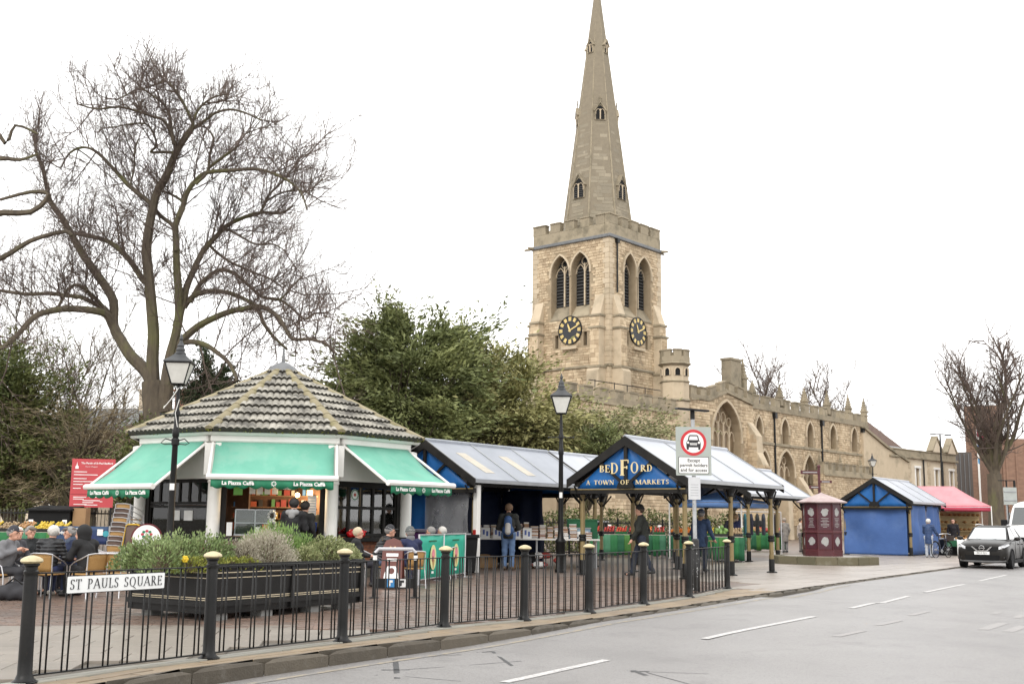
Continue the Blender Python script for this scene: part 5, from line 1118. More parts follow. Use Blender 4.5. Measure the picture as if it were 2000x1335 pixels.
# left window goods
w7 = faces[7]
for i in range(14):
    x = rr.uniform(.4, W_ - .5); z = rr.choice([zS + .03, zS + .03, zS + .5, zS + .75]); b = B(); w7.box(b, x, x + rr.uniform(.12, .3), z, z + rr.uniform(.15, .3), -.2, -.15); obj('window_goods', b, rr.choice(pal + [m_print] * 6), cafe)
b = B(); w7.box(b, .3, W_ - .3, zS, zS + .03, -.6, -.1); obj('window_shelf', b, m_wood, cafe)
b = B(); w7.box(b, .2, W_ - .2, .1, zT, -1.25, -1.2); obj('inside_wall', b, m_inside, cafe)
for x, s_ in ((1.05, 'OPEN'), (1.5, '')):
    b = B(); w7.box(b, x, x + .3, zT - .95, zT - .72, -.075, -.07); o_ = obj('paper_notice', b, m_print, cafe)
# ---- roof: tiles, hips, moss
RE = RV + .42; zA = at(560, 717, CC.y).z; apE = RE * cos(pi/8); Lr = math.hypot(apE, zA - zE); eave = RE * 2 * sin(pi/8)
b = B(); b.lathe([(RE, zE - .03), (.02, zA - .03)], n=8, ph=-pi/2 - pi/8); roof = obj('roof', b, m_dark, cafe)
nrow = 9; tl = Lr / nrow; tw = .31
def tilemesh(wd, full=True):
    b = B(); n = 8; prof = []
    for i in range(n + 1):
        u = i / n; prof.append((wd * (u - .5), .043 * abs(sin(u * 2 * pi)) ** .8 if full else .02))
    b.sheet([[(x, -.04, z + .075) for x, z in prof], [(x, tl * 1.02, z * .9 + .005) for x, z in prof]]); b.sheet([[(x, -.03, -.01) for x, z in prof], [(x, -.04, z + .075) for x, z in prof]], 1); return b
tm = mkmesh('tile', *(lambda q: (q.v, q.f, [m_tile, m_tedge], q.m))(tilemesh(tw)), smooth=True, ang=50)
cnt = 0; tiles_more = []
for k in range(8):
    m_ = faces[k]; mid = (vert(k, RE) + vert(k + 1, RE)) / 2; nv = Vector((m_.n.x * (zA - zE), m_.n.y * (zA - zE), apE)) / Lr; up = Vector((-m_.n.x * apE, -m_.n.y * apE, zA - zE)) / Lr; ax = m_.ax
    for r_ in range(nrow):
        s0 = r_ * tl; half = eave / 2 * (1 - (s0 + tl * .45) / Lr); n = max(1, round(half * 2 / tw)); w2 = half * 2 / n
        for i in range(n):
            c = mid + V(0, 0, zE) + ax * (-half + w2 * (i + .5)) + up * s0; Mx = Matrix(((ax.x, up.x, nv.x, c.x), (ax.y, up.y, nv.y, c.y), (ax.z, up.z, nv.z, c.z), (0,0,0,1)))
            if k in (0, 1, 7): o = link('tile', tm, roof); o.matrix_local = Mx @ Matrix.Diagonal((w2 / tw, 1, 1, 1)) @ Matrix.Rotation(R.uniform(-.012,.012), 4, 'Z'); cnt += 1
            else: tiles_more.append((Mx, w2 / tw))
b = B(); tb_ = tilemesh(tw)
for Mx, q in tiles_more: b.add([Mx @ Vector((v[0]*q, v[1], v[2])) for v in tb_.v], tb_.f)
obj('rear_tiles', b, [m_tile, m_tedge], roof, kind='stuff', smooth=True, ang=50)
for k in range(8):
    p0, p1 = vert(k, RE + .02) + V(0,0,zE + .03), V(0, 0, zA + .02); n = 9
    for i in range(n):
        a, c = p0.lerp(p1, i / n), p0.lerp(p1, (i + 1.04) / n); d = (c - a).normalized(); s_ = d.cross(V(0,0,1)).normalized(); u = s_.cross(d); b = B(); A = []
        for pt, hgt in ((a, .045), (c, .03)): A.append([pt + s_ * (.115 * cos(t*pi/6)) + u * (.085 * sin(t*pi/6) + hgt - .05) for t in range(7)])
        b.sheet(A); b.add(A[0], [tuple(range(6, -1, -1))]); obj('hip_tile', b, m_hip if i < 6 or k != 0 else m_white if False else m_hip, roof, smooth=True, ang=50)
b = B(); b.lathe([(.42, zA - .16), (.34, zA - .02), (.16, zA + .09), (.05, zA + .13), (.02, zA + .5)], n=16); obj('roof_cap', b, m_lead, roof, smooth=True)
mp_ = []
for q in range(2600):
    k = R.choice((0, 1, 1, 7, 0)); p = vert(k, RE + .02).lerp(vert(k + 1, RE + .02), R.random() ** (1 if k else .6)); mp_.append((p.x + R.gauss(0,.02), p.y + R.gauss(0,.02) + .02, zE + R.gauss(.015,.018)))
leaves('gutter_moss', np.array(mp_), .05, m_moss, roof, kind='stuff')
# ---- awnings
def awning(k, proj, zbar, inset=.12, boxup=.05):
    w_ = faces[k]; aw = link('awning', None, cafe); aw.empty_display_size = .1; zt = zF + .08; a0, a1 = inset, W_ - inset; n = 8
    b = B(); P = []
    for i in range(n + 1):
        t = i / n; P.append([w_.p(lerp(a0, a1, j / 10), lerp(zt, zbar, t) - .09 * sin(pi * t) * (1 + .25 * sin(j * 2.1)), lerp(.14, proj, t)) for j in range(11)])
    b.sheet(P); obj('canvas', b, m_awn, aw, smooth=True, solid=.006)
    b = B(); w_.box(b, a0 - .12, a1 + .12, zt - .08, zt + .1, .05, .24); obj('roller_box', b, m_white, aw, bevel=.03)
    b = B(); b.tube([w_.p(a0 - .1, zbar, proj), w_.p(a1 + .1, zbar, proj)], .065, 8); obj('front_bar', b, m_white, aw, smooth=True)
    for a in (a0 - .06, a1 + .06): b = B(); b.tube([w_.p(a, zt - .1, .2), w_.p(a, zbar - .03, proj)], .032, 6); obj('awning_arm', b, m_white, aw)
    b = B(); ns = int((a1 - a0) / .045); rows = []
    for j in range(ns + 1):
        a = lerp(a0, a1, j / ns); rows.append([w_.p(a, zbar - .05, proj + .01), w_.p(a, zbar - .14, proj + .01 + .012 * sin(j * .9)), w_.p(a, zbar - .20 - .06 * abs(sin(a * pi / .27)), proj + .01 + .02 * sin(j * .9))])
    b.sheet(rows); va = obj('valance', b, m_val, aw, smooth=True, solid=.004); n3 = w_.n
    for a in (lerp(a0, a1, .22), lerp(a0, a1, .8)): text('cafe_lettering', 'La Piazza Caffè', .115, m_print, va, frame4(w_.p(a, zbar - .135, proj + .036), w_.ax, (0,0,1)), .001, bold=.004)
    c = w_.p(lerp(a0, a1, .51), zbar - .135, proj + .036); b = B()
    for t in range(8): b.add([c + w_.ax * (.06*cos(t*pi/4 + s_*.3)) * q + V(0,0,1) * (.06*sin(t*pi/4 + s_*.3)) * q for s_, q in ((-1,.45),(-.6,1),(.6,1),(1,.45))], [(0,1,2,3)])
    obj('flower_emblem', b, m_print, va)
    return aw
awning(0, 1.05, at(530, 932, YC0 - 1.05).z, -.02); awning(1, 1.62, at(830, 944, YC0 - .2).z, .2); awning(7, 1.62, at(220, 951, YC0 - .2).z, .2)
# round menu board with red rim leaning at the left corner, stacked chairs stand beside it (see furniture)
# ================================================================ market stalls
m_rpan = M('stall_roof_panel', (.28,.30,.34), (.22,.24,.275), .4, ns=1.1, stain=[((.24,.26,.28), 1.5, .52, .75, .5)])
m_rpan2 = M('pale_stall_roof_panel', (.42,.44,.48), (.34,.36,.40), .4, ns=1.1, stain=[((.33,.35,.38), 1.2, .55, .75, .4)])
m_patch = M('cream_roof_patch', (.52,.47,.38), (.40,.37,.31), .6, ns=4)
m_blue = M('blue_tarpaulin', (.010,.125,.38), (.007,.085,.28), .5, ns=1.4, bump=.3, bs=5)
m_blue2 = M('faded_blue_canvas', (.055,.125,.33), (.04,.095,.26), .75, ns=1.2, bump=.6, bs=3.5, stain=[((.09,.16,.33), .9, .5, .72, .6)])
m_navy = M('navy_tarpaulin', (.006,.012,.04), (.008,.016,.05), .6, ns=2)
m_gz = M('blue_gazebo_canvas', (.15,.29,.60), (.12,.24,.52), .6, ns=2)
m_pink = M('faded_pink_canvas', (.62,.27,.29), (.52,.21,.235), .75, ns=1.5, bump=.15, bs=6)
m_pinkd = M('red_pink_valance', (.55,.07,.12), (.48,.06,.10), .7)
m_gtext = M('cream_gold_lettering', (.72,.60,.34), (.62,.50,.27), .5)
m_plast = M('clear_plastic_sheet', (.75,.76,.78), (.6,.61,.63), .18, ns=2, alpha=.34, bump=.5, bs=4)
TH = 36.0; SU = Vector((sin(radians(TH)), cos(radians(TH)), 0)); SV = Vector((-SU.y, SU.x, 0))
def cloth(P0, P1, z0, z1, n=10, m=6, amp=.05, seed=0, sag=0.0):
    "hanging sheet between two ground points with folds"
    r = random.Random(seed); ph = [r.uniform(0, 6) for _ in range(4)]; P0 = Vector(P0); P1 = Vector(P1); d = P1 - P0; nv = Vector((d.y, -d.x, 0)).normalized(); g = []
    for i in range(m + 1):
        t = i / m; row = []
        for j in range(n + 1):
            s = j / n; w_ = amp * (.35 + .65 * (1 - abs(2*t-1))) * (sin(s * 9 + ph[0] + t * 2) + .6 * sin(s * 17 + ph[1] - t * 3) + .5 * sin(t * 7 + s * 5 + ph[2]))
            row.append(P0 + d * s + nv * w_ + Vector((0, 0, lerp(z0, z1, t) - sag * sin(pi * s) * t)))
        g.append(row)
    return B().sheet(g)
def stall(label, org, L, W=3.0, eave=2.43, apex=3.5, rp=None, nposts=3, gable_cloth=True, front=True, roses=True, group='pitched roof market stalls'):
    rp = rp or m_rpan; root = thing('market_stall', label, 'market stall', org, heading(TH), group); ov = .32; oe = .24; sl_ = (apex - eave) / (W / 2 + oe)
    zr_ = apex; ye0, ye1 = -oe, W + oe
    for side in (0, 1):     # roof panels and their ribs
        n = 3 if L > 4 else 2
        for i in range(n):
            x0, x1 = lerp(-ov, L + ov, i / n) + .01, lerp(-ov, L + ov, (i + 1) / n) - .01; ye = ye0 if side == 0 else ye1; b = B()
            b.ext([(x0, W/2, zr_), (x1, W/2, zr_), (x1, ye, eave), (x0, ye, eave)], (0, 0, .025)); pn = obj('roof_panel', b, rp, root)
            if rp is m_rpan and side == 0 and i < 2 and 'patched' in label:
                q = B(); f = lambda x, t: Vector((x, lerp(W/2, ye, t), lerp(zr_, eave, t) + .03)); k = lerp(x0, x1, .35); q.ext([f(k, .3), f(k + .42, .3), f(k + .62, .82), f(k + .2, .82)], (0, 0, .004)); obj('roof_patch', q, m_patch, pn)
        for i in range(n + 1):
            x = lerp(-ov, L + ov, i / n); x = min(max(x, -ov + .03), L + ov - .03); ye = ye0 if side == 0 else ye1; b = B(); b.ext([(x - .025, W/2, zr_ + .02), (x + .025, W/2, zr_ + .02), (x + .025, ye, eave + .02), (x - .025, ye, eave + .02)], (0, 0, .03)); obj('roof_rib', b, m_grey, root)
        for x, nm in ((-ov, 'barge_board'), (L + ov, 'barge_board')):
            ye = (ye0 - .03) if side == 0 else (ye1 + .03); b = B(); s_ = -1 if x < 0 else 1; b.ext([(x, W/2, zr_ + .05), (x, ye, eave + .03), (x, ye, eave - .18), (x, W/2, zr_ - .2)], (.06 * s_, 0, 0)); obj(nm, b, m_blackwood, root)
        y = 0 if side == 0 else W; b = B(); b.bx(-ov + .05, L + ov - .05, y - .06, y + .06, eave - .16, eave - .03); obj('eave_beam', b, m_blackwood, root)
        b = B(); ye = ye0 if side == 0 else ye1; b.bx(-ov, L + ov, ye - .05, ye + .03, eave - .08, eave + .01); obj('gutter', b, m_grey, root)
    b = B(); b.tube([(-ov - .03, W/2, zr_ + .03), (L + ov + .03, W/2, zr_ + .03)], .06, 6); obj('ridge_cap', b, rp, root)
    for k in range(5): x = lerp(0, L, k / 4); b = B(); b.ext([(x - .03, -oe, eave - .04), (x - .03, W/2, zr_ - .05), (x - .03, W + oe, eave - .04), (x - .03, W + oe, eave - .12), (x - .03, W/2, zr_ - .17), (x - .03, -oe, eave - .12)], (.06, 0, 0)); obj('rafter', b, m_blackwood, root)
    for i in range(nposts):
        for y in (0, W):
            x = L * i / (nposts - 1); b = B(); b.lathe([(.066,.34),(.062,eave-.35)], (x, y, 0), 8); po = obj('post', b, m_gold, root)
            b = B(); b.lathe([(.16,0),(.16,.025),(.085,.05),(.085,.36),(.08,.38)], (x, y, 0), 8); obj('post_foot', b, m_black, po); b = B(); b.lathe([(.078,.86),(.1,.88),(.1,.93),(.085,.95),(.1,.98),(.1,1.02),(.078,1.04)], (x, y, 0), 8); obj('collar', b, m_black, po)
            b = B(); b.lathe([(.075,eave-.36),(.1,eave-.33),(.09,eave-.27),(.15,eave-.14)], (x, y, 0), 8)
            for s_ in (-1, 1): b.tube([(x, y, eave - .55), (x + s_*.22, y, eave - .38), (x + s_*.42, y, eave - .14)], .03, 4)
            sy = 1 if y == 0 else -1; b.tube([(x, y, eave - .55), (x, y + sy*.22, eave - .36), (x, y + sy*.42, eave - .14)], .03, 4); obj('bracket', b, m_black, po)
    for xg, sgn in ((-.25, -1), (L + .25, 1)):    # gable frames
        if (sgn == 1 and not gable_cloth) or (sgn == -1 and not front): continue
        b = B(); b.bx(xg - .05, xg + .05, -.2, W + .2, eave - .34, eave - .22); tb = obj('tie_beam', b, m_blackwood, root); b = B(); b.bx(xg + sgn*.05, xg + sgn*.062, -.18, W + .18, eave - .245, eave - .215); obj('gilt_line', b, m_gold, tb)
        def P(y, z): return Vector((xg + sgn * .0, y, z))
        g = [];
        for i in range(7):
            t = i / 6; hw = lerp(W/2 + .05, .02, t); g.append([P(W/2 + hw * (2*j/12 - 1), lerp(eave - .22, zr_ - .12, t)) + V(.025 * sin(j * 1.7 + i * .8), 0, 0) for j in range(13)])
        obj('gable_cloth', B().sheet(g), m_blue, root, smooth=True, solid=.008)
        x = xg + sgn * .05
        b = B(); b.bx(min(x, x + sgn*.05), max(x, x + sgn*.05), W/2 - .045, W/2 + .045, eave - .22, zr_ - .1); obj('king_post', b, m_blackwood, root)
        for s_ in (-1, 1): b = B(); c = Vector((x, W/2 + s_*.12, eave - .06)); e = Vector((x, W/2 + s_*.78, lerp(zr_, eave, .78/(W/2+oe)) - .12)); d = (e - c).normalized(); nn = Vector((0, -d.z, d.y)) * .035; b.ext([c + nn, e + nn, e - nn, c - nn], (sgn*.045, 0, 0)); obj('gable_strut', b, m_blackwood, root)
        b = B(); b.ext([(x, W/2 + .25*cos(t*pi/8), eave - .21 + .24*sin(t*pi/8)) for t in range(9)], (sgn*.06, 0, 0)); obj('gable_rose', b, m_black, root)
    return root
uA = Vector((4.35, 28.33, 0)); stA = stall('open stall with BEDFORD A TOWN OF MARKETS lettered on its blue gable', uA, 5.3, rp=m_rpan2, gable_cloth=False)
# lettering on the gable
b = B(); ev, apx = 2.45, 3.42; FM = frame4(V(-.25 - .105, 1.5, 0), (0,-1,0), (0,0,1))
for ch, x, wd, h, z in (('B',-.77,.16,.17,2.635), ('E',-.60,.15,.19,2.63), ('D',-.435,.25,.28,2.59), ('F',-.165,.275,.40,2.54), ('O',.14,.27,.29,2.595), ('R',.445,.175,.17,2.635), ('D',.63,.165,.17,2.635)):
    roman(b, ch, x, z, h, 1.15, FM, sw=wd / (GLY[ch][0] * h))
for wd_, x0, x1 in (('A',-1.16,-1.05), ('TOWN',-.93,-.32), ('OF',-.15,.13), ('MARKETS',.30,1.27)):
    roman(b, wd_, x0, 2.315, .115, 1.15, FM, sw=(x1 - x0) / roman_w(wd_, .115))
obj('gable_lettering', b, m_gtext, stA)
uB = Vector((-.95, 30.4, 0)); stB = stall('book stall with patched grey roof and clear plastic curtain beside the cafe', uB, 5.3, nposts=2)
stC = stall('stall whose pale roof shows between the book stall and the BEDFORD gable', uB + SU * 6.1, 5.3, rp=m_rpan2, gable_cloth=False, front=False)
stD = stall('stall whose roof end shows just left of the maroon kiosk', Vector((8.7, 41.6, 0)), 5.3, rp=m_rpan2, gable_cloth=False, front=False)
stE = stall('closed stall wrapped all round in blue canvas beside the maroon kiosk', Vector((18.27, 52.05, 0)), 4.7, rp=m_rpan2)
# tarpaulins of the book stall
obj('gable_tarpaulin', cloth((0,3.05,0), (0,1.72,0), .05, 2.3, 12, 8, .05, 3), m_blue, stB, smooth=True, solid=.006)
obj('plastic_curtain', cloth((-.02,1.72,0), (-.05,.12,0), .4, 2.3, 18, 10, .05, 5), m_plast, stB, smooth=True)
obj('side_tarpaulin', cloth((0,3.0,0), (5.3,3.0,0), .05, 2.35, 16, 6, .06, 6), m_navy, stB, smooth=True, solid=.006)
obj('end_tarpaulin', cloth((5.2,3.0,0), (5.2,1.35,0), .05, 2.3, 10, 6, .08, 7), m_navy, stB, smooth=True, solid=.006)
b = B(); b.bx(-.1,.06,-.17,-.03,0,2.3); wp = obj('white_power_post', b, m_white, stB, bevel=.01)
b = B(); b.bx(-.13,-.1,-.14,-.06,.98,1.12, 0); obj('red_socket', b, M('red_plastic', (.4,.02,.015), rough=.4), wp)
# closed stall canvases
obj('front_canvas', cloth((-.1,3.05,0), (-.1,.12,0), .02, 2.22, 40, 24, .065, 9), m_blue2, stE, smooth=True, solid=.008)
obj('side_canvas', cloth((.1,-.03,0), (2.3,-.03,0), .05, 2.3, 14, 10, .06, 10), m_blue2, stE, smooth=True, solid=.008); obj('side_canvas', cloth((2.45,-.03,0), (4.65,-.03,0), .02, 2.3, 14, 10, .07, 11), m_blue2, stE, smooth=True, solid=.008)
obj('rear_canvas', cloth((4.7,0,0), (4.7,3,0), .02, 2.3, 10, 6, .05, 12), m_blue2, stE, smooth=True, solid=.008)
def gazebo(label, F_, th, Wv, Lu, ze, zp, can, val, ridge=0.0, drop=.24):
    root = thing('gazebo', label, 'gazebo', F_, heading(th)); c = [(0,0),(Lu,0),(Lu,Wv),(0,Wv)]
    rl = (V(Lu/2, Wv/2 - ridge/2, zp), V(Lu/2, Wv/2 + ridge/2, zp))
    def pan(a, bq, top):     # sagging canvas panel
        a, bq = V(*a, ze), V(*bq, ze); g = []
        for i in range(6):
            t = i / 5; g.append([a.lerp(bq, j / 6).lerp(top[0].lerp(top[1], j / 6), t) - V(0,0,.06 * sin(pi * t)) for j in range(7)])
        return B().sheet(g)
    tops = [(rl[0], rl[0]), (rl[0], rl[1]), (rl[1], rl[1]), (rl[1], rl[0])]
    for i in range(4):
        obj('canopy_panel', pan(c[i], c[(i+1)%4], tops[i]), can, root, smooth=True, solid=.006)
        a, q = V(*c[i], 0), V(*c[(i+1)%4], 0); obj('valance', cloth(a, q, ze - drop, ze, 12, 2, .012, i), val, root, smooth=True, solid=.004)
        b = B(); b.tube([V(*c[i], ze - .06), V(*c[(i+1)%4], ze - .06)], .018, 4); obj('frame_bar', b, m_alu, root)
    for x, y in c:
        b = B(); b.bx(x-.022, x+.022, y-.022, y+.022, 0, ze); lg = obj('leg', b, m_white, root); b = B(); b.bx(x-.06, x+.06, y-.06, y+.06, 0, .012).bx(x-.03, x+.03, y-.03, y+.03, .9, .98); obj('foot_plate', b, m_grey, lg)
    return root
gaB = gazebo('blue pop up gazebo over the fruit tables behind the BEDFORD stall', (8.6,42.3,0), TH, 3.0, 2.9, 2.2, 2.62, m_gz, m_gz)
gaP = gazebo('faded pink gazebo over the bread stall beside the closed blue stall', (23.9,56.5,0), 14, 5.2, 3.0, 2.36, 3.38, m_pink, m_pinkd, 2.2)
# ---- tables and goods
m_greens = [M('green_skirt_cloth', c, tuple(x * .8 for x in c), .8, ns=3) for c in ((.018,.145,.045), (.06,.20,.11), (.05,.165,.03), (.013,.105,.045))]
m_cream_t = M('table_top_cloth', (.62,.56,.48), rough=.8)
FR = {'red apples': (.42,.03,.02), 'oranges': (.75,.22,.02), 'tomatoes': (.55,.05,.02), 'lemons': (.75,.55,.06), 'green apples': (.25,.36,.05), 'peppers': (.5,.1,.02), 'onions': (.5,.28,.12), 'potatoes': (.42,.30,.17), 'cabbages': (.18,.32,.08)}
m_fr = {k: M('fruit_' + k.replace(' ', '_'), v, tuple(x * .7 for x in v), .4, var='tint') for k, v in FR.items()}
m_crate = M('black_crate', (.03,.03,.03), rough=.6); m_gcrate = M('green_crate', (.02,.14,.05), rough=.5)
def skirt_table(label, a, c, dep, h=.88, n=8, seed=1, top=m_cream_t):
    r = random.Random(seed); a = Vector(a); c = Vector(c); d = (c - a); L = d.length; d.normalize(); root = thing('market_table', label, 'table', a, atan2(d.y, d.x), 'green skirted market tables')
    b = B(); b.bx(0, L, 0, dep, h - .04, h); obj('table_top', b, top, root)
    for x in (.06, L - .06):
        for y in (.06, dep - .06): b = B(); b.bx(x-.02, x+.02, y-.02, y+.02, 0, h - .04); obj('leg', b, m_grey, root)
    for i in range(n):
        x0, x1 = L * i / n + .01, L * (i + 1) / n + .03; obj('skirt_panel', cloth((x0, -.02 - .006 * (i % 2), 0), (x1, -.02 - .006 * (i % 2), 0), .06 + r.uniform(-.03, .05), h - .01, 6, 3, .018, seed * 9 + i), m_greens[r.choice((0,0,1,2,3))], root, smooth=True, solid=.004)
    for x in (0, L): obj('side_skirt', cloth((x, 0, 0), (x, dep, 0), .06, h - .01, 6, 3, .03, seed + int(x)), m_greens[3], root, smooth=True, solid=.004)
    return root, a, d, L
def tray(tb, x, y, z, kind, wd=.5, dp=.45, seed=0, where=''):
    root, a, d, L = tb; q = a + d * x + Vector((-d.y, d.x, 0)) * y; r = random.Random(seed); t = thing('fruit_tray', 'tray heaped with %s %s' % (kind, where), 'fruit tray', (q.x, q.y, z), atan2(d.y, d.x), 'trays of fruit and vegetables on the market tables')
    tilt = Matrix.Rotation(radians(18), 4, 'X'); b = B(); b.bx(0, wd, 0, dp, 0, .03, M=tilt); b.bx(0, wd, -.015, 0, 0, .1, M=tilt); b.bx(0, wd, dp, dp + .015, 0, .1, M=tilt); b.bx(-.015, 0, 0, dp, 0, .1, M=tilt); b.bx(wd, wd + .015, 0, dp, 0, .1, M=tilt); obj('tray', b, m_crate if seed % 3 else m_gcrate, t)
    b = B(); rd = .042 if kind != 'cabbages' else .075
    n1, n2 = int(wd / (rd * 2)), int(dp / (rd * 2))
    for i in range(n1):
        for j in range(n2):
            for l in range(2):
                if l and r.random() < .4: continue
                b.ball(tilt @ V(rd + i * wd / n1 + r.uniform(-.008,.008) + l * rd * .5, rd + j * dp / n2, .03 + rd + l * rd * 1.3), rd * r.uniform(.85, 1.1), 6, 4)
    obj('fruit', b, m_fr[kind], t, kind='stuff', smooth=True)
    if seed % 2 == 0:
        b = B(); b.ext([(wd*.5-.07, dp*.8, .16), (wd*.5+.07, dp*.8, .16), (wd*.5+.07, dp*.85, .36), (wd*.5-.07, dp*.85, .36)], (0,.006,0)); pc = obj('price_card', b, m_print, t); b = B(); b.bx(wd*.5-.04, wd*.5-.02, dp*.815-.012, dp*.815-.008, .22, .3).bx(wd*.5, wd*.5+.03, dp*.815-.012, dp*.815-.008, .22, .3); obj('price_mark', b, m_blackprint, pc)
    return t
T1 = skirt_table('long green skirted fruit table running behind the BEDFORD stall posts', X3(1152,45.5), X3(1300,45.0), .9, n=11, seed=2)
T2 = skirt_table('green skirted table heaped with oranges behind the man in blue', X3(1303,44.6), X3(1392,43.0), .9, n=6, seed=3)
T3 = skirt_table('corner table with cream top and gathered green cloth near the last fence post', X3(1393,41.2), X3(1452,41.0), 1.6, n=6, seed=4)
T4 = skirt_table('far green skirted table under the edge of the blue gazebo', X3(1456,57), X3(1533,58.5), .9, .92, n=8, seed=5)
T0 = skirt_table('green fronted fruit table at the left beyond the seated men', X3(-40,34.5), X3(128,34.5), .9, .86, n=9, seed=6)
ws = {'T1': 'on the long table behind the BEDFORD posts', 'T2': 'on the table behind the man in blue', 'T3': 'on the corner table', 'T4': 'on the far table under the gazebo', 'T0': 'on the table behind the seated men'}
k = 0
for tb, nm, kinds in ((T1, 'T1', ['tomatoes','red apples','tomatoes','red apples','oranges','red apples']), (T2, 'T2', ['oranges','oranges','lemons']), (T3, 'T3', ['cabbages','potatoes']), (T4, 'T4', ['green apples','onions','red apples','tomatoes']), (T0, 'T0', ['lemons','potatoes','onions','lemons','lemons'])):
    n = len(kinds)
    for i, kd_ in enumerate(kinds):
        k += 1; ordn = ['first','second','third','fourth','fifth','sixth'][i]
        tray(tb, .04 + tb[3] * i / n, .06, .90 if tb is not T0 else .87, kd_, tb[3] / n - .08, .55, k, ws[nm] + ', %s along' % ordn)
# book stall table: stacks of cases and cards
tbB = thing('market_table', 'white trestle table loaded with stacked cases in front of the man with a backpack', 'table', X3(926,33.4), 0); Lb = X3(1172,33.4).x - X3(926,33.4).x; hb = .86
b = B(); b.bx(0, Lb, 0, 1.0, hb - .04, hb); obj('table_top', b, m_white, tbB)
for x in (.1, Lb*.5, Lb - .1):
    for y in (.1, .9): b = B(); b.bx(x-.02, x+.02, y-.02, y+.02, 0, hb - .04); obj('leg', b, m_grey, tbB)
m_case = [M('case_colour', c, rough=.45) for c in [(.50,.30,.16), (.55,.45,.35), (.30,.12,.07), (.68,.64,.58), (.40,.22,.10), (.18,.06,.06), (.60,.52,.40), (.12,.10,.10)]]
ORD = 'first second third fourth fifth sixth seventh eighth ninth tenth eleventh twelfth thirteenth fourteenth fifteenth sixteenth seventeenth eighteenth nineteenth twentieth'.split()
sk = 0; r = random.Random(8); x = .05
while x < Lb - .25:
    w2 = r.uniform(.16, .24); far = x > Lb * .62
    for y0 in (.12, .48):
        hgt = (r.uniform(.30, .46) if y0 > .3 else r.uniform(.12, .34)) * (1.05 if x < Lb * .7 else .95)
        if Lb * .72 < x and x > Lb * .8: hgt *= .6
        sk += 1; st = thing('case_stack', '%s stack of %s cases, %s from left, %s row of the book table' % (['low','tall'][hgt > .3], 'white edged' if far else 'brown', ORD[(sk - 1) // 2], 'back' if y0 > .3 else 'front'), 'stack of cases', tuple(Vector(tbB.location) + V(x, y0, hb)), r.uniform(-.06, .06), 'stacks of cases on the book stall table'); z = 0
        while z < hgt:
            hh = r.uniform(.022, .045); b = B(); j = r.uniform(-.012, .012); b.bx(j, w2 - .02 + j, j, .28 + j, z + .001, z + hh); cs = obj('case', b, (r.choice(m_case) if not far else r.choice((m_case[3], m_case[5], m_case[7], m_case[3]))), st); b = B(); b.bx(j + .01, w2 - .03 + j, j - .004, j, z + hh*.3, z + hh*.75); obj('case_label', b, r.choice((m_print, m_case[0], m_print)), cs); z += hh + .002
    x += w2 + .03
for px, lb in ((948,'leaning by the power post'), (972,'at the left of the man'), (1030,'beside the man in jeans'), (1008,'between the man and the gold post')):
    p = X3(px, 33.3); b = B(); b.ext([(-.13,0,0), (.13,0,0), (.13,.05,.3), (-.13,.05,.3)], (0,.008,0)); o = obj('notice_card', b, m_print, None); tag(o, 'white notice card on the trestle table ' + lb, 'notice', 'notice cards on the book stall', (p.x, 33.44, hb + .001)); o.name = 'notice_card'
    q = B(); q.bx(-.08,-.02,-.004,0,.1,.24).bx(.02,.08,-.004,0,.06,.2); q.v = [(x_, y_ + .035 - .0 if False else y_ + z_*.166, z_) for x_, y_, z_ in q.v]; obj('notice_print', q, M('blue_print', (.1,.15,.4), rough=.6), o)
m_card = M('cardboard', (.36,.22,.11), (.30,.18,.09), .85)
for i, (px, Y, s_, lb) in enumerate([(942,33.8,.42,'brown cardboard box under the table by the white power post'), (960,34.0,.36,'cardboard box under the trestle table second from the power post'), (1018,33.9,.4,'flattened pinkish box under the table beside the man in jeans'), (1036,34.1,.34,'small cardboard box under the table near the gold post')]):
    o = thing('cardboard_box', lb, 'box', X3(px, Y), R.uniform(-.3,.3)); b = B(); b.bx(-s_/2, s_/2, -s_/2, s_/2, 0, s_*.9); bo = obj('box_body', b, m_card, o); b = B(); b.bx(-s_/2, s_/2, -.025, .025, s_*.9, s_*.9 + .003).bx(-.025,.025,-s_/2-.003,-s_/2,s_*.3,s_*.9); obj('tape_strip', b, M('brown_tape', (.30,.2,.1), rough=.35), bo)
    for sy in (-1, 1): b = B(); b.ext([(-s_/2,sy*s_/2,s_*.9),(s_/2,sy*s_/2,s_*.9),(s_/2,sy*(s_/2+.14),s_*.84),(-s_/2,sy*(s_/2+.14),s_*.84)], (0,0,.006)); obj('box_flap', b, m_card, o)
bx_ = thing('plastic_bin', 'pale blue plastic box on the trestle table end beside the lamp post', 'box', (X3(1112,33.6).x, 33.6, hb)); b = B(); b.bx(0,.62,0,.4,0,.3); obj('box_body', b, M('pale_blue_plastic', (.25,.38,.48), rough=.4), bx_); b = B(); b.bx(-.02,.64,-.02,.42,.3,.33); obj('lid', b, m_grey, bx_); b = B(); b.bx(.06,.56,-.006,0,.06,.22); obj('label_sheet', b, m_print, bx_)
gr = thing('green_crate', 'dark green covered crate beside the pale blue box on the book stall', 'crate', (X3(1108,34.05).x, 34.05, hb)); b = B(); b.bx(0,.9,0,.3,0,.55); obj('crate_body', b, m_greens[3], gr); b = B(); b.bx(-.02,.92,-.02,.32,.55,.58); obj('lid', b, m_gcrate, gr)
cl_ = thing('clothes_pile', 'pile of red white and dark clothes under the book table near the lamp post', 'clothes', X3(1068, 33.9)); rr = random.Random(4)
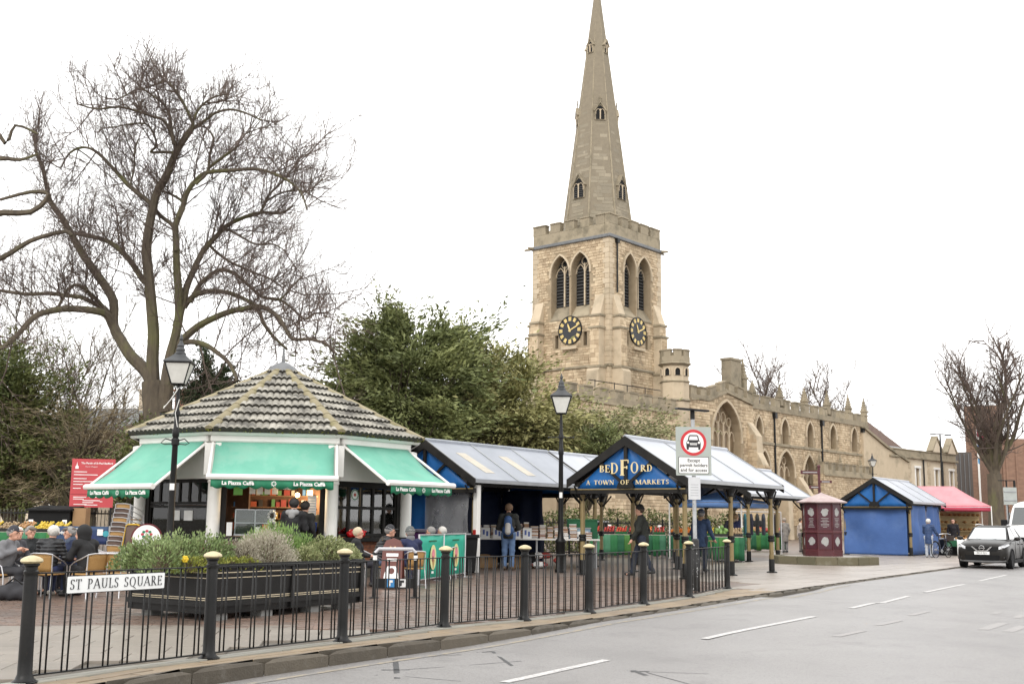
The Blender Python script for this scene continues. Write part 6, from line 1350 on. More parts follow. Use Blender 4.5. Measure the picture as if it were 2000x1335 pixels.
for i in range(9): b = B(); b.ball((rr.uniform(-.5,.6), rr.uniform(-.2,.25), .1 + .13 * (i % 3)), (rr.uniform(.16,.28), rr.uniform(.12,.2), .1), 8, 5); obj('garment', b, rr.choice([m_print, m_rubber, pal[5], m_black]), cl_, smooth=True)
# black catering equipment in the fruit stall and a rail of clothes under the gazebo
ck2_ = thing('storage_box', 'black lidded box on legs behind the fruit table under the BEDFORD gable', 'box', X3(1142, 47)); b = B(); b.bx(0,.95,0,.6,.75,1.35); obj('box_body', b, m_dark, ck2_); b = B(); b.bx(-.04,.99,-.04,.64,1.35,1.41); obj('lid', b, m_grey, ck2_); b = B()
for x in (.05,.9):
    for y in (.05,.55): b.bx(x-.02,x+.02,y-.02,y+.02,0,.75)
obj('stand', b, m_grey, ck2_)
rail = thing('clothes_rail', 'rail of dark and teal coats hanging under the blue gazebo', 'clothes rail', X3(1436, 52)); b = B(); b.tube([(0,0,1.9),(2.1,0,1.9)], .018, 5); b.tube([(0,0,0),(0,0,1.9)], .018, 5); b.tube([(2.1,0,0),(2.1,0,1.9)], .018, 5); obj('rail_frame', b, m_alu, rail)
for i, c in enumerate([(.01,.012,.02),(.02,.10,.12),(.015,.015,.03),(.02,.02,.02),(.03,.035,.05),(.25,.28,.04),(.03,.02,.03)]):
    x = .15 + i * .28; b = B(); b.ext([(x-.02,-.24,1.62),(x-.02,-.05,1.82),(x-.02,.05,1.82),(x-.02,.24,1.62),(x-.02,.2,.85),(x-.02,-.2,.85)], (.1,0,0)); q = obj('hanging_coat', b, M('coat_colour', c, rough=.85), rail, bevel=.03); b = B(); b.tube([(x+.03,0,1.8),(x+.03,.03,1.88),(x+.03,0,1.92)], .006, 3); obj('hanger', b, m_grey, q)
# bread stall under the pink gazebo
bs = thing('bread_shelving', 'pale shelving of loaves under the pink gazebo', 'shelf', X3(1838, 58.5), 0); m_bread = M('bread_crust', (.48,.27,.10), (.34,.17,.06), .7, var='obj'); m_shelf = M('pale_shelf', (.55,.42,.22), rough=.7)
b = B(); b.bx(0,2.2,.5,.55,.0,2.1); obj('back_panel', b, m_shelf, bs)
for i in range(4):
    z = .75 + i * .36; b = B(); b.bx(0,2.2,.0,.5,z,z+.03); obj('shelf_board', b, m_shelf, bs)
    for j in range(9):
        if R.random() < .2: continue
        b = B(); b.ball((.14 + j*.235, .2, z + .1), (.1,.15,.07), 8, 5); o = obj('loaf', b, m_bread, bs, smooth=True)
tb = thing('bread_table', 'table with green crate front and white cloth before the pink gazebo', 'table', X3(1843, 53.5)); b = B(); b.bx(0,1.2,0,.7,.76,.8); obj('table_top', b, m_white, tb); b = B(); b.bx(.1,.85,-.03,0,.42,.72); obj('green_crate_front', b, m_greens[3], tb); b = B(); b.bx(.0,.05,0,.7,0,.76).bx(1.15,1.2,0,.7,0,.76).bx(0.05,1.15,.3,.34,0,.7); obj('trestle', b, m_dark, tb); 
wcl = thing('white_counter', 'low counter with a white cloth by the parked dark car', 'table', X3(1868, 52.5)); b = B(); b.bx(0,.75,0,.6,.72,.76); obj('table_top', b, m_white, wcl); obj('cloth_front', cloth((0,-.02,0),(.75,-.02,0),.04,.75,8,3,.015,77), m_print, wcl, smooth=True, solid=.005)
for i in range(6): b = B(); b.ball((.1 + i*.11, .3, .81), (.06,.1,.05), 7, 4); obj('loaf', b, m_bread, wcl, smooth=True)
# ================================================================ railing along the kerb
fn = thing('guard_railing', 'black guard railing with gold capped bollard posts along the kerb', 'railing')
pb = B(); pb.lathe([(.092,0),(.095,.02),(.075,.035),(.066,.06),(.06,.075),(.058,.2),(.055,.86),(.054,.875),(.06,.885),(.06,.905),(.05,.915),(.05,.94),(.066,.955),(.066,.965),(.055,.97)], n=18)
cb = B(); cb.lathe([(.05,.968),(.08,.975),(.092,.988),(.086,1.006),(.06,1.022),(.03,1.032),(.012,1.036)], n=18)
pm = mkmesh('post', pb.v, pb.f, [m_black], smooth=True, ang=40); cm = mkmesh('cap', cb.v, cb.f, [m_cap], smooth=True, ang=60)
fb = B(); fb.lathe([(.11,-.02),(.11,.012),(.09,.02)], n=14); fm = mkmesh('flange', fb.v, fb.f, [m_black])
barb = B(); barb.tube([(0,0,.055),(0,0,.885)], .0085, 6); barm = mkmesh('bar', barb.v, barb.f, [m_black], smooth=True)
for i, p in enumerate(FP):
    o = link('post', pm, fn); o.location = (p.x, p.y, 0); o.rotation_euler = (R.uniform(-.012,.012), R.uniform(-.012,.012), 0); c = link('cap', cm, o); c = link('flange', fm, o)
for i in range(len(FP) - 1):
    a, c = FP[i].copy(), FP[i+1].copy(); d = (c - a); L = d.length; d.normalize(); n = Vector((-d.y, d.x, 0))
    for z, nm in ((.885, 'top_rail'), (.055, 'bottom_rail')):
        b = B(); b.ext([a + d*.05 - n*.019 + V(0,0,z-.006), c - d*.05 - n*.019 + V(0,0,z-.006), c - d*.05 + n*.019 + V(0,0,z-.006), a + d*.05 + n*.019 + V(0,0,z-.006)], (0,0,.012)); obj(nm, b, m_black, fn)
    npair = 9 if L < 2.6 else 11
    for k in range(npair):
        for s_ in (-.028, .028) :
            t = (k + .5) / npair * (L - .12) + .06 + s_ * 1.0 * L / 2.05; p = a + d * t; o = link('bar', barm, fn); o.location = (p.x, p.y, 0); o.rotation_euler = (R.uniform(-.006,.006), R.uniform(-.006,.006), 0)
# street name plate
dF = (FP[1] - FP[0]).normalized(); nF = Vector((dF.y, -dF.x, 0)); pl0 = FP[0] + nF * .05
def vpl(px, py, p=pl0, n=nF):
    d = ray(px, py); o = Vector((0,0,H)); return o + d * ((p - o).dot(n) / d.dot(n))
A0, A1, A2 = vpl(128.5, 1159.5), vpl(321, 1148.5), vpl(129.5, 1124); wS_ = (A1 - A0).length; hS_ = A2.z - A0.z; zb_ = (A0.z + A1.z) / 2
sgn = thing('street_name_plate', 'white street name plate reading ST PAULS SQUARE fixed to the railing', 'street sign', tuple(A0.xy) + (zb_,), atan2(dF.y, dF.x))
def rrect(w_, h_, r_, n=4):
    o = []
    for cx, cy, a0 in ((w_-r_, h_-r_, 0), (r_, h_-r_, 90), (r_, r_, 180), (w_-r_, r_, 270)): o += [(cx + r_*cos(radians(a0 + 90*i/n)), cy + r_*sin(radians(a0 + 90*i/n))) for i in range(n+1)]
    return o
b = B(); b.ext([(x, 0, z) for x, z in rrect(wS_, hS_, .012)], (0,.006,0)); obj('plate_edge', b, m_blackprint, sgn)
b = B(); b.ext([(x + .006, -.002, z + .006) for x, z in rrect(wS_ - .012, hS_ - .012, .01)], (0,.0018,0)); obj('plate', b, M('sign_white', (.80,.81,.80), (.74,.75,.74), .35, ns=4), sgn)
b = B(); hl = hS_ * .56; tw_ = roman_w('ST PAULS SQUARE', hl, .09); kx = (wS_ * .94) / tw_; roman(b, 'ST PAULS SQUARE', wS_ * .03, hS_ * .24, hl, .5, frame4(V(0, -.0022, 0), (1,0,0), (0,0,1)), gap=.09, sw=kx); obj('lettering', b, m_blackprint, sgn)
for x in (.08, wS_ - .08): b = B(); b.bx(x-.015, x+.015, .006, .05, hS_*.3, hS_*.8); obj('clip', b, m_black, sgn)

# ================================================================ planter and its plants
pc, plf, prt = Vector((-3.98,15.36,0)), Vector((-5.27,16.33,0)), Vector((-2.33,17.92,0))
e1 = (prt - pc).normalized(); L1 = (prt - pc).length; e2 = Vector((-e1.y, e1.x, 0)); L2 = 1.58
plt = thing('planter', 'long black planter trough with gold lines behind the railing', 'planter', pc, atan2(e1.y, e1.x))
zt_ = .70; b = B(); v0 = [(0,0,.09),(L1,0,.09),(L1,L2,.09),(0,L2,.09)]; b.add(v0 + [(x + (-.03 if x == 0 else .03), y + (-.03 if y == 0 else .03), zt_) for x, y, z in v0], [(0,3,2,1),(0,1,5,4),(1,2,6,5),(2,3,7,6),(3,0,4,7)]); obj('trough', b, m_black, plt)
b = B(); b.quad((-.02,-.02,zt_-.06),(L1+.02,-.02,zt_-.06),(L1+.02,L2+.02,zt_-.06),(-.02,L2+.02,zt_-.06)); obj('soil', b, m_soil, plt)
def rimb(z0, z1, d, nm, mat):
    for (x0,x1,y0,y1) in ((-d,L1+d,-d,-d+.05),(-d,L1+d,L2+d-.05,L2+d),(-d,-d+.05,-d+.05,L2+d-.05),(L1+d-.05,L1+d,-d+.05,L2+d-.05)): b = B(); b.bx(x0,x1,y0,y1,z0,z1); obj(nm, b, mat, plt)
rimb(zt_ - .01, zt_ + .05, .06, 'rim', m_black); m_gl = M('gilt_line_paint', (.58,.50,.36), (.46,.39,.27), .5)
for z, w_ in ((.625,.012), (.60,.010), (.555,.010), (.29,.012), (.265,.010), (.215,.012), (.19,.010)):
    off = .033 * (z - .09) / .61 + .006; rimb(z, z + w_, off, 'gilt_moulding', m_gl)
for x0, x1 in ((.615,.64), (.205,.28)): rimb(x0 - .02, x1 - .03, .042, 'moulding', m_black)
for x in (.0, L1 * .5, L1): 
    for y in (-.035, L2 + .012): b = B(); b.bx(max(x-.03,-.03), min(x+.03,L1+.03), y - .012, y + .024, .1, zt_); obj('panel_joint', b, m_black, plt)
for x in (.15, L1*.33, L1*.66, L1-.35):
    for y in (.05, L2-.25): b = B(); b.bx(x, x+.22, y, y+.2, -.01, .1); obj('foot', b, M('concrete_foot', (.25,.25,.24), rough=.8) if 'concrete_foot' not in bpy.data.materials else bpy.data.materials['concrete_foot'], plt)
def dome(label, name, parts, mat, size, n, aspect=.45, up=.6, seed=1, stems=True, tw=m_twig2):
    r = np.random.RandomState(seed); c0 = Vector((parts[0][0], parts[0][1], zt_ - .06)); root = thing(name, label, 'shrub', tuple(plt.matrix_basis @ c0), 0); PT = []; DR = []
    w_ = np.array([q[3]*q[4] for q in parts]); w_ = w_ / w_.sum()
    for (x, y, z, rx, rz), q in zip(parts, w_):
        k = int(n * q); d = r.normal(size=(k, 3)); d[:, 2] = np.abs(d[:, 2]); d /= np.linalg.norm(d, axis=1, keepdims=True); rr = r.uniform(.72, 1.06, (k, 1)) * (1 + .12 * np.sin(d[:, :1] * 9 + seed) * np.cos(d[:, 1:2] * 8)); p = d * rr * np.array([rx, rx, rz])
        wp_ = plt.matrix_basis @ Vector((x, y, z)) - root.location; PT.append(p + np.array(wp_)); DR.append(d + np.array([0, 0, up]))
    leaves('foliage', np.concatenate(PT), size, mat, root, aspect=aspect, dirs=np.concatenate(DR))
    b = B()
    for (x, y, z, rx, rz) in parts:
        o = plt.matrix_basis @ Vector((x, y, z)) - root.location
        for i in range(26): a = r.uniform(0, 2*pi); e = r.uniform(.2, .95); t = o + V(rx*e*cos(a), rx*e*sin(a), rz*.9*sqrt(1-e*e*.9)); b.tube([o + V(rx*.25*cos(a), rx*.25*sin(a), 0), o.lerp(t, .5) + V(0,0,.04), t], [.012,.008,.004], 4, cap=False)
    obj('stem', b, tw, root); return root
def plp(px, py, y_in):  # planter coordinates: where the pixel's ray meets the vertical plane y = y_in of the planter
    n = e2; p = pc + e2 * y_in; q = vpl(px, py, p, n) - pc; return q.dot(e1), q.z
m_hebe = leafmat('hebe_leaf', (.10,.16,.05), (.33,.40,.18)); m_lav = leafmat('grey_lavender_leaf', (.30,.27,.20), (.52,.48,.39)); m_rose = leafmat('rosemary_leaf', (.10,.19,.045), (.31,.43,.14)); m_var = leafmat('variegated_leaf', (.13,.17,.06), (.50,.50,.27)); m_low = leafmat('low_green_leaf', (.10,.13,.02), (.34,.34,.07)); m_dry = leafmat('dry_grey_leaf', (.24,.20,.15), (.40,.36,.29))
zp_ = zt_ - .06
def dm(px, py, y_in, rx): x, zt = plp(px, py, y_in); return (x, y_in, zp_, rx, max(.12, zt - zp_))
dome('bushy green hebe spilling over the left end of the planter', 'hebe_bush', [dm(290,1047,1.0,.36), dm(345,1040,.7,.40), dm(400,1040,.5,.36), dm(430,1050,.5,.26), dm(262,1062,1.2,.3), dm(320,1052,.4,.3)], m_hebe, .045, 9000, seed=1)
dome('pale grey dome of lavender in the middle of the planter', 'lavender_bush', [dm(522,1037,.55,.47), dm(480,1052,.5,.25)], m_lav, .04, 11000, .22, seed=2)
dome('upright fresh green rosemary behind the grey lavender', 'rosemary_bush', [dm(540,1022,1.15,.5), dm(590,1042,1.05,.3), dm(500,1034,1.2,.3)], m_rose, .06, 9000, .16, 1.2, seed=3)
dome('variegated cream and green shrub at the right end of the planter', 'variegated_bush', [dm(640,1049,.6,.44), dm(600,1066,.5,.25), dm(676,1062,.75,.26)], m_var, .04, 9000, .5, seed=4)
dome('small dry grey bush between the hebe and the lavender', 'dry_bush', [dm(452,1054,.7,.2)], m_dry, .035, 1500, .25, seed=5)
dome('low yellow green ground cover along the front of the planter', 'ground_cover', [dm(x_, 1086, .2, .26) for x_ in (372, 410, 445, 478)], m_low, .035, 2500, .6, seed=6)
fl = thing('yellow_flower', 'single yellow flower at the front left of the planter', 'flower', vpl(361, 1091, pc + e2*.12, e2)); b = B()
for k in range(6): b.ball((.028*cos(k*pi/3), .01, .028*sin(k*pi/3)), (.022,.01,.022), 6, 4)
b.ball((0,0,0), .016, 6, 4); obj('petals', b, M('yellow_petal', (.75,.52,.02), rough=.6), fl); b = B(); b.tube([(0,.01,-.02),(0,.02,-.14)], .004, 4); obj('stem', b, m_low, fl)

# ================================================================ street lamps
m_lroof = M('dark_lead', (.03,.033,.035), (.05,.052,.055), .45)
m_lglass = M('lantern_glass', (.66,.66,.62), (.56,.56,.52), .25, ns=5)
def lantern_lamp(label, base, ztop, big=False):
    root = thing('street_lamp', label, 'street lamp', base, R.uniform(-.1,.1), 'old style lantern street lamps'); hl = 1.12; zl = ztop - hl
    b = B(); b.lathe([(.155,0),(.155,.08),(.125,.1),(.125,.78),(.145,.8),(.145,.85),(.09,.92),(.075,1.1),(.06,zl - 1.15),(.075,zl - 1.12),(.075,zl - 1.0),(.055,zl - .95),(.05,zl - .7),(.075,zl-.68),(.075,zl-.62),(.045,zl-.55),(.035,zl - .1)], n=16); obj('post', b, m_black, root, smooth=True, ang=50)
    b = B(); b.tube([(-.33,0,zl-.66),(.33,0,zl-.66)], .014, 6); b.ball((-.34,0,zl-.66), .028, 6, 4); b.ball((.34,0,zl-.66), .028, 6, 4); obj('ladder_bar', b, m_black, root)
    la = link('lantern', None, root); la.location = (0,0,zl); la.empty_display_size = .1; wb, wt, h = .135, .27, .46; q4 = sqrt(2)
    b = B()
    for i in range(4):
        a = pi/4 + i*pi/2; b.tube([(wb*q4*cos(a), wb*q4*sin(a), 0), (wt*q4*cos(a), wt*q4*sin(a), h)], .014, 4)
        a2 = a + pi/2; b.tube([(wb*q4*cos(a), wb*q4*sin(a), 0), (wb*q4*cos(a2), wb*q4*sin(a2), 0)], .014, 4); b.tube([(wt*q4*cos(a), wt*q4*sin(a), h), (wt*q4*cos(a2), wt*q4*sin(a2), h)], .022, 4)
    b.tube([(0,0,-.1),(0,0,.0)], .03, 6); obj('lantern_frame', b, m_black, la)
    for i in range(4):
        a = pi/4 + i*pi/2; a2 = a + pi/2; k1, k2 = wb*q4*.97, wt*q4*.97; b = B(); b.quad((k1*cos(a),k1*sin(a),.01),(k1*cos(a2),k1*sin(a2),.01),(k2*cos(a2),k2*sin(a2),h-.01),(k2*cos(a),k2*sin(a),h-.01)); obj('lantern_pane', b, m_lglass, la, solid=.004)
    b = B(); b.lathe([(wt*q4 + .045, h), (wt*q4 + .05, h + .025), (.17*q4, h + .13), (.10*q4,h+.2)], n=4, ph=pi/4); b.lathe([(.12,h+.19),(.125,h+.22),(.09,h+.25),(.1,h+.3),(.07,h+.36),(.085,h+.38),(.05,h+.44),(.03,h+.5),(.045,h+.54),(.03,h+.58),(.008,h+.66)], n=12); obj('lantern_roof', b, m_lroof, la)
    return root
l1 = lantern_lamp('lantern street lamp in front of the left cafe awning', X3(332, 24.4), at(352, 651, 24.4).z)
b = B(); z_ = at(338, 862, 24.4).z
for s_ in (-1, 1): b.tube([(0,0,z_), (s_*.2,-.05,z_+.06), (s_*.3,-.02,z_-.03), (s_*.22,0,z_-.06), (0,.02,z_-.04)], .012, 4)
b.lathe([(.075,z_-.08),(.085,z_-.06),(.085,z_+.05),(.075,z_+.07)], n=10); obj('flower_bracket', b, m_black, l1)
b = B(); z2 = at(345, 780, 24.4).z; b.tube([(.02,-.08,z2+.25),(-.12,-.1,z2),(-.28,-.06,z2-.2),(-.26,-.06,z2-.14)], .01, 4); b.tube([(.05,-.08,z2),(-.02,-.09,z2-.3),(.04,-.08,z2-.6)], .008, 4); obj('dangling_rope', b, m_white, l1)
b = B(); b.bx(-.05,.05,-.082,-.072,at(333,950,24.4).z - .07,at(333,950,24.4).z + .07); obj('sticker', b, m_print, l1)
l2 = lantern_lamp('lantern street lamp between the book stall and the BEDFORD stall', X3(1095, 31.2), at(1094, 729, 31.2).z)
lantern_lamp('distant lantern lamp rising behind the closed blue stall', X3(1709, 95), at(1709, 884, 95).z)
b = B(); z_ = l2 and 1.6
st_ = obj('sticker', B().bx(-.04,.04,-.08,-.07,2.0,2.15), m_print, l2)
tl_ = thing('tall_street_lamp', 'tall thin modern lamp column in front of the stone hall', 'street lamp', X3(1845, 88)); zz = at(1845, 848, 88).z; b = B(); b.tube([(0,0,0),(0,0,zz)], [.11,.06], 8); obj('column', b, m_black, tl_); b = B(); b.tube([(-.5,0,zz+.05),(.6,0,zz-.02)], .035, 5); b.bx(-.75,-.35,-.1,.1,zz,zz+.08).bx(.4,.85,-.1,.1,zz-.08,zz); obj('lamp_head', b, m_black, tl_)
# ================================================================ traffic sign
sp = Vector((3.86,23.52,0)); sr = thing('traffic_sign', 'grey backed no motor vehicles sign on a scuffed post behind the railing end', 'road sign', sp, radians(2)); Ys = 23.45
zc1, zc0 = at(1355, 833, Ys).z, at(1355, 928, Ys).z; wv = at(1389, 880, Ys).x - at(1319.5, 880, Ys).x; xo = at(1354.5, 880, Ys).x - sp.x; zz = at(1355, 800, Ys).z
b = B(); b.tube([(-.02 + xo*.3,0,0),(xo*.8,0,2.0),(xo,0,zz)], .042, 10); obj('post', b, M('scuffed_grey_paint', (.42,.43,.44), (.30,.31,.32), .5, ns=9, stain=[((.05,.05,.05), 14, .6, .68, .9)]), sr, smooth=True)
b = B(); b.lathe([(.075,0),(.075,1.02),(.05,1.05)], (-.02 + xo*.3,0,0), 12); obj('post_sleeve', b, M('worn_black_paint', (.02,.02,.02), (.03,.03,.03), .5, stain=[((.5,.5,.5), 16, .6, .64, .9)]), sr)
b = B(); b.ext([(x + xo - wv/2, -.06, z + zc0) for x, z in rrect(wv, zc1 - zc0, .015)], (0,.012,0)); pl_ = obj('plate', b, M('sign_grey', (.36,.39,.36), (.32,.35,.325), .5), sr)
m_sr = M('sign_red', (.55,.02,.03), rough=.4); hv = zc1 - zc0; cz = zc1 - hv*.325; rad = hv * .27
circ = lambda r_, y: [(xo + r_*cos(t*pi/20), y, cz + r_*sin(t*pi/20)) for t in range(40)]
b = B(); b.ext(circ(rad, -.0625), (0,.002,0)); obj('red_ring', b, m_sr, pl_); b = B(); b.ext(circ(rad*.78, -.0645), (0,.0018,0)); obj('white_disc', b, m_print, pl_)
def flat(nm, poly, y, mat, par): b = B(); b.ext([(xo + x*rad, y, cz + z*rad) for x, z in poly], (0,.0012,0)); return obj(nm, b, mat, par)
flat('car_symbol', [(-.56,-.02),(-.5,.12),(-.44,.17),(-.36,.52),(-.28,.58),(.28,.58),(.36,.52),(.44,.17),(.5,.12),(.56,-.02),(.54,-.42),(.52,-.55),(.36,-.55),(.36,-.36),(-.36,-.36),(-.36,-.55),(-.52,-.55),(-.54,-.42)], -.0662, m_blackprint, pl_)
flat('car_symbol_window', [(-.34,.2),(-.28,.48),(.28,.48),(.34,.2)], -.0676, m_print, pl_); flat('car_symbol_grille', [(-.26,-.2),(-.28,-.02),(.28,-.02),(.26,-.2)], -.0676, m_print, pl_)
for sx in (-1, 1): flat('car_symbol_lamp', [(sx*.42 + .09*cos(t*pi/5), .0 + .09*sin(t*pi/5)) for t in range(10)], -.0676, m_print, pl_)
for k in range(4): flat('grille_line', [(-.25,-.185+k*.045),(-.25,-.17+k*.045),(.25,-.17+k*.045),(.25,-.185+k*.045)], -.069, m_blackprint, pl_)
tp0, tp1 = zc0 + hv*.035, zc0 + hv*.385; tw2 = wv*.86
b = B(); b.ext([(x + xo - tw2/2, -.0625, z + tp0) for x, z in rrect(tw2, tp1 - tp0, .02)], (0,.002,0)); obj('text_panel_border', b, m_blackprint, pl_); b = B(); b.ext([(x + xo - tw2/2 + .012, -.0645, z + tp0 + .012) for x, z in rrect(tw2 - .024, tp1 - tp0 - .024, .014)], (0,.0018,0)); obj('text_panel', b, m_print, pl_)
for i, s_ in enumerate(('Except', 'permit holders', 'and for access')): text('sign_lettering', s_, .098, m_blackprint, pl_, frame4(V(xo, -.0648, lerp(tp1, tp0, .22 + .28*i) - .002), (1,0,0), (0,0,1)), .0012, sx=.98, bold=.002)
z0, z1 = at(1355, 975, Ys).z, at(1355, 931, Ys).z; b = B(); b.ext([(xo + x - .115, -.055, z) for x, z in ((0,z0),(.25,z0),(.25,z1),(0,z1))], (0,.006,0)); nt_ = obj('permit_notice', b, M('faded_white_notice', (.55,.56,.57), (.47,.48,.50), .5), sr)
for k in range(5): b = B(); b.bx(xo - .07, xo + .09, -.0565, -.0552, z0 + .08 + k*.055, z0 + .092 + k*.055); obj('notice_line', b, m_grey, nt_)
b = B(); b.ext([(xo - .34, -.16, zz), (xo + .33, -.16, zz - .045), (xo + .33, .2, zz - .02), (xo - .34, .2, zz + .03)], (0,0,.04)); b.tube([(xo,0,zz - .2),(xo,0,zz)], .05, 8); obj('lamp_head', b, m_black, sr, bevel=.012)

# ================================================================ maroon kiosk on its stone plinth, fingerpost
m_mar = M('maroon_paint', (.085,.014,.019), (.062,.011,.015), .45, ns=3); m_marp = M('maroon_panel', (.07,.012,.022), (.055,.01,.018), .35); m_kroof = M('kiosk_roof', (.43,.35,.335), (.33,.24,.235), .55, ns=3, stain=[((.5,.45,.43), 2, .5, .7, .6)]); m_motif = M('pale_grey_print', (.36,.36,.35), (.28,.28,.27), .6, ns=14)
kc = Vector((10.95, 40.6, 0)); kcx = X3(1606, 40.6); kc.x = kcx.x
pln = thing('stone_plinth', 'low octagonal mossy stone plinth beneath the maroon kiosk', 'plinth', kc); b = B(); b.lathe([(1.86,0),(1.86,.2),(1.8,.215)], n=8, ph=pi/8); obj('plinth_core', b, m_bed, pln); m_pls = M('plinth_stone', (.14,.12,.075), (.09,.085,.05), .85, var='obj', ns=4, bump=.3, bs=12, stain=[((.30,.28,.22), 2, .55, .75, .6)])
for k in range(8):
    a0, a1 = pi/8 + k*pi/4, pi/8 + (k+1)*pi/4; p, q = V(1.9*cos(a0),1.9*sin(a0),0), V(1.9*cos(a1),1.9*sin(a1),0)
    for j in range(2):
        A, C = p.lerp(q, j/2 + .006), p.lerp(q, (j+1)/2 - .006); b = B(); b.ext([A, C, C*.78, A*.78], (0,0,.27)); obj('plinth_stone', b, m_pls, pln, bevel=.015)
for k in range(8):
    a0, a1 = pi/8 + k*pi/4, pi/8 + (k+1)*pi/4; b = B(); b.ext([V(1.46*cos(a0),1.46*sin(a0),.22), V(1.46*cos(a1),1.46*sin(a1),.22), V(0,0,.22)], (0,0,.05)); obj('plinth_slab', b, m_slab, pln)
kk = thing('information_kiosk', 'octagonal maroon kiosk with white drawings on dark panels and a pointed roof', 'kiosk', kc + V(0,0,.27), radians(-6)); kr = .66; zk = 1.86
b = B(); b.lathe([(kr + .04,0),(kr + .04,.2),(kr,.22),(kr,zk)], n=8, ph=pi/8); obj('kiosk_body', b, m_mar, kk)
b = B(); b.lathe([(kr + .24, zk - .01), (kr + .25, zk + .03), (.05, zk + .34), (.03,zk+.36)], n=8, ph=pi/8); obj('kiosk_roof', b, m_kroof, kk)
b = B(); b.lathe([(kr + .02,.78),(kr + .045,.8),(kr + .045,.86),(kr + .02,.88)], n=8, ph=pi/8); obj('band', b, m_mar, kk)
rng = random.Random(3)
for k in range(8):
    a = k*pi/4; n = V(cos(a), sin(a), 0); t = V(-sin(a), cos(a), 0); wl_ = Wall(n*kr*cos(pi/8), t, n); hw_ = kr*sin(pi/8)
    v = pi/8 + k*pi/4; b = B(); b.tube([V(kr*cos(v), kr*sin(v), .2), V(kr*cos(v), kr*sin(v), zk)], .03, 5); obj('corner_post', b, m_mar, kk)
    for z0, z1 in ((.26,.76), (.92,1.78)):
        b = B(); wl_.box(b, -hw_ + .05, hw_ - .05, z0, z1, -.02, .012); pn = obj('panel', b, m_marp, kk)
        zc = (z0 + z1)/2 if z0 < .5 else z1 - .26; npt = 14; b = B(); wl_.prism(b, [(.13*(1 + .25*rng.uniform(-1,1))*cos(i*2*pi/npt), zc + .14*(1 + .25*rng.uniform(-1,1))*sin(i*2*pi/npt)) for i in range(npt)], .012, .016); obj('drawing', b, m_motif, pn)
        if z0 > .5:
            for q in range(7): b = B(); L = rng.uniform(.06, .15); wl_.box(b, -L, L, z0 + .08 + q*.05, z0 + .095 + q*.05, .012, .015); obj('print_line', b, m_motif, pn)
fp_ = thing('fingerpost', 'maroon fingerpost with three arms standing behind the kiosk', 'signpost', X3(1603, 42.6)); zt = at(1602, 912, 42.6).z; b = B(); b.tube([(0,0,0),(0,0,zt)], .05, 8); b.ball((0,0,zt + .03), .07, 8, 5); obj('post', b, m_mar, fp_)
for x0, x1, py, hh in ((-.70,.0,922,.13), (0,.46,940,.10), (-.40,.02,951,.11)):
    z = at(1600, py, 42.6).z; b = B(); tip = -.08 if x0 < -.1 else .08; b.ext([(x0,-.06,z-hh/2),(x1,-.06,z-hh/2),(x1,-.06,z+hh/2),(x0,-.06,z+hh/2)], (0,.025,0)); ar = obj('arm', b, m_mar, fp_); b = B(); b.bx(x0 + .08, x1 - .08, -.064, -.06, z - .02, z + .02); obj('arm_lettering', b, m_motif, ar)

# ================================================================ churchyard railing, notice board, banner
def spear_rail(label, a, c, h, sp=.14):
    a, c = Vector(a), Vector(c); d = c - a; L = d.length; d.normalize(); root = thing('iron_railing', label, 'railing', a, atan2(d.y, d.x)); n = int(L / sp); b = B()
    for z in (.15, h - .16): b = B(); b.bx(0, L, -.02, .02, z, z + .045); obj('rail', b, m_black, root)
    q = B(); q.tube([(0,0,.02),(0,0,h-.1)], .012, 5); q.lathe([(.012,h-.12),(.026,h-.07),(.004,h)], n=5); me = mkmesh('bar', q.v, q.f, [m_iron]); more = B()
    for i in range(n):
        if i < 300: o = link('bar', me, root); o.location = (i*sp, 0, 0)
    for i in range(0, n, 18): q = B(); q.bx(i*sp-.03, i*sp+.03, -.03, .03, 0, h + .05); obj('stanchion', q, m_black, root)
m_iron = M('weathered_iron', (.05,.05,.045), (.10,.09,.06), .6, ns=8)
spear_rail('spear topped iron churchyard railing beyond the seated men', X3(-30, 37.5), X3(246, 36.5), at(120, 993, 37).z, .13)
spear_rail('iron churchyard railing in front of the hedge behind the market tables', X3(1010, 43.5), X3(1320, 49.2), 1.45, .15)
nbd = thing('notice_board', 'tall red church notice board with white writing above the iron railing', 'notice board', X3(131, 36.2), radians(7)); w2 = (X3(208,36.0) - X3(131,36.2)).length; z1, z0 = at(170, 895, 36.1).z, at(170, 990, 36.1).z; m_nb = M('board_red', (.52,.06,.07), (.44,.05,.06), .5, ns=1)
b = B(); b.bx(0, w2, 0, .04, z0, z1); bd = obj('board', b, m_nb, nbd)
for x in (.06, w2 - .06): b = B(); b.bx(x-.03, x+.03, .041, .1, 0, z1 - .1); obj('board_post', b, m_black, nbd)
hB = z1 - z0; fr_ = lambda x, t: frame4(V(x, -.002, z1 - hB*t), (1,0,0), (0,0,1))
text('board_lettering', 'The Parish of St Paul Bedford', .082, m_print, bd, fr_(w2*.58, .09), .001, bold=.002); text('board_lettering', 'Church of England', .05, m_print, bd, fr_(w2*.45, .16), .001)
b = B(); b.ext([(w2*.12 + x*.05, -.002, z1 - hB*.14 + z*.1) for x, z in ((-1,-1),(1,-1),(1,-.3),(.35,0),(0,1.2),(-.35,0),(-1,-.3))], (0,-.003,0)); obj('church_emblem', b, m_print, bd)
for t, L in ((.27,.3),(.33,.55),(.41,.3),(.47,.5),(.53,.22),(.61,.18)): b = B(); b.bx(w2*.06, w2*(.06+L), -.004, -.001, z1 - hB*t - .012, z1 - hB*t + .012); obj('board_line', b, m_print, bd)
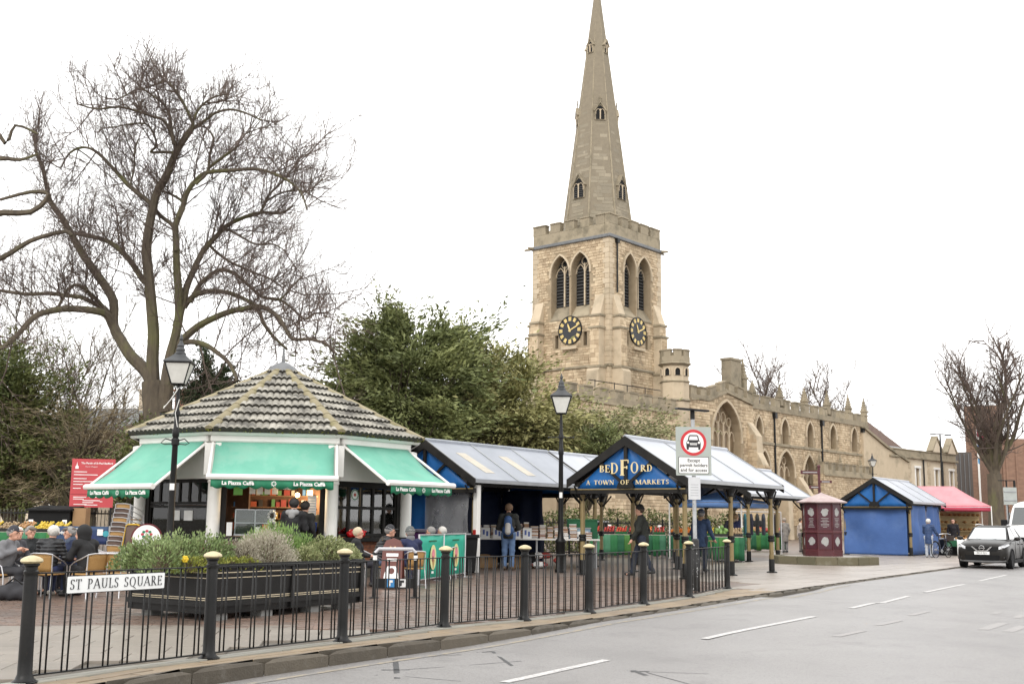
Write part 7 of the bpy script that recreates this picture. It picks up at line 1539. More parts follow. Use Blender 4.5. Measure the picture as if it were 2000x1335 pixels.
b = B(); b.bx(.02, w2 - .02, -.006, 0, z1 - hB*.735, z1 - hB*.725); obj('board_seam', b, M('board_dark_red', (.25,.02,.03), rough=.5), bd)
for t, x, L in ((.79,.08,.3),(.79,.45,.2),(.83,.08,.25),(.86,.3,.4),(.9,.3,.25),(.94,.1,.3),(.95,.35,.3),(.8,.82,.05),(.88,.7,.06)): b = B(); b.bx(w2*x, w2*(x+L), -.004, -.001, z1 - hB*t - .012, z1 - hB*t + .012); obj('board_line', b, m_print, bd)
bn_ = thing('banner', 'dark blue fabric banner reading Bedford hung behind the seated men', 'banner', X3(100, 33.6), 0); z1, z0 = at(150, 1027, 33.6).z, at(150, 1062, 33.6).z; Lb = X3(213,33.6).x - X3(100,33.6).x
obj('banner_cloth', cloth((0,0,0),(Lb,0,0), z0, z1, 16, 4, .012, 21), M('banner_navy', (.012,.02,.11), (.012,.06,.12), .6, ns=.8), bn_, smooth=True, solid=.004); text('banner_lettering', 'Bedford', .17, m_print, bn_, frame4(V(Lb*.27, -.03, lerp(z0, z1, .66)), (1,0,0), (0,0,1)), .002, bold=.003)
b = B(); b.bx(Lb*.80, Lb*.90, -.03, -.026, lerp(z0,z1,.5), lerp(z0,z1,.85)); obj('banner_mark', b, m_print, bn_); b = B(); b.ext([(Lb*.95 + .09*cos(t*pi/8), -.03, lerp(z0,z1,.6) + .09*sin(t*pi/8)) for t in range(16)], (0,-.004,0)); obj('banner_disc', b, M('teal_print', (.05,.35,.42), rough=.6), bn_)
for x in (0, Lb): b = B(); b.bx(x-.02,x+.02,.0,.04,0,z1+.02); obj('banner_pole', b, m_grey, bn_)
um = thing('folded_parasol_box', 'black topped stall counter with crates behind the blue banner', 'counter', X3(52, 35.6), 0); b = B(); b.bx(0,1.3,0,.6,.9,1.5); b.ext([(-.05,-.1,1.5),(1.35,-.1,1.5),(1.5,.7,1.62),(.1,.7,1.62)], (0,0,.05)); obj('counter_body', b, m_dark, um); um.name = 'stall_counter'
for x, c in ((1.36,'orange_box'),(.2,'dark_box')): b = B(); b.bx(x, x+.4, .1,.5,.9,1.6); obj(c, b, m_card if c == 'orange_box' else m_dark, um)
lb_ = thing('litter_bin', 'grey topped litter bin beside the left cafe column', 'bin', X3(256, 31.5)); b = B(); b.lathe([(.26,0),(.28,.05),(.28,1.1),(.3,1.12),(.3,1.2),(.2,1.3),(.2,1.62),(.1,1.66)], n=12); obj('bin_body', b, m_lead, lb_, smooth=True, ang=40)
# ================================================================ people
def snet(f, lo, hi, h):
    n = [int((b - a) / h) + 2 for a, b in zip(lo, hi)]; ax = [np.arange(k) * h + a for k, a in zip(n, lo)]
    G = np.stack(np.meshgrid(*ax, indexing='ij'), -1); v = f(G); C = [(i,j,k) for i in (0,1) for j in (0,1) for k in (0,1)]
    S = [v[i:n[0]-1+i, j:n[1]-1+j, k:n[2]-1+k] for i, j, k in C]; ins = sum((s_ < 0).astype(int) for s_ in S); mk_ = (ins > 0) & (ins < 8); I = np.argwhere(mk_)
    P = np.zeros((len(I), 3)); c = np.zeros((len(I), 1)); W = [s_[mk_] for s_ in S]
    for a in range(8):
        for b in range(a + 1, 8):
            if sum(abs(x - y) for x, y in zip(C[a], C[b])) != 1: continue
            cr = (W[a] < 0) != (W[b] < 0); t = np.where(cr, W[a] / np.where(cr, W[a] - W[b], 1), 0)[:, None]; ca_v = np.array(C[a], float); cb_v = np.array(C[b], float)
            P += np.where(cr[:, None], ca_v + t * (cb_v - ca_v), 0); c += cr[:, None]
    P = (I + P / c) * h + np.array(lo); ID = -np.ones(mk_.shape, int); ID[mk_] = np.arange(len(I)); F_ = []
    for axn in range(3):
        u, w_ = [(1,2),(2,0),(0,1)][axn]; sl = [slice(None)]*3; a0 = list(sl); a1 = list(sl); a0[axn] = slice(0,-1); a1[axn] = slice(1,None); s0, s1 = v[tuple(a0)] < 0, v[tuple(a1)] < 0
        E = np.argwhere(s0 != s1); E = E[(E[:, u] > 0) & (E[:, w_] > 0) & (E[:, u] < n[u]-1) & (E[:, w_] < n[w_]-1)]
        if not len(E): continue
        sg = s0[tuple(E.T)]; q = []
        for du, dw in ((1,1),(0,1),(0,0),(1,0)): e = E.copy(); e[:, u] -= du; e[:, w_] -= dw; q.append(ID[tuple(e.T)])
        q = np.stack(q, 1); q[~sg] = q[~sg][:, ::-1]; F_.append(q[(q >= 0).all(1)])
    return P, np.concatenate(F_)
def sdf(prims, k=.03, mod=None, clip=None):
    def f(G):
        d = None
        for a, b, ra, rb in prims:
            a = np.array(a, float); b = np.array(b, float); ab = b - a; L = max(ab @ ab, 1e-9); t = np.clip(((G - a) @ ab) / L, 0, 1); e = np.linalg.norm(G - (a + t[..., None] * ab), axis=-1) - (ra + (rb - ra) * t)
            if d is None: d = e
            else: h = np.clip(.5 + .5 * (e - d) / k, 0, 1); d = e + (d - e) * h - k * h * (1 - h); d = d
        if mod: d = d + mod(G)
        if clip: d = np.maximum(d, clip(G))
        return d
    return f
def solid(prims, h=.02, **kw):
    A = np.array([[min(a[i], b[i]) - max(ra, rb) for i in range(3)] for a, b, ra, rb in prims]).min(0) - .05; Z = np.array([[max(a[i], b[i]) + max(ra, rb) for i in range(3)] for a, b, ra, rb in prims]).max(0) + .05
    return snet(sdf(prims, **kw), A, Z, h)
pmats = {}
def cm_(c, nm='cloth', rough=.8):
    k = (nm,) + tuple(c)
    if k not in pmats: pmats[k] = M(nm, c, tuple(x * .75 for x in c), rough, ns=6, bump=.15, bs=30)
    return pmats[k]
m_eye = m_blackprint
def person(label, loc, face, pose='stand', h=1.75, jacket=(.02,.02,.025), legs=(.02,.025,.05), hair=(.5,.48,.45), hat=None, hatc=(.03,.03,.03), puffer=False, hem=.74, turn=0, arms=None, lean=0., collar=None, shoe=(.02,.02,.02), stride=.0, vs=.02):
    "face: compass of the gaze in degrees, 0 = away from the camera, 90 = to the right, 180 = towards it"
    k = h / 1.75; root = thing('person', label, 'person', loc, -radians(face)); root.scale = (k, k, k); J = {}
    if pose == 'sit':
        J = dict(pel=(0,0,.50), che=(0,.02+lean,.84), nek=(0,.04+lean*1.3,1.02), hed=(0,.07+lean*1.6,1.17)); hip, kne, ank = [(s_*.09,.02,.49) for s_ in (-1,1)], [(s_*.12,.45,.50) for s_ in (-1,1)], [(s_*.13,.42+.1*s_*stride,.09) for s_ in (-1,1)]; el, wr = [(s_*.27,.1+lean,.72) for s_ in (-1,1)], [(s_*.13,.34+lean,.68) for s_ in (-1,1)]; shz = .97; shy = .02+lean*1.2; hem = .44
    else:
        J = dict(pel=(0,0,.93), che=(0,.02+lean*.6,1.26), nek=(0,.03+lean,1.46), hed=(0,.06+lean*1.25,1.62)); hip = [(s_*.09,0,.92) for s_ in (-1,1)]; kne = [(s_*.10,s_*stride*.6+.04*abs(stride)/.3+.02,.50) for s_ in (-1,1)]; ank = [(s_*.10,s_*stride*1.1,.09 + (.06 if s_ < 0 and stride else 0)) for s_ in (-1,1)]; el, wr = [(s_*.25,-.02+lean*.6-s_*stride*.4,1.14) for s_ in (-1,1)], [(s_*.25,.08+lean*.6-s_*stride*.6,.90) for s_ in (-1,1)]; shz = 1.41; shy = .02+lean*.9
    if arms: el, wr = arms
    sh = [(s_*.18, shy, shz) for s_ in (-1,1)]; hd = Vector(J['hed']); ct, st = cos(-radians(turn)), sin(-radians(turn))
    def hp(x, y, z): return (hd.x + x*ct - y*st, hd.y + x*st + y*ct, hd.z + z)
    head = [(hp(0,-.012,.03), hp(0,.0,.028), .098, .095), (hp(0,.03,-.06), hp(0,.045,-.07), .062, .05), (hp(0,.088,.012), hp(0,.108,-.02), .012, .018), (hp(-.09,-.005,.0), hp(-.092,-.012,-.03), .018, .014), (hp(.09,-.005,.0), hp(.092,-.012,-.03), .018, .014), (hp(-.03,.08,.03), hp(.03,.08,.03), .016, .016)]
    hand = []
    for i in (0,1):
        w_ = Vector(wr[i]); d = (w_ - Vector(el[i])).normalized(); hand.append((tuple(w_), tuple(w_ + d*.075), .03, .034))
    body = [(J['pel'], J['che'], .13, .14), (sh[0], sh[1], .06, .06), (J['che'], J['nek'], .11, .06), (J['nek'], hp(0,0,-.03), .055, .055)] + head + hand
    for i in (0,1): body += [(sh[i], el[i], .05, .042), (el[i], wr[i], .042, .028), (hip[i], kne[i], .08, .058), (kne[i], ank[i], .055, .04), (ank[i], (ank[i][0], ank[i][1]+.14, max(.04, ank[i][2]-.05)), .04, .035)]
    P, Fc = solid(body, vs, k=.022); b = B(); b.add(P, Fc, 0)
    for i in (0,1):
        w_ = Vector(wr[i]); d = (w_ - Vector(el[i])).normalized(); s_ = -1 if i == 0 else 1; x = Vector((1,0,0)); x = (x - d * x.dot(d)).normalized(); y = d.cross(x)
        if y.y < 0: y = -y
        for q, (off, L) in enumerate(((-.026,.058), (-.009,.066), (.009,.063), (.026,.05))): o = w_ + d*.09 + x*off; b.tube([o, o + d*L*.5 + y*.006, o + d*L*.85 + y*.03], [.0095,.009,.007], 5)
        o = w_ + d*.035 - x*s_*.03; b.tube([o, o + d*.03 - x*s_*.025 + y*.015, o + d*.06 - x*s_*.022 + y*.03], [.011,.01,.008], 5)
    for x in (-.034, .034): b.ball(hp(x,.086,.012), .013, 6, 4, 1)
    b.ball(hp(0,.093,-.052), (.024,.008,.006), 6, 4, 2)
    obj('body', b, [m_skin, m_eye, cm_((.35,.12,.10), 'lips', .5)], root, smooth=True)
    jk = [(J['pel'], J['che'], .165, .175), (sh[0], sh[1], .088, .088), (J['che'], J['nek'], .14, .082)]
    if pose != 'sit': jk.append(((0,0,hem+.05), J['pel'], .165, .165))
    for i in (0,1): jk += [(sh[i], el[i], .075, .066), (el[i], tuple(Vector(el[i]).lerp(Vector(wr[i]), .92)), .064, .048)]
    mod = (lambda G: -.014 + .024 * np.cos(G[..., 2] * 46) ** 2) if puffer else (lambda G: .009 * np.sin(G[..., 2] * 31 + 3 * np.sin(G[..., 0] * 13)) * np.cos(G[..., 0] * 22 + G[..., 1] * 17)); P, Fc = solid(jk, vs, k=.035, mod=mod, clip=lambda G: hem - G[..., 2] if pose != 'sit' else .40 - G[..., 2]); obj('jacket', B().add(P, Fc), cm_(jacket, 'jacket', .55 if puffer else .85), root, smooth=True)
    if collar: P, Fc = solid([(J['nek'], (J['nek'][0], J['nek'][1]-.01, J['nek'][2]+.05), .10, .095)], vs, clip=lambda G: G[..., 2] - J['nek'][2] - .1); obj('collar', B().add(P, Fc), cm_(collar, 'scarf'), root, smooth=True)
    tr = [(hip[0], hip[1], .12, .12)]
    for i in (0,1): tr += [(hip[i], kne[i], .105, .078), (kne[i], ank[i], .076, .062)]
    P, Fc = solid(tr, vs, k=.03, mod=lambda G: .004 * np.sin(G[..., 2] * 40 + G[..., 0] * 20)); obj('trousers', B().add(P, Fc), cm_(legs, 'trousers'), root, smooth=True)
    for i in (0,1): P, Fc = solid([((ank[i][0], ank[i][1]-.03, max(.055, ank[i][2]-.03)), (ank[i][0]*1.15, ank[i][1]+.16, max(.045, ank[i][2]-.05)), .055, .045)], vs, clip=lambda G: .0 - G[..., 2]); obj('shoe', B().add(P, Fc), cm_(shoe, 'shoe', .5), root, smooth=True)
    fy = lambda G: (G[..., 0] - hd.x) * -st + (G[..., 1] - hd.y) * ct
    hz = hd.z
    if hair: P, Fc = solid([(hp(0,-.022,.035), hp(0,-.01,.042), .108, .105)], .016, mod=lambda G: .007 * np.sin(G[..., 0] * 95) * np.sin(G[..., 2] * 85 + G[..., 1] * 70), clip=lambda G: np.maximum(fy(G) - .052 - (G[..., 2] - hz - .05) * .6, hz - .075 - G[..., 2])); obj('hair', B().add(P, Fc), cm_(hair, 'hair', .7), root, smooth=True)
    mh = cm_(hatc, 'hat')
    if hat == 'beanie': P, Fc = solid([(hp(0,-.015,.05), hp(0,-.012,.07), .117, .102)], .016, clip=lambda G: hz + .028 - G[..., 2]); obj('beanie', B().add(P, Fc), mh, root, smooth=True)
    if hat == 'flat': P, Fc = solid([(hp(0,-.03,.085), hp(0,.06,.085), .105, .08)], .016, mod=lambda G: .9 * np.abs(G[..., 2] - hz - .085) , clip=lambda G: hz + .05 - G[..., 2]); b = B().add(P, Fc); b.ball(hp(0,.115,.062), (.075,.05,.012), 8, 5); obj('flat_cap', b, mh, root, smooth=True)
    if hat == 'cap': P, Fc = solid([(hp(0,-.015,.05), hp(0,-.005,.07), .113, .098)], .016, clip=lambda G: hz + .045 - G[..., 2]); b = B().add(P, Fc); b.ball(hp(0,.12,.055), (.07,.07,.012), 8, 5, M=Matrix.Rotation(-radians(turn), 3, 'Z')); obj('peaked_cap', b, mh, root, smooth=True)
    if hat == 'hood': P, Fc = solid([(hp(0,-.03,.03), hp(0,-.01,.04), .132, .128), (hp(0,-.04,-.1), hp(0,-.03,0), .12, .13)], .018, clip=lambda G: fy(G) - .062); obj('hood', B().add(P, Fc), cm_(jacket, 'jacket', .85), root, smooth=True)
    if hat == 'down': P, Fc = solid([((-.09, shy-.09, J['nek'][2]-.0), (.09, shy-.09, J['nek'][2]-.0), .06, .06), ((0, shy-.12, J['nek'][2]-.08), (0, shy-.11, J['nek'][2]-.02), .07, .08)], .018); obj('hood', B().add(P, Fc), mh, root, smooth=True)
    return root
HOLD = lambda z, y=.34, x=.10, e=.26: ([(-e,.08,z+.06),(e,.08,z+.06)], [(-x,y,z),(x,y,z)])
GREY, WHT, BRN = (.25,.24,.23), (.62,.60,.56), (.06,.04,.025)
s9 = .9; LY = -1.5
person('seated man in a grey quilted jacket and dark cap at the table edge', X3(8, 20.6 + LY), 100, 'sit', 1.75*s9, (.18,.18,.19), (.03,.03,.035), GREY, 'cap', (.04,.04,.05), lean=.08, shoe=(.10,.10,.11), arms=([(-.26,.12,.76),(.28,.14,.78)], [(-.1,.36,.86),(.08,.34,.88)]))
person('white haired man seated behind the man in the grey jacket', X3(30, 21.6 + LY), 110, 'sit', 1.72*s9, (.06,.06,.07), (.03,.03,.04), WHT, turn=15)
person('man in a tan flat cap and dark jacket facing across the cafe table', X3(62, 22.4 + LY), 165, 'sit', 1.74*s9, (.018,.02,.022), (.02,.02,.03), GREY, 'flat', (.16,.13,.10), turn=-35, lean=.05)
person('white haired man in black quilted jacket seated with back to us', X3(97, 21.0 + LY), 8, 'sit', 1.78*s9, (.018,.019,.022), (.02,.03,.09), WHT, None, puffer=True, turn=-28, lean=.04, shoe=(.5,.46,.40))
person('man in brown flat cap, navy coat and blue scarf at cafe table', X3(142, 21.9 + LY), 215, 'sit', 1.74*s9, (.015,.025,.07), (.02,.02,.03), GREY, 'flat', (.12,.10,.085), turn=25, collar=(.08,.11,.17))
person('man in a pale grey cap half hidden by the black hooded coat', X3(163, 22.5 + LY), 225, 'sit', 1.72*s9, (.02,.02,.025), (.02,.02,.03), GREY, 'flat', (.28,.28,.28), turn=20)
person('person in a long black hooded coat seated sideways on a wicker chair', X3(176, 21.1 + LY), 305, 'sit', 1.78*s9, (.012,.012,.013), (.015,.015,.018), None, 'hood', lean=.08)
person('blonde haired woman in a black coat seated near the right window of the cafe', X3(694, 24.2 - .7), 80, 'sit', 1.60, (.012,.012,.014), (.02,.02,.03), (.52,.44,.30), turn=5)
person('person in a black padded jacket and cap leaning over the cafe table', X3(737, 24.6 - .7), 70, 'sit', 1.66, (.022,.023,.026), (.10,.15,.24), GREY, 'cap', (.03,.03,.035), puffer=True, lean=.14, turn=10, shoe=(.6,.58,.55))
person('person in navy coat and grey woolly hat seated with back to us', X3(806, 24.2 - .7), 330, 'sit', 1.62, (.014,.02,.065), (.02,.03,.08), GREY, 'beanie', (.10,.11,.11), lean=.05, collar=(.16,.16,.17))
person('grey haired man seated behind the green windbreak looking to the left', X3(846, 26.2), 285, 'sit', 1.62, (.14,.16,.19), (.03,.03,.04), GREY)
person('white haired man seated at the end of the green windbreak', X3(868, 27.0), 285, 'sit', 1.62, (.08,.16,.20), (.03,.03,.04), WHT)
person('customer in black with a grey hood waiting at the cafe counter', X3(571, 24.9), 5, 'stand', 1.79, (.012,.012,.014), (.02,.02,.03), (.012,.01,.01), 'down', (.28,.28,.28), arms=HOLD(1.05))
person('second customer in black beside the cafe counter bulb', X3(592, 25.4), 20, 'stand', 1.74, (.012,.012,.013), (.015,.015,.02), (.015,.012,.01))
person('bearded server inside the cafe reaching forward', X3(609, 26.75), 200, 'stand', 1.70, (.02,.025,.022), (.02,.02,.02), (.02,.014,.01), turn=10, arms=HOLD(1.12, .4))
bp_ = person('man with a blue and white backpack and jeans at the book stall', X3(993, 32.3), 3, 'stand', 1.84, (.03,.032,.03), (.12,.20,.36), (.24,.15,.09), arms=HOLD(1.05, .3, .16, .28), hem=.82, shoe=(.12,.08,.05), turn=-12)
pk = thing('backpack', 'blue and pale grey backpack worn by the man at the book stall', 'backpack', bp_.location, bp_.rotation_euler.z); P, Fc = solid([((0,-.25,1.05),(0,-.25,1.40),.12,.11), ((-.05,-.24,1.1),(.05,-.24,1.1),.12,.12)], .02); obj('pack_body', B().add(P, Fc), cm_((.04,.09,.22), 'pack_blue'), pk, smooth=True); P, Fc = solid([((0,-.33,1.06),(0,-.33,1.24),.085,.08)], .018); obj('pack_pocket', B().add(P, Fc), cm_((.50,.48,.45), 'pack_grey'), pk, smooth=True)
for s_ in (-1,1): b = B(); b.tube([(s_*.09,-.2,1.46),(s_*.1,-.02,1.53),(s_*.1,.12,1.42)], .02, 5); obj('shoulder_strap', b, m_black, pk)
person('man in a dark green jacket and black cap walking left under the BEDFORD stall', X3(1254, 29.6), 283, 'stand', 1.80, (.016,.018,.014), (.016,.022,.04), BRN, 'beanie', (.008,.008,.009), stride=.24, hem=.80)
bl = person('man in a blue hooded coat with a walking stick with his back to us', X3(1369, 32.6), 25, 'stand', 1.74, (.035,.065,.14), (.02,.03,.06), GREY, 'beanie', (.03,.045,.08), collar=(.30,.19,.11), hem=.70, arms=([(-.26,.0,1.12),(.27,.02,1.13)], [(-.27,.1,.9),(.34,.16,.92)]))
ws_ = thing('walking_stick', 'pale wooden walking stick held by the man in the blue coat', 'walking stick', X3(1392, 32.4)); b = B(); b.tube([(0,0,0),(-.06,0,.86)], .014, 6); b.tube([(-.12,0,.87),(-.06,0,.88),(.0,0,.86)], .016, 6); obj('stick', b, m_wood if False else cm_((.5,.36,.2), 'pale_wood'), ws_)
person('young shopper in dark clothes bending over the corner fruit table', X3(1419, 43.6), 120, 'stand', 1.72, (.02,.018,.03), (.03,.03,.04), BRN, lean=.1, vs=.024)
person('shopper in a navy coat with a cream scarf at the corner fruit table', X3(1436, 43.4), 60, 'stand', 1.72, (.015,.02,.07), (.10,.10,.13), (.3,.2,.1), collar=(.4,.3,.2), vs=.024)
person('stallholder in black with a brown fur hood behind the far green table', X3(1478, 59.6), 170, 'stand', 1.80, (.012,.012,.013), (.02,.02,.02), (.25,.17,.07), 'beanie', (.28,.2,.09), arms=HOLD(1.05, .45), vs=.026)
person('woman in a grey patterned coat with her back to us at the far green table', X3(1533, 55.5), 340, 'stand', 1.66, (.22,.20,.18), (.2,.19,.19), (.32,.27,.22), None, hem=.55, vs=.026)
person('woman in a beige coat holding a phone left of the maroon kiosk', X3(1563, 56.5), 110, 'stand', 1.66, (.45,.38,.32), (.16,.14,.14), BRN, arms=HOLD(1.15), vs=.026)
gbag = thing('shopping_bag', 'bright lime green shopping bag beside the woman in beige', 'bag', X3(1577, 56.2) + V(0,0,.25), radians(20)); b = B(); b.ext([(-.24,-.07,.0),(.24,-.07,.0),(.27,-.09,.55),(-.27,-.09,.55)], (0,.16,0)); obj('bag_body', b, cm_((.22,.75,.06), 'lime_bag'), gbag, bevel=.02); b = B(); b.tube([(-.1,0,.55),(-.08,0,.75),(.08,0,.75),(.1,0,.55)], .012, 4); obj('bag_handle', b, cm_((.22,.75,.06), 'lime_bag'), gbag)
cyw = person('white haired woman in a navy padded coat pushing a bicycle', X3(1813, 49.6), 30, 'stand', 1.66, (.018,.05,.14), (.42,.45,.50), WHT, puffer=True, hem=.62, lean=.06, arms=([(-.22,.2,1.14),(.3,.18,1.14)], [(.02,.46,1.02),(.36,.42,1.02)]), shoe=(.3,.3,.32), vs=.022)
person('stallholder in a dark fleece behind the bread table under the pink gazebo', X3(1862, 56.3), 200, 'stand', 1.72, (.012,.010,.014), (.02,.02,.02), BRN, vs=.026)
# ================================================================ bicycle
def bicycle(label, loc, ang):
    root = thing('bicycle', label, 'bicycle', loc, ang); r = .34; fx, bx_ = .53, -.53; mf = cm_((.05,.06,.10), 'bike_paint', .3)
    for x, nm in ((fx, 'wheel'), (bx_, 'wheel')):
        b = B(); b.tube([(x + r*cos(t*pi/14), 0, r + r*sin(t*pi/14)) for t in range(29)], .017, 6, cap=False); wh = obj(nm, b, m_rubber, root, smooth=True); b = B()
        for t in range(14): b.tube([(x, .02*(-1)**t, r), (x + (r-.02)*cos(t*pi/7), 0, r + (r-.02)*sin(t*pi/7))], .0025, 3)
        b.tube([(x,-.05,r),(x,.05,r)], .02, 6); obj('spokes', b, m_alu, wh); b = B(); b.tube([(x + (r+.035)*cos(radians(a)), 0, r + (r+.035)*sin(radians(a))) for a in range(20, 175, 15)], .018, 4); obj('mudguard', b, m_black, wh)
    b = B(); bb_ = (-.08,0,.28); st_, hd_ = (-.22,0,.78), (.38,0,.82)
    for a, c in ((bb_, st_), (bb_, (.42,0,.68)), (st_, hd_), ((bx_,0,r), bb_), ((bx_,0,r), (-.21,0,.74)), (hd_, (.42,0,.66)), ((.42,0,.66), (fx,0,r))): b.tube([a, c], .017, 6)
    obj('frame', b, mf, root, smooth=True); b = B(); b.tube([st_, (-.25,0,.93)], .014, 5); b.ball((-.26,0,.95), (.13,.08,.035), 8, 5); obj('saddle', b, m_black, root); b = B(); b.tube([hd_, (.36,0,1.0)], .014, 5); b.tube([(.3,-.28,1.0),(.38,-.1,1.03),(.38,.1,1.03),(.3,.28,1.0)], .013, 5); obj('handlebar', b, m_alu, root); b = B(); b.tube([(-.08,-.12,.28),(-.08,.12,.28)], .02, 5); b.lathe([(.09,-.005),(.09,.005)], n=14, M=Matrix.Translation((-.08,-.05,.28)) @ Matrix.Rotation(pi/2, 4, 'X')); b.bx(.02,.1,-.16,-.08,.2,.22).bx(-.26,-.18,.08,.16,.34,.36); obj('crank', b, m_grey, root)
    b = B(); b.ext([(.52,-.15,.72),(.78,-.15,.72),(.82,-.17,.95),(.5,-.17,.95)], (0,.34,0)); obj('basket', b, cm_((.05,.035,.03), 'dark_basket'), root); return root
bicycle('dark blue bicycle with a front basket pushed by the woman in navy', X3(1838, 50.0), radians(40))
# ================================================================ cafe furniture
m_wick = M('tan_wicker', (.46,.27,.09), (.36,.20,.065), .6, ns=90, bump=.5, bs=160)
def chair(label, loc, face, group='wicker cafe chairs with metal frames', mw=None, mfr=None, root=None):
    root = thing('cafe_chair', label, 'chair', loc, -radians(face), group); root.scale = (.9, .9, .9); mw = mw or m_wick; mfr = mfr or m_alu; z = .42
    b = B(); b.ext([(x, y, z) for x, y in ((-.2,-.2),(.2,-.2),(.235,.22),(-.235,.22))], (0,0,.03)); obj('seat', b, mw, root, bevel=.01)
    g = [[(-.21*(1 - .06*t) + .42*(1 - .06*t)*j/8 , -.2 - .08*t - .045*cos((j/8 - .5)*pi) + .03, z + .05 + .34*t) for j in range(9)] for t in (0, .25, .5, .75, 1)]; obj('backrest', B().sheet(g), mw, root, smooth=True, solid=.014)
    b = B(); b.tube([(-.22,-.24,z+.38),(-.12,-.31,z+.40),(.12,-.31,z+.40),(.22,-.24,z+.38)], .013, 6); obj('top_rail', b, mfr, root, smooth=True)
    for s_ in (-1,1):
        b = B(); b.tube([(s_*.22,-.24,z+.38),(s_*.25,-.12,z+.32),(s_*.27,.1,z+.24),(s_*.265,.22,z+.17),(s_*.25,.26,z+.0)], .012, 6); obj('armrest', b, mfr, root, smooth=True)
        b = B(); b.tube([(s_*.25,.26,z+.0),(s_*.255,.28,0)], .012, 6); obj('leg', b, mfr, root); b = B(); b.tube([(s_*.22,-.24,z+.38),(s_*.215,-.22,z),(s_*.23,-.27,0)], .012, 6); obj('leg', b, mfr, root)
    return root
chair('wicker chair seen from behind under the man in the black quilted jacket', X3(98, 20.85 + LY), 8); chair('wicker chair turned sideways under the person in the black hooded coat', X3(180, 20.95 + LY), 305)
chair('empty wicker chair between the hooded coat and the planter', X3(232, 21.2 + LY), 10); chair('empty wicker chair farther back beside the stack of chairs', X3(205, 23.6), 60)
chair('wicker chair under the man in the grey quilted jacket', X3(4, 20.5 + LY), 100); chair('wicker chair under the man in the tan flat cap', X3(62, 22.6 + LY), 165); chair('wicker chair under the man in glasses and navy coat', X3(143, 22.1 + LY), 215)
chair('wicker chair under the white haired man beside the grey jacket', X3(28, 21.7 + LY), 110); chair('wicker chair under the man in the pale grey cap', X3(163, 22.6 + LY), 225)
chair('wicker chair beside the planter under the person in the padded jacket', X3(728, 24.5 - .7), 70); chair('wicker chair under the person in the woolly hat beside the windbreak', X3(806, 24.0 - .7), 330); chair('wicker chair under the blonde woman in black', X3(693, 24.1 - .7), 80)
chair('wicker chair under the grey haired man behind the windbreak', X3(846, 26.3), 285); chair('wicker chair under the white haired man at the windbreak end', X3(868, 27.1), 285)
def cafe_table(label, loc):
    root = thing('cafe_table', label, 'table', loc, 0, 'round metal cafe tables'); root.scale = (.9,.9,.9); b = B(); b.lathe([(.34,.70),(.35,.71),(.35,.725),(.33,.73)], n=24); obj('table_top', b, m_alu, root); b = B(); b.tube([(0,0,.03),(0,0,.7)], .03, 8); obj('column', b, m_alu, root); b = B()
    for k in range(4): b.tube([(0,0,.06),(.3*cos(k*pi/2+.4),.3*sin(k*pi/2+.4),.015)], .018, 5)
    obj('foot', b, m_grey, root)
    return root
def cup(label, p): o = thing('cup', label, 'cup', p, 0, 'white cups on the cafe tables'); b = B(); b.lathe([(.028,0),(.036,.04),(.042,.085),(.038,.085),(.03,.01)], n=12); obj('cup_body', b, m_print, o, smooth=True); b = B(); b.tube([(.038,0,.065),(.062,0,.055),(.058,0,.03),(.033,0,.025)], .006, 4); obj('handle', b, m_print, o)
t1 = X3(108, 22.0 + LY); cafe_table('round metal table amid the seated men', t1); cup('white cup by the black quilted jacket', t1 + V(-.12,-.15,.66)); cup('white cup before the navy coat', t1 + V(.15,.08,.66))
t2 = X3(770, 25.0); cafe_table('round metal table between the padded jacket and the woolly hat', t2); cup('white cup on the table near the right window', t2 + V(-.08,-.1,.66)); cafe_table('empty round metal table beside the stacked chairs', X3(222, 22.9))
m_gchair = M('yellow_painted_metal', (.62,.38,.02), rough=.4)
for i in range(10):
    o = chair(['lowest','second','third','fourth','fifth','sixth','seventh','eighth','ninth','topmost'][i] + ' chair in the tall stack by the left cafe column', X3(236, 25.2) + V(i*.012, i*.014, i*.10), 20, 'chairs stacked beside the cafe', m_redtile if i % 3 else m_wick, m_alu)
o = chair('yellow framed chair leaning beside the stack of chairs', X3(258, 24.9), 15, None, m_redtile, m_gchair); o.rotation_euler = (radians(-14), 0, o.rotation_euler.z); o.location.z = .62; 
o.location.z = .05; o.scale = (.9,.9,1.35)
rb_ = thing('round_sign_board', 'round white cafe sign with a dark red rim standing behind the planter', 'sign board', X3(287, 24.4), radians(6)); zc = at(287, 1052, 24.4).z; rr2 = .33
for r_, y, m_, nm in ((rr2, 0, cm_((.12,.01,.015), 'rim_red'), 'rim'), (rr2*.9, -.012, m_print, 'face')): b = B(); b.ext([(r_*cos(t*pi/20), y, zc + r_*sin(t*pi/20)) for t in range(40)], (0,.011 if y else .03,0)); obj(nm, b, m_, rb_)
b = B()
for t in range(8): b.ball((.09*cos(t*pi/4), -.014, zc + .1 + .07*sin(t*pi/4)), (.035,.004,.03), 6, 4, t % 2)
obj('flower_print', b, [cm_((.5,.05,.08), 'print_red'), m_val], rb_); b = B(); b.tube([(-.12,.02,zc-.3),(-.2,.05,0)], .015, 5); b.tube([(.12,.02,zc-.3),(.2,.05,0)], .015, 5); obj('stand', b, m_black, rb_)
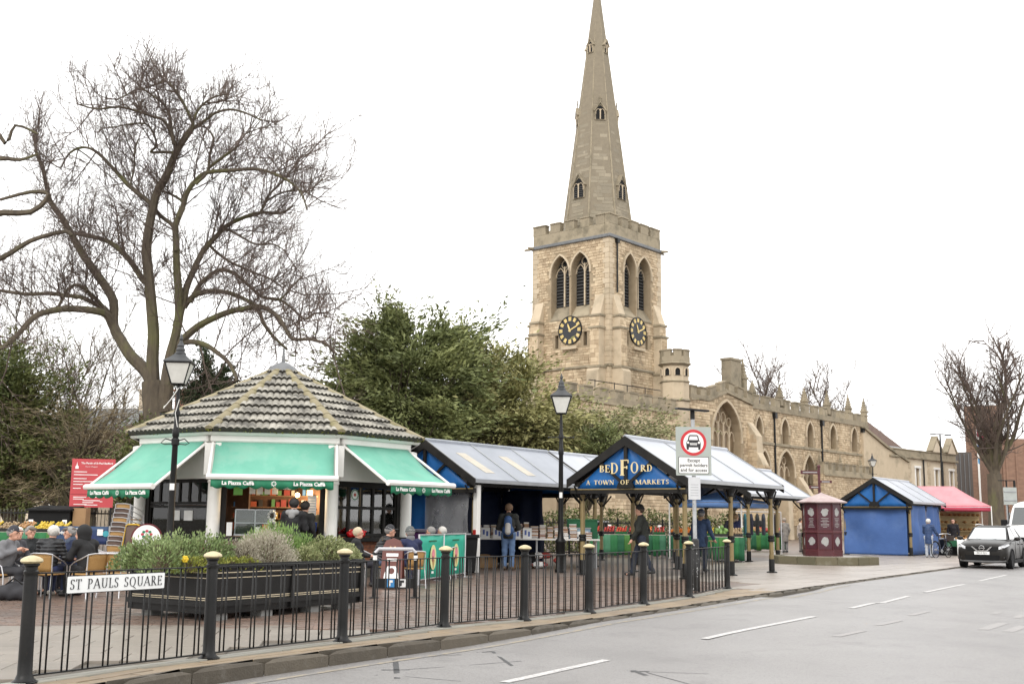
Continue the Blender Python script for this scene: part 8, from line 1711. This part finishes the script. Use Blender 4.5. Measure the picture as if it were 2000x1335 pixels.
# green windbreak panels
m_wb = M('green_windbreak_cloth', (.01,.40,.27), (.008,.33,.22), .6, ns=2); bL, bR = X3(819, 24.4), X3(909, 28.0); mid = bL.lerp(bR, .5)
for i, (a, c, lb) in enumerate(((bL, mid, 'green cafe windbreak panel nearer the railing with an ice cream print'), (mid, bR, 'green cafe windbreak panel nearer the white power post with an ice cream print'))):
    d = c - a; L = d.length; rt = thing('windbreak', lb, 'windbreak', a, atan2(d.y, d.x), 'green windbreak panels of the cafe'); z1 = 1.02
    g = [[V(x, .012*sin(x*7 + z*5 + i), z) for x in [.05 + (L-.1)*j/8 for j in range(9)]] for z in (.1,.35,.6,.85,z1)]; obj('cloth', B().sheet(g), m_wb, rt, smooth=True, solid=.004)
    for x in (0, L - .01): b = B(); b.tube([(x,0,0),(x,0,z1+.04)], .022, 8); b.bx(x-.2,x+.2,-.05,.05,0,.015).bx(x-.05,x+.05,-.2,.2,.001,.016); obj('post', b, m_alu, rt)
    b = B(); b.tube([(0,0,z1+.02),(L,0,z1+.02)], .018, 6); b.tube([(0,0,.1),(L,0,.1)], .014, 6); obj('rail', b, m_alu, rt)
    el = lambda cx, cz, rx, rz, y: [(cx + rx*cos(t*pi/12), y, cz + rz*sin(t*pi/12)) for t in range(24)]; cx = L*.52
    b = B(); b.ext(el(cx, .55, .22, .27, -.03), (0,.006,0)); pr = obj('ice_cream_print', b, cm_((.75,.72,.35), 'pale_yellow'), rt); b = B(); b.ext(el(cx, .62, .11, .11, -.034), (0,.004,0)); obj('scoop', b, cm_((.75,.25,.3), 'pink_scoop'), pr); b = B(); b.ext(el(cx - .05, .52, .07, .06, -.036), (0,.004,0)); obj('scoop', b, cm_((.28,.1,.07), 'brown_scoop'), pr); b = B(); b.ext([(cx-.09,-.034,.5),(cx+.09,-.034,.5),(cx,-.034,.3)], (0,.004,0)); obj('cone', b, m_wick, pr); b = B(); b.bx(cx-.08, cx+.08, -.02,-.014, .2, .25); obj('white_print', b, m_print, rt); b = B(); b.bx(cx-.28,cx+.28,-.02,-.014,.89,.92); obj('dark_print', b, m_greens[3], rt)
# coffee A-board and black stand with white top bar
ab = thing('pavement_sign', 'brown and white pavement sign with a coffee cup between the wicker chairs', 'pavement sign', X3(769, 22.9), radians(-4)); z1 = 1.0
for s_, nm in ((-1, 'front_board'), (1, 'rear_board')):
    b = B(); b.ext([(x, s_*(.22 - .2*z/z1), z) for x, z in ((-.22,.03),(.22,.03),(.20,.82),(.14,.95),(0,z1),(-.14,.95),(-.20,.82))], (0,.02,0)); bd = obj(nm, b, cm_((.13,.035,.025), 'sign_brown', .5), ab)
    if s_ < 0:
        def fp2(poly, mat, nm2, off=.004): b = B(); b.ext([(x, -(.22 - .2*z/z1) - off, z) for x, z in poly], (0,-.003,0)); obj(nm2, b, mat, bd)
        fp2([(-.17,.06),(.17,.06),(.14,.3),(.08,.45),(-.08,.45),(-.14,.3)], m_print, 'white_cup_print'); fp2([(.06*cos(t*pi/8), .36 + .06*sin(t*pi/8)) for t in range(16)], cm_((.13,.035,.025), 'sign_brown', .5), 'cup_mark', .008)
        fp2([(-.12,.64),(.12,.64),(.12,.7),(-.12,.7)], m_print, 'print_line'); fp2([(-.1,.55),(.1,.55),(.1,.6),(-.1,.6)], m_print, 'print_line'); fp2([(-.08,.8),(-.05,.84),(0,.81),(.05,.84),(.08,.8),(0,.74)], cm_((.6,.42,.2), 'gold_print'), 'heart_print')
sd = thing('parking_stand', 'black hoop stand with pale top bar and two small signs on its lower panel', 'stand', X3(734, 20.2), radians(12)); Ld = .72
for x in (0, Ld): b = B(); b.tube([(x,0,0),(x,0,.78)], .035, 8); b.lathe([(.09,0),(.09,.015),(.04,.03)], (x,0,0), 10); lg = obj('leg', b, m_black, sd); b = B(); b.lathe([(.037,.66),(.037,.74)], (x,0,0), 8); obj('white_band', b, m_print, lg)
b = B(); b.tube([(0,0,.78),(.06,0,.85),(Ld-.06,0,.85),(Ld,0,.78)], .03, 8); obj('top_bar', b, M('brushed_alu', (.5,.5,.52), rough=.4), sd, smooth=True); b = B(); b.bx(.03, Ld-.03, -.02, .02, .17, .34); pn = obj('lower_panel', b, m_black, sd)
for x, c, nm in ((.22, (.05,.25,.55), 'blue_sign'), (.42, (.7,.7,.7), 'white_sign')): b = B(); b.bx(x, x+.13, -.026, -.02, .19, .33); pq = obj(nm, b, cm_(c, nm), pn); b = B(); b.bx(x+.03, x+.06, -.03,-.026, .21,.31); b.bx(x+.06,x+.1,-.03,-.026,.27,.31); obj('sign_mark', b, m_print if nm[0] == 'b' else m_blackprint, pq)
# bins, red bag on the sill
pb_ = thing('wheelie_bin', 'purple wheelie bin behind the seated people by the cafe column', 'bin', X3(831, 29.2), radians(-10)); m_pur = cm_((.09,.02,.12), 'purple_plastic', .45); b = B(); b.ext([(-.38,-.3,.1),(.38,-.3,.1),(.45,-.36,1.05),(-.45,-.36,1.05)], (0,.68,0)); obj('bin_body', b, m_pur, pb_, bevel=.03); b = B(); b.bx(-.48,.48,-.4,.4,1.05,1.13); obj('lid', b, cm_((.16,.14,.18), 'grey_lid'), pb_, bevel=.02)
for x in (-.3,.3): b = B(); b.lathe([(.1,-.03),(.1,.03)], n=12, M=Matrix.Translation((x,.3,.1)) @ Matrix.Rotation(pi/2, 4, 'Y')); obj('wheel', b, m_rubber, pb_)
bb2 = thing('black_bin', 'black bin with a flat lid beside the white power post', 'bin', X3(897, 29.6), 0); b = B(); b.ext([(-.42,-.3,.05),(.42,-.3,.05),(.48,-.34,.92),(-.48,-.34,.92)], (0,.66,0)); obj('bin_body', b, m_rubber, bb2, bevel=.02); b = B(); b.bx(-.52,.52,-.38,.38,.92,1.0); obj('lid', b, m_dark, bb2); b = B(); b.bx(-.3,.3,-.2,.2,1.0,1.03); obj('lid_tray', b, m_grey, bb2)
w1_ = faces[1]; pp = CC + CRI.inverted() @ w1_.p(W_*.30, zS + .005, .08); rbg = thing('red_bag', 'crumpled shiny red bag on the cafe window sill', 'bag', pp, radians(40)); P, Fc = solid([((-.16,0,.08),(.14,0,.08),.085,.10), ((.1,0,.1),(.26,.02,.12),.07,.03), ((-.1,0,.12),(.0,.0,.18),.06,.04)], .02, k=.04, mod=lambda G: .012*np.sin(G[...,0]*45+G[...,2]*30)); obj('bag_body', B().add(P, Fc), cm_((.6,.01,.015), 'red_plastic_bag', .25), rbg, smooth=True)
wch = thing('wheelchair_bag', 'dark rucksack on the paving at the feet of the man in grey', 'bag', X3(40, 20.2 + LY)); P, Fc = solid([((-.2,0,.12),(.15,0,.12),.12,.12), ((-.1,0,.2),(.1,.02,.22),.1,.08)], .02, mod=lambda G: .01*np.sin(G[...,0]*30)*np.cos(G[...,2]*25)); obj('bag_body', B().add(P, Fc), cm_((.03,.03,.035), 'dark_bag'), wch, smooth=True); b = B(); b.tube([(-.15,-.05,.25),(0,-.1,.36),(.12,-.05,.26)], .015, 5); obj('bag_strap', b, m_black, wch); wch.name = 'rucksack'
# ================================================================ vehicles
def loft_body(name, st, mat, parent, arches, sub=2):
    "st: (x, halfwidth low, halfwidth mid, halfwidth shoulder, halfwidth top, z bottom, z mid, z shoulder, z top)"
    b = B(); ring = []
    for x, w0, w1, w2, w3, z0, z1, z2, z3 in st:
        half = [(w0*.6, z0), (w0, z0 + .03), (w1, z1), (w2, z2), (w3, z3 - .02), (w3*.55, z3 + .012)]; ring.append([(x, y, z) for y, z in half] + [(x, -y, z) for y, z in half[::-1]])
    n = len(ring[0]); vs = [p for r_ in ring for p in r_]; fs = []
    for i in range(len(ring) - 1):
        for j in range(n): j2 = (j+1) % n; fs.append((i*n+j, (i+1)*n+j, (i+1)*n+j2, i*n+j2))
    fs += [tuple(range(n)), tuple(range(len(vs)-1, len(vs)-n-1, -1))]; b.add(vs, fs)
    o = obj(name, b, mat, None, smooth=True, ang=None, sub=sub); cut = []
    for x, r_ in arches:
        c = B(); c.lathe([(r_,-1.4),(r_,1.4)], n=36, M=Matrix.Translation((x,0,r_*.86)) @ Matrix.Rotation(pi/2, 4, 'X')); q = obj('cutter', c, m_dark); cut.append(q); md = o.modifiers.new('b', 'BOOLEAN'); md.object = q; md.operation = 'DIFFERENCE'; md.solver = 'EXACT'
    dg = bpy.context.evaluated_depsgraph_get(); dg.update(); me = bpy.data.meshes.new_from_object(o.evaluated_get(dg)); bpy.data.objects.remove(o)
    for q in cut: bpy.data.objects.remove(q)
    me.name = name; me.polygons.foreach_set('use_smooth', np.ones(len(me.polygons), dtype=bool)); me.set_sharp_from_angle(angle=radians(38)); return link(name, me, parent)
def wheel(parent, x, y, r_, s_):
    Mx = Matrix.Translation((x, y, r_)) @ Matrix.Rotation(pi/2*-s_, 4, 'X'); b = B(); b.lathe([(r_*.66,-.10),(r_*.93,-.11),(r_,-.07),(r_,.07),(r_*.93,.11),(r_*.66,.10)], n=28, M=Mx); wh = obj('wheel', b, m_rubber, parent, smooth=True, ang=40); b = B(); b.lathe([(r_*.66,.02),(r_*.66,.095),(r_*.6,.085),(r_*.55,.03)], n=28, M=Mx)
    for k in range(5):
        a = k*2*pi/5
        for da in (-.13,.13): b.tube([Mx @ V(.06*cos(a),.06*sin(a),.075), Mx @ V(r_*.62*cos(a+da),r_*.62*sin(a+da),.07)], .02, 4)
    b.lathe([(.075,.05),(.07,.085),(.03,.09)], n=12, M=Mx); obj('rim', b, m_alu, wh, smooth=True, ang=40)
m_paint = M('dark_car_paint', (.012,.0105,.0095), (.015,.013,.011), .34, spec=.22, coat=.08); m_cglass = M('car_glass', (.03,.035,.035), rough=.04, spec=.9, coat=1.); m_chrome = M('chrome', (.82,.82,.83), rough=.12, metal=1.); m_lampg = M('headlamp_glass', (.62,.63,.65), (.42,.43,.45), .12, ns=12, coat=1.); m_wpaint = M('white_van_paint', (.80,.80,.79), (.76,.76,.75), .25, coat=1.)
iK = kl[17]; cf = -(kerb(iK + 3) - kerb(iK)).normalized(); CS = .92; tw_ = kerb(iK + .2, .12); cpos = tw_ - (cf * 1.36 - Vector((-cf.y, cf.x)) * .9) * CS
car = thing('parked_car', 'dark grey family car parked facing us by the kerb near the pink gazebo', 'car', (*cpos, road_z(*cpos) + .004), atan2(cf.y, cf.x))
ST = [(2.19,.56,.60,.60,.50,.34,.46,.60,.70),(2.14,.74,.80,.80,.64,.24,.46,.68,.80),(2.02,.82,.87,.86,.72,.21,.5,.76,.90),(1.75,.85,.895,.885,.76,.2,.55,.84,.965),(1.35,.86,.90,.89,.77,.2,.55,.88,1.01),(.95,.86,.90,.885,.76,.2,.55,.93,1.05),(.3,.86,.90,.88,.76,.2,.55,.96,1.06),(-.6,.86,.90,.88,.75,.2,.55,.99,1.08),(-1.3,.86,.905,.88,.74,.2,.55,1.02,1.1),(-1.8,.84,.88,.86,.70,.23,.55,1.04,1.12),(-2.08,.78,.82,.80,.62,.3,.55,1.02,1.08),(-2.19,.66,.70,.68,.5,.38,.55,.9,.98)]
loft_body('body', ST, m_paint, car, [(1.36,.385),(-1.29,.385)])
for x in (1.36,-1.29):
    for s_ in (-1,1): wheel(car, x, s_*.80, .34, s_); b = B(); b.tube([(x + .395*cos(t*pi/12), s_*.895, .33 + .395*sin(t*pi/12)) for t in range(13)], .022, 5); obj('arch_trim', b, m_dark, car, smooth=True)
# greenhouse
lo = {'f': (1.02,.74,1.03), 'r': (-2.02,.64,1.1)}; GH = [(1.05,.70,1.03),(.22,.56,1.50),(-.5,.565,1.565),(-1.45,.53,1.53),(-1.78,.50,1.47),(-2.1,.60,1.09)]
b = B(); top = [(x, w_, z) for x, w_, z in GH]; mid_ = []
vs = []; 
for x, w_, z in GH: vs += [(x, w_, z), (x, -w_, z)]
base = [(1.05,.76,1.0),(.3,.80,1.03),(-.5,.80,1.05),(-1.4,.78,1.07),(-1.8,.73,1.09),(-2.08,.64,1.06)]
for x, w_, z in base: vs += [(x, w_, z), (x, -w_, z)]
fs = [(2*i, 2*i+1, 2*i+3, 2*i+2) for i in range(5)]
for i in range(5): fs += [(2*i, 2*i+2, 12+2*i+2, 12+2*i), (2*i+1, 12+2*i+1, 12+2*i+3, 2*i+3)]
b.add(vs, fs); obj('roof', b, m_paint, car, bevel=.02)
def win(nm, P, mat=m_cglass, off=.006, par=None):
    P = [Vector(p) for p in P]; n = (P[1]-P[0]).cross(P[2]-P[0]).normalized(); c = sum(P, Vector())/len(P)
    if n.dot(c - V(-.4,0,1.2)) < 0: n = -n
    b = B(); b.ext([p + n*off for p in P], -n*.004); return obj(nm, b, mat, par or car)
car.scale = (CS, CS, CS)
m_screen = M('sky_pale_misted_glass', (.40,.43,.44), (.50,.53,.54), .12, ns=3, coat=1.)  # mist and the sky's reflection painted together as one pale glass colour
win('windscreen', [(1.02,.66,1.05),(1.02,-.66,1.05),(.26,-.53,1.475),(.26,.53,1.475)], m_screen); win('rear_window', [(-2.08,.55,1.12),(-2.08,-.55,1.12),(-1.8,-.46,1.45),(-1.8,.46,1.45)])
for s_ in (-1,1):
    win('side_window', [(.88,s_*.752,1.055),(-.08,s_*.803,1.075),(-.08,s_*.60,1.50),(.25,s_*.59,1.475)]); win('side_window', [(-.16,s_*.803,1.075),(-1.0,s_*.795,1.085),(-.98,s_*.59,1.515),(-.16,s_*.60,1.51)]); win('side_window', [(-1.08,s_*.79,1.09),(-1.68,s_*.735,1.15),(-1.4,s_*.58,1.46),(-1.06,s_*.585,1.51)])
    b = B(); b.tube([(.9,s_*.82,1.035),(-.6,s_*.835,1.055),(-1.7,s_*.76,1.10)], .012, 4); obj('window_trim', b, m_chrome, car)
    b = B(); b.tube([(.1,s_*.56,1.575),(-.6,s_*.575,1.61),(-1.4,s_*.54,1.575)], .018, 5); obj('roof_rail', b, m_alu, car)
    b = B(); b.ball((.78,s_*1.0,1.08), (.085,.12,.075), 10, 6); b.tube([(.82,s_*.84,1.02),(.79,s_*.93,1.05)], .025, 5); mr = obj('wing_mirror', b, m_paint, car, smooth=True); b = B(); b.ball((.70,s_*1.0,1.08), (.012,.1,.06), 8, 5); obj('mirror_glass', b, m_chrome, mr)
    b = B(); b.ext([(2.185,s_*.56,.70),(2.10,s_*.76,.77),(1.86,s_*.885,.85),(1.80,s_*.87,.90),(2.0,s_*.76,.885),(2.14,s_*.56,.80)], (.03,s_*.012,.0)); hl_ = obj('headlight', b, m_lampg, car, bevel=.008); b = B(); b.ball((2.13,s_*.68,.775), (.05,.07,.04), 8, 5); obj('headlight_lens', b, m_chrome, hl_)
    b = B(); b.ball((2.10,s_*.70,.42), (.05,.065,.05), 10, 6); fg = obj('fog_lamp', b, m_lampg, car, smooth=True); b = B(); b.ball((2.09,s_*.70,.42), (.045,.12,.085), 10, 6); obj('fog_surround', b, m_dark, fg)
    for x in (.62,-.38,-1.15): b = B(); b.bx(x-.004,x+.004,min(s_*.895,s_*.907),max(s_*.895,s_*.907),.36,1.0); obj('door_seam', b, m_dark, car)
    for x in (-.2,-1.0): b = B(); b.bx(x-.1,x+.1,min(s_*.885,s_*.93),max(s_*.885,s_*.93),.86,.895); obj('door_handle', b, m_paint, car, bevel=.01)
    b = B(); b.bx(-.9,.95,min(s_*.86,s_*.91),max(s_*.86,s_*.91),.2,.33); obj('sill_cladding', b, m_dark, car, bevel=.015)
b = B(); b.ext([(2.20,-.56,.79),(2.215,-.5,.66),(2.22,.5,.66),(2.20,.56,.79)], (-.06,0,0)); obj('grille', b, m_dark, car)
b = B(); xg = 2.222
for s_ in (-1,1): b.ext([(xg,s_*.36,.80),(xg,s_*.30,.80),(xg,s_*.14,.655),(xg,s_*.19,.64)], (.014,0,0))
b.ext([(xg,-.19,.64),(xg,-.14,.665),(xg,.14,.665),(xg,.19,.64)], (.0145,0,0)); obj('chrome_vee', b, m_chrome, car)
b = B(); b.tube([(2.235,.085*cos(t*pi/12),.745+.085*sin(t*pi/12)) for t in range(25)], .013, 5); b.bx(2.225,2.245,-.11,.11,.73,.76); obj('round_emblem', b, m_chrome, car, smooth=True, ang=40)
b = B(); b.ext([(2.20,-.6,.5),(2.17,-.56,.30),(2.17,.56,.30),(2.20,.6,.5)], (-.1,0,0)); obj('lower_intake', b, m_dark, car); b = B(); b.tube([(2.05,-.78,.30),(2.19,-.5,.27),(2.205,0,.265),(2.19,.5,.27),(2.05,.78,.30)], .035, 6); obj('bumper_lip', b, M('bumper_silver', (.12,.12,.12), rough=.4), car, smooth=True)
b = B(); b.bx(2.212,2.228,-.26,.26,.515,.625); pq = obj('number_plate', b, m_print, car); text('plate_lettering', 'KR13 RJU', .092, m_blackprint, pq, frame4((2.229,0,.57), (0,1,0), (0,0,1)), .001, sx=.92)
b = B(); b.bx(-2.0,2.05,-.8,.8,.22,.5); obj('underbody', b, m_dark, car)
for s_ in (-.3,.25): b = B(); b.tube([(1.04,s_+.1,1.045),(.9,s_-.25,1.115)], .008, 4); obj('wiper', b, m_dark, car)
# white van behind
vpos = kerb(iK + 11.5, -.9); van = thing('parked_van', 'white panel van parked behind the dark car at the right edge', 'van', (*vpos, road_z(*vpos) + .004), atan2(cf.y, cf.x))
SV_ = [(2.7,.62,.7,.7,.6,.35,.55,.8,.95),(2.6,.82,.9,.9,.74,.28,.6,.95,1.1),(2.3,.9,.97,.96,.82,.26,.7,1.1,1.28),(1.95,.92,.99,.98,.86,.26,.8,1.25,1.42),(1.3,.92,1.0,.98,.84,.26,.9,1.7,2.28),(.9,.92,1.0,.98,.86,.26,.95,1.85,2.45),(-.5,.92,1.0,.98,.87,.26,.95,1.9,2.5),(-2.5,.92,1.0,.98,.87,.26,.95,1.9,2.5),(-2.65,.88,.95,.93,.8,.3,.95,1.85,2.4)]
loft_body('body', SV_, m_wpaint, van, [(1.75,.40),(-1.6,.40)], 1)
for x in (1.75,-1.6):
    for s_ in (-1,1): wheel(van, x, s_*.86, .35, s_)
win('windscreen', [(1.98,.78,1.44),(1.98,-.78,1.44),(1.36,-.72,2.16),(1.36,.72,2.16)], off=.05, par=van)
for s_ in (-1,1):
    b = B(); b.ext([(1.5,s_*1.0,1.42),(.4,s_*1.005,1.42),(.4,s_*.985,1.98),(1.1,s_*.985,1.98)], (0,s_*.008,0)); obj('side_window', b, m_cglass, van); b = B(); b.ext([(2.62,s_*.55,.82),(2.5,s_*.9,.85),(2.3,s_*.97,1.05),(2.45,s_*.78,1.1),(2.6,s_*.55,1.0)], (.04,s_*.01,0)); obj('headlight', b, m_lampg, van); b = B(); b.bx(1.45,1.6,min(s_*1.0,s_*1.25),max(s_*1.0,s_*1.25),1.35,1.68); obj('wing_mirror', b, m_dark, van, bevel=.03)
b = B(); b.ext([(2.70,-.55,.98),(2.73,-.5,.7),(2.73,.5,.7),(2.70,.55,.98)], (-.06,0,0)); obj('grille', b, m_dark, van); b = B(); b.bx(2.62,2.76,-.8,.8,.33,.58); obj('bumper', b, m_dark, van, bevel=.04); b = B(); b.bx(2.76,2.77,-.26,.26,.44,.55); obj('number_plate', b, m_print, van)
# road direction sign seen from behind, posts and street things at the far right
rs = thing('direction_sign', 'grey back of a road direction sign in front of the brick building', 'road sign', X3(1964, 66), radians(8)); z0, z1 = at(1970, 985, 66).z, at(1970, 951, 66).z; wd_ = 28*66/2228; b = B(); b.bx(0,wd_,-.02,.02,z0,z1); pl2 = obj('plate', b, M('sign_back_grey', (.40,.43,.41), rough=.6), rs)
for x in (.25*wd_, .75*wd_): b = B(); b.tube([(x,.06,0),(x,.06,z1 - .05)], .045, 6); obj('post', b, m_grey, rs)
for z in (lerp(z0,z1,.25), lerp(z0,z1,.75)): b = B(); b.bx(.03,wd_-.03,-.05,-.021,z-.03,z+.03); obj('stiffener', b, m_grey, pl2)
tl2 = thing('traffic_pole', 'tall dark pole with a bracket arm behind the direction sign', 'pole', X3(1971, 67.5)); zt = at(1971, 938, 67.5).z; b = B(); b.tube([(0,0,0),(0,0,zt)], .05, 6); b.tube([(-.5,0,zt),(.5,0,zt)], .03, 5); obj('pole', b, m_black, tl2); b = B(); b.bx(.42,.52,-.05,.05,zt-.8,zt); obj('arm_end', b, m_black, tl2)
bw = thing('planter_box', 'low tan wooden planter box beside the white van', 'planter', X3(1958, 62)); b = B(); b.bx(0,1.1,0,.6,0,.95); obj('box', b, m_shelf, bw)
for k in range(5): b = B(); b.bx(-.01,1.11,-.03,-.002,.03 + k*.18,.19 + k*.18); obj('plank', b, m_shelf, bw)
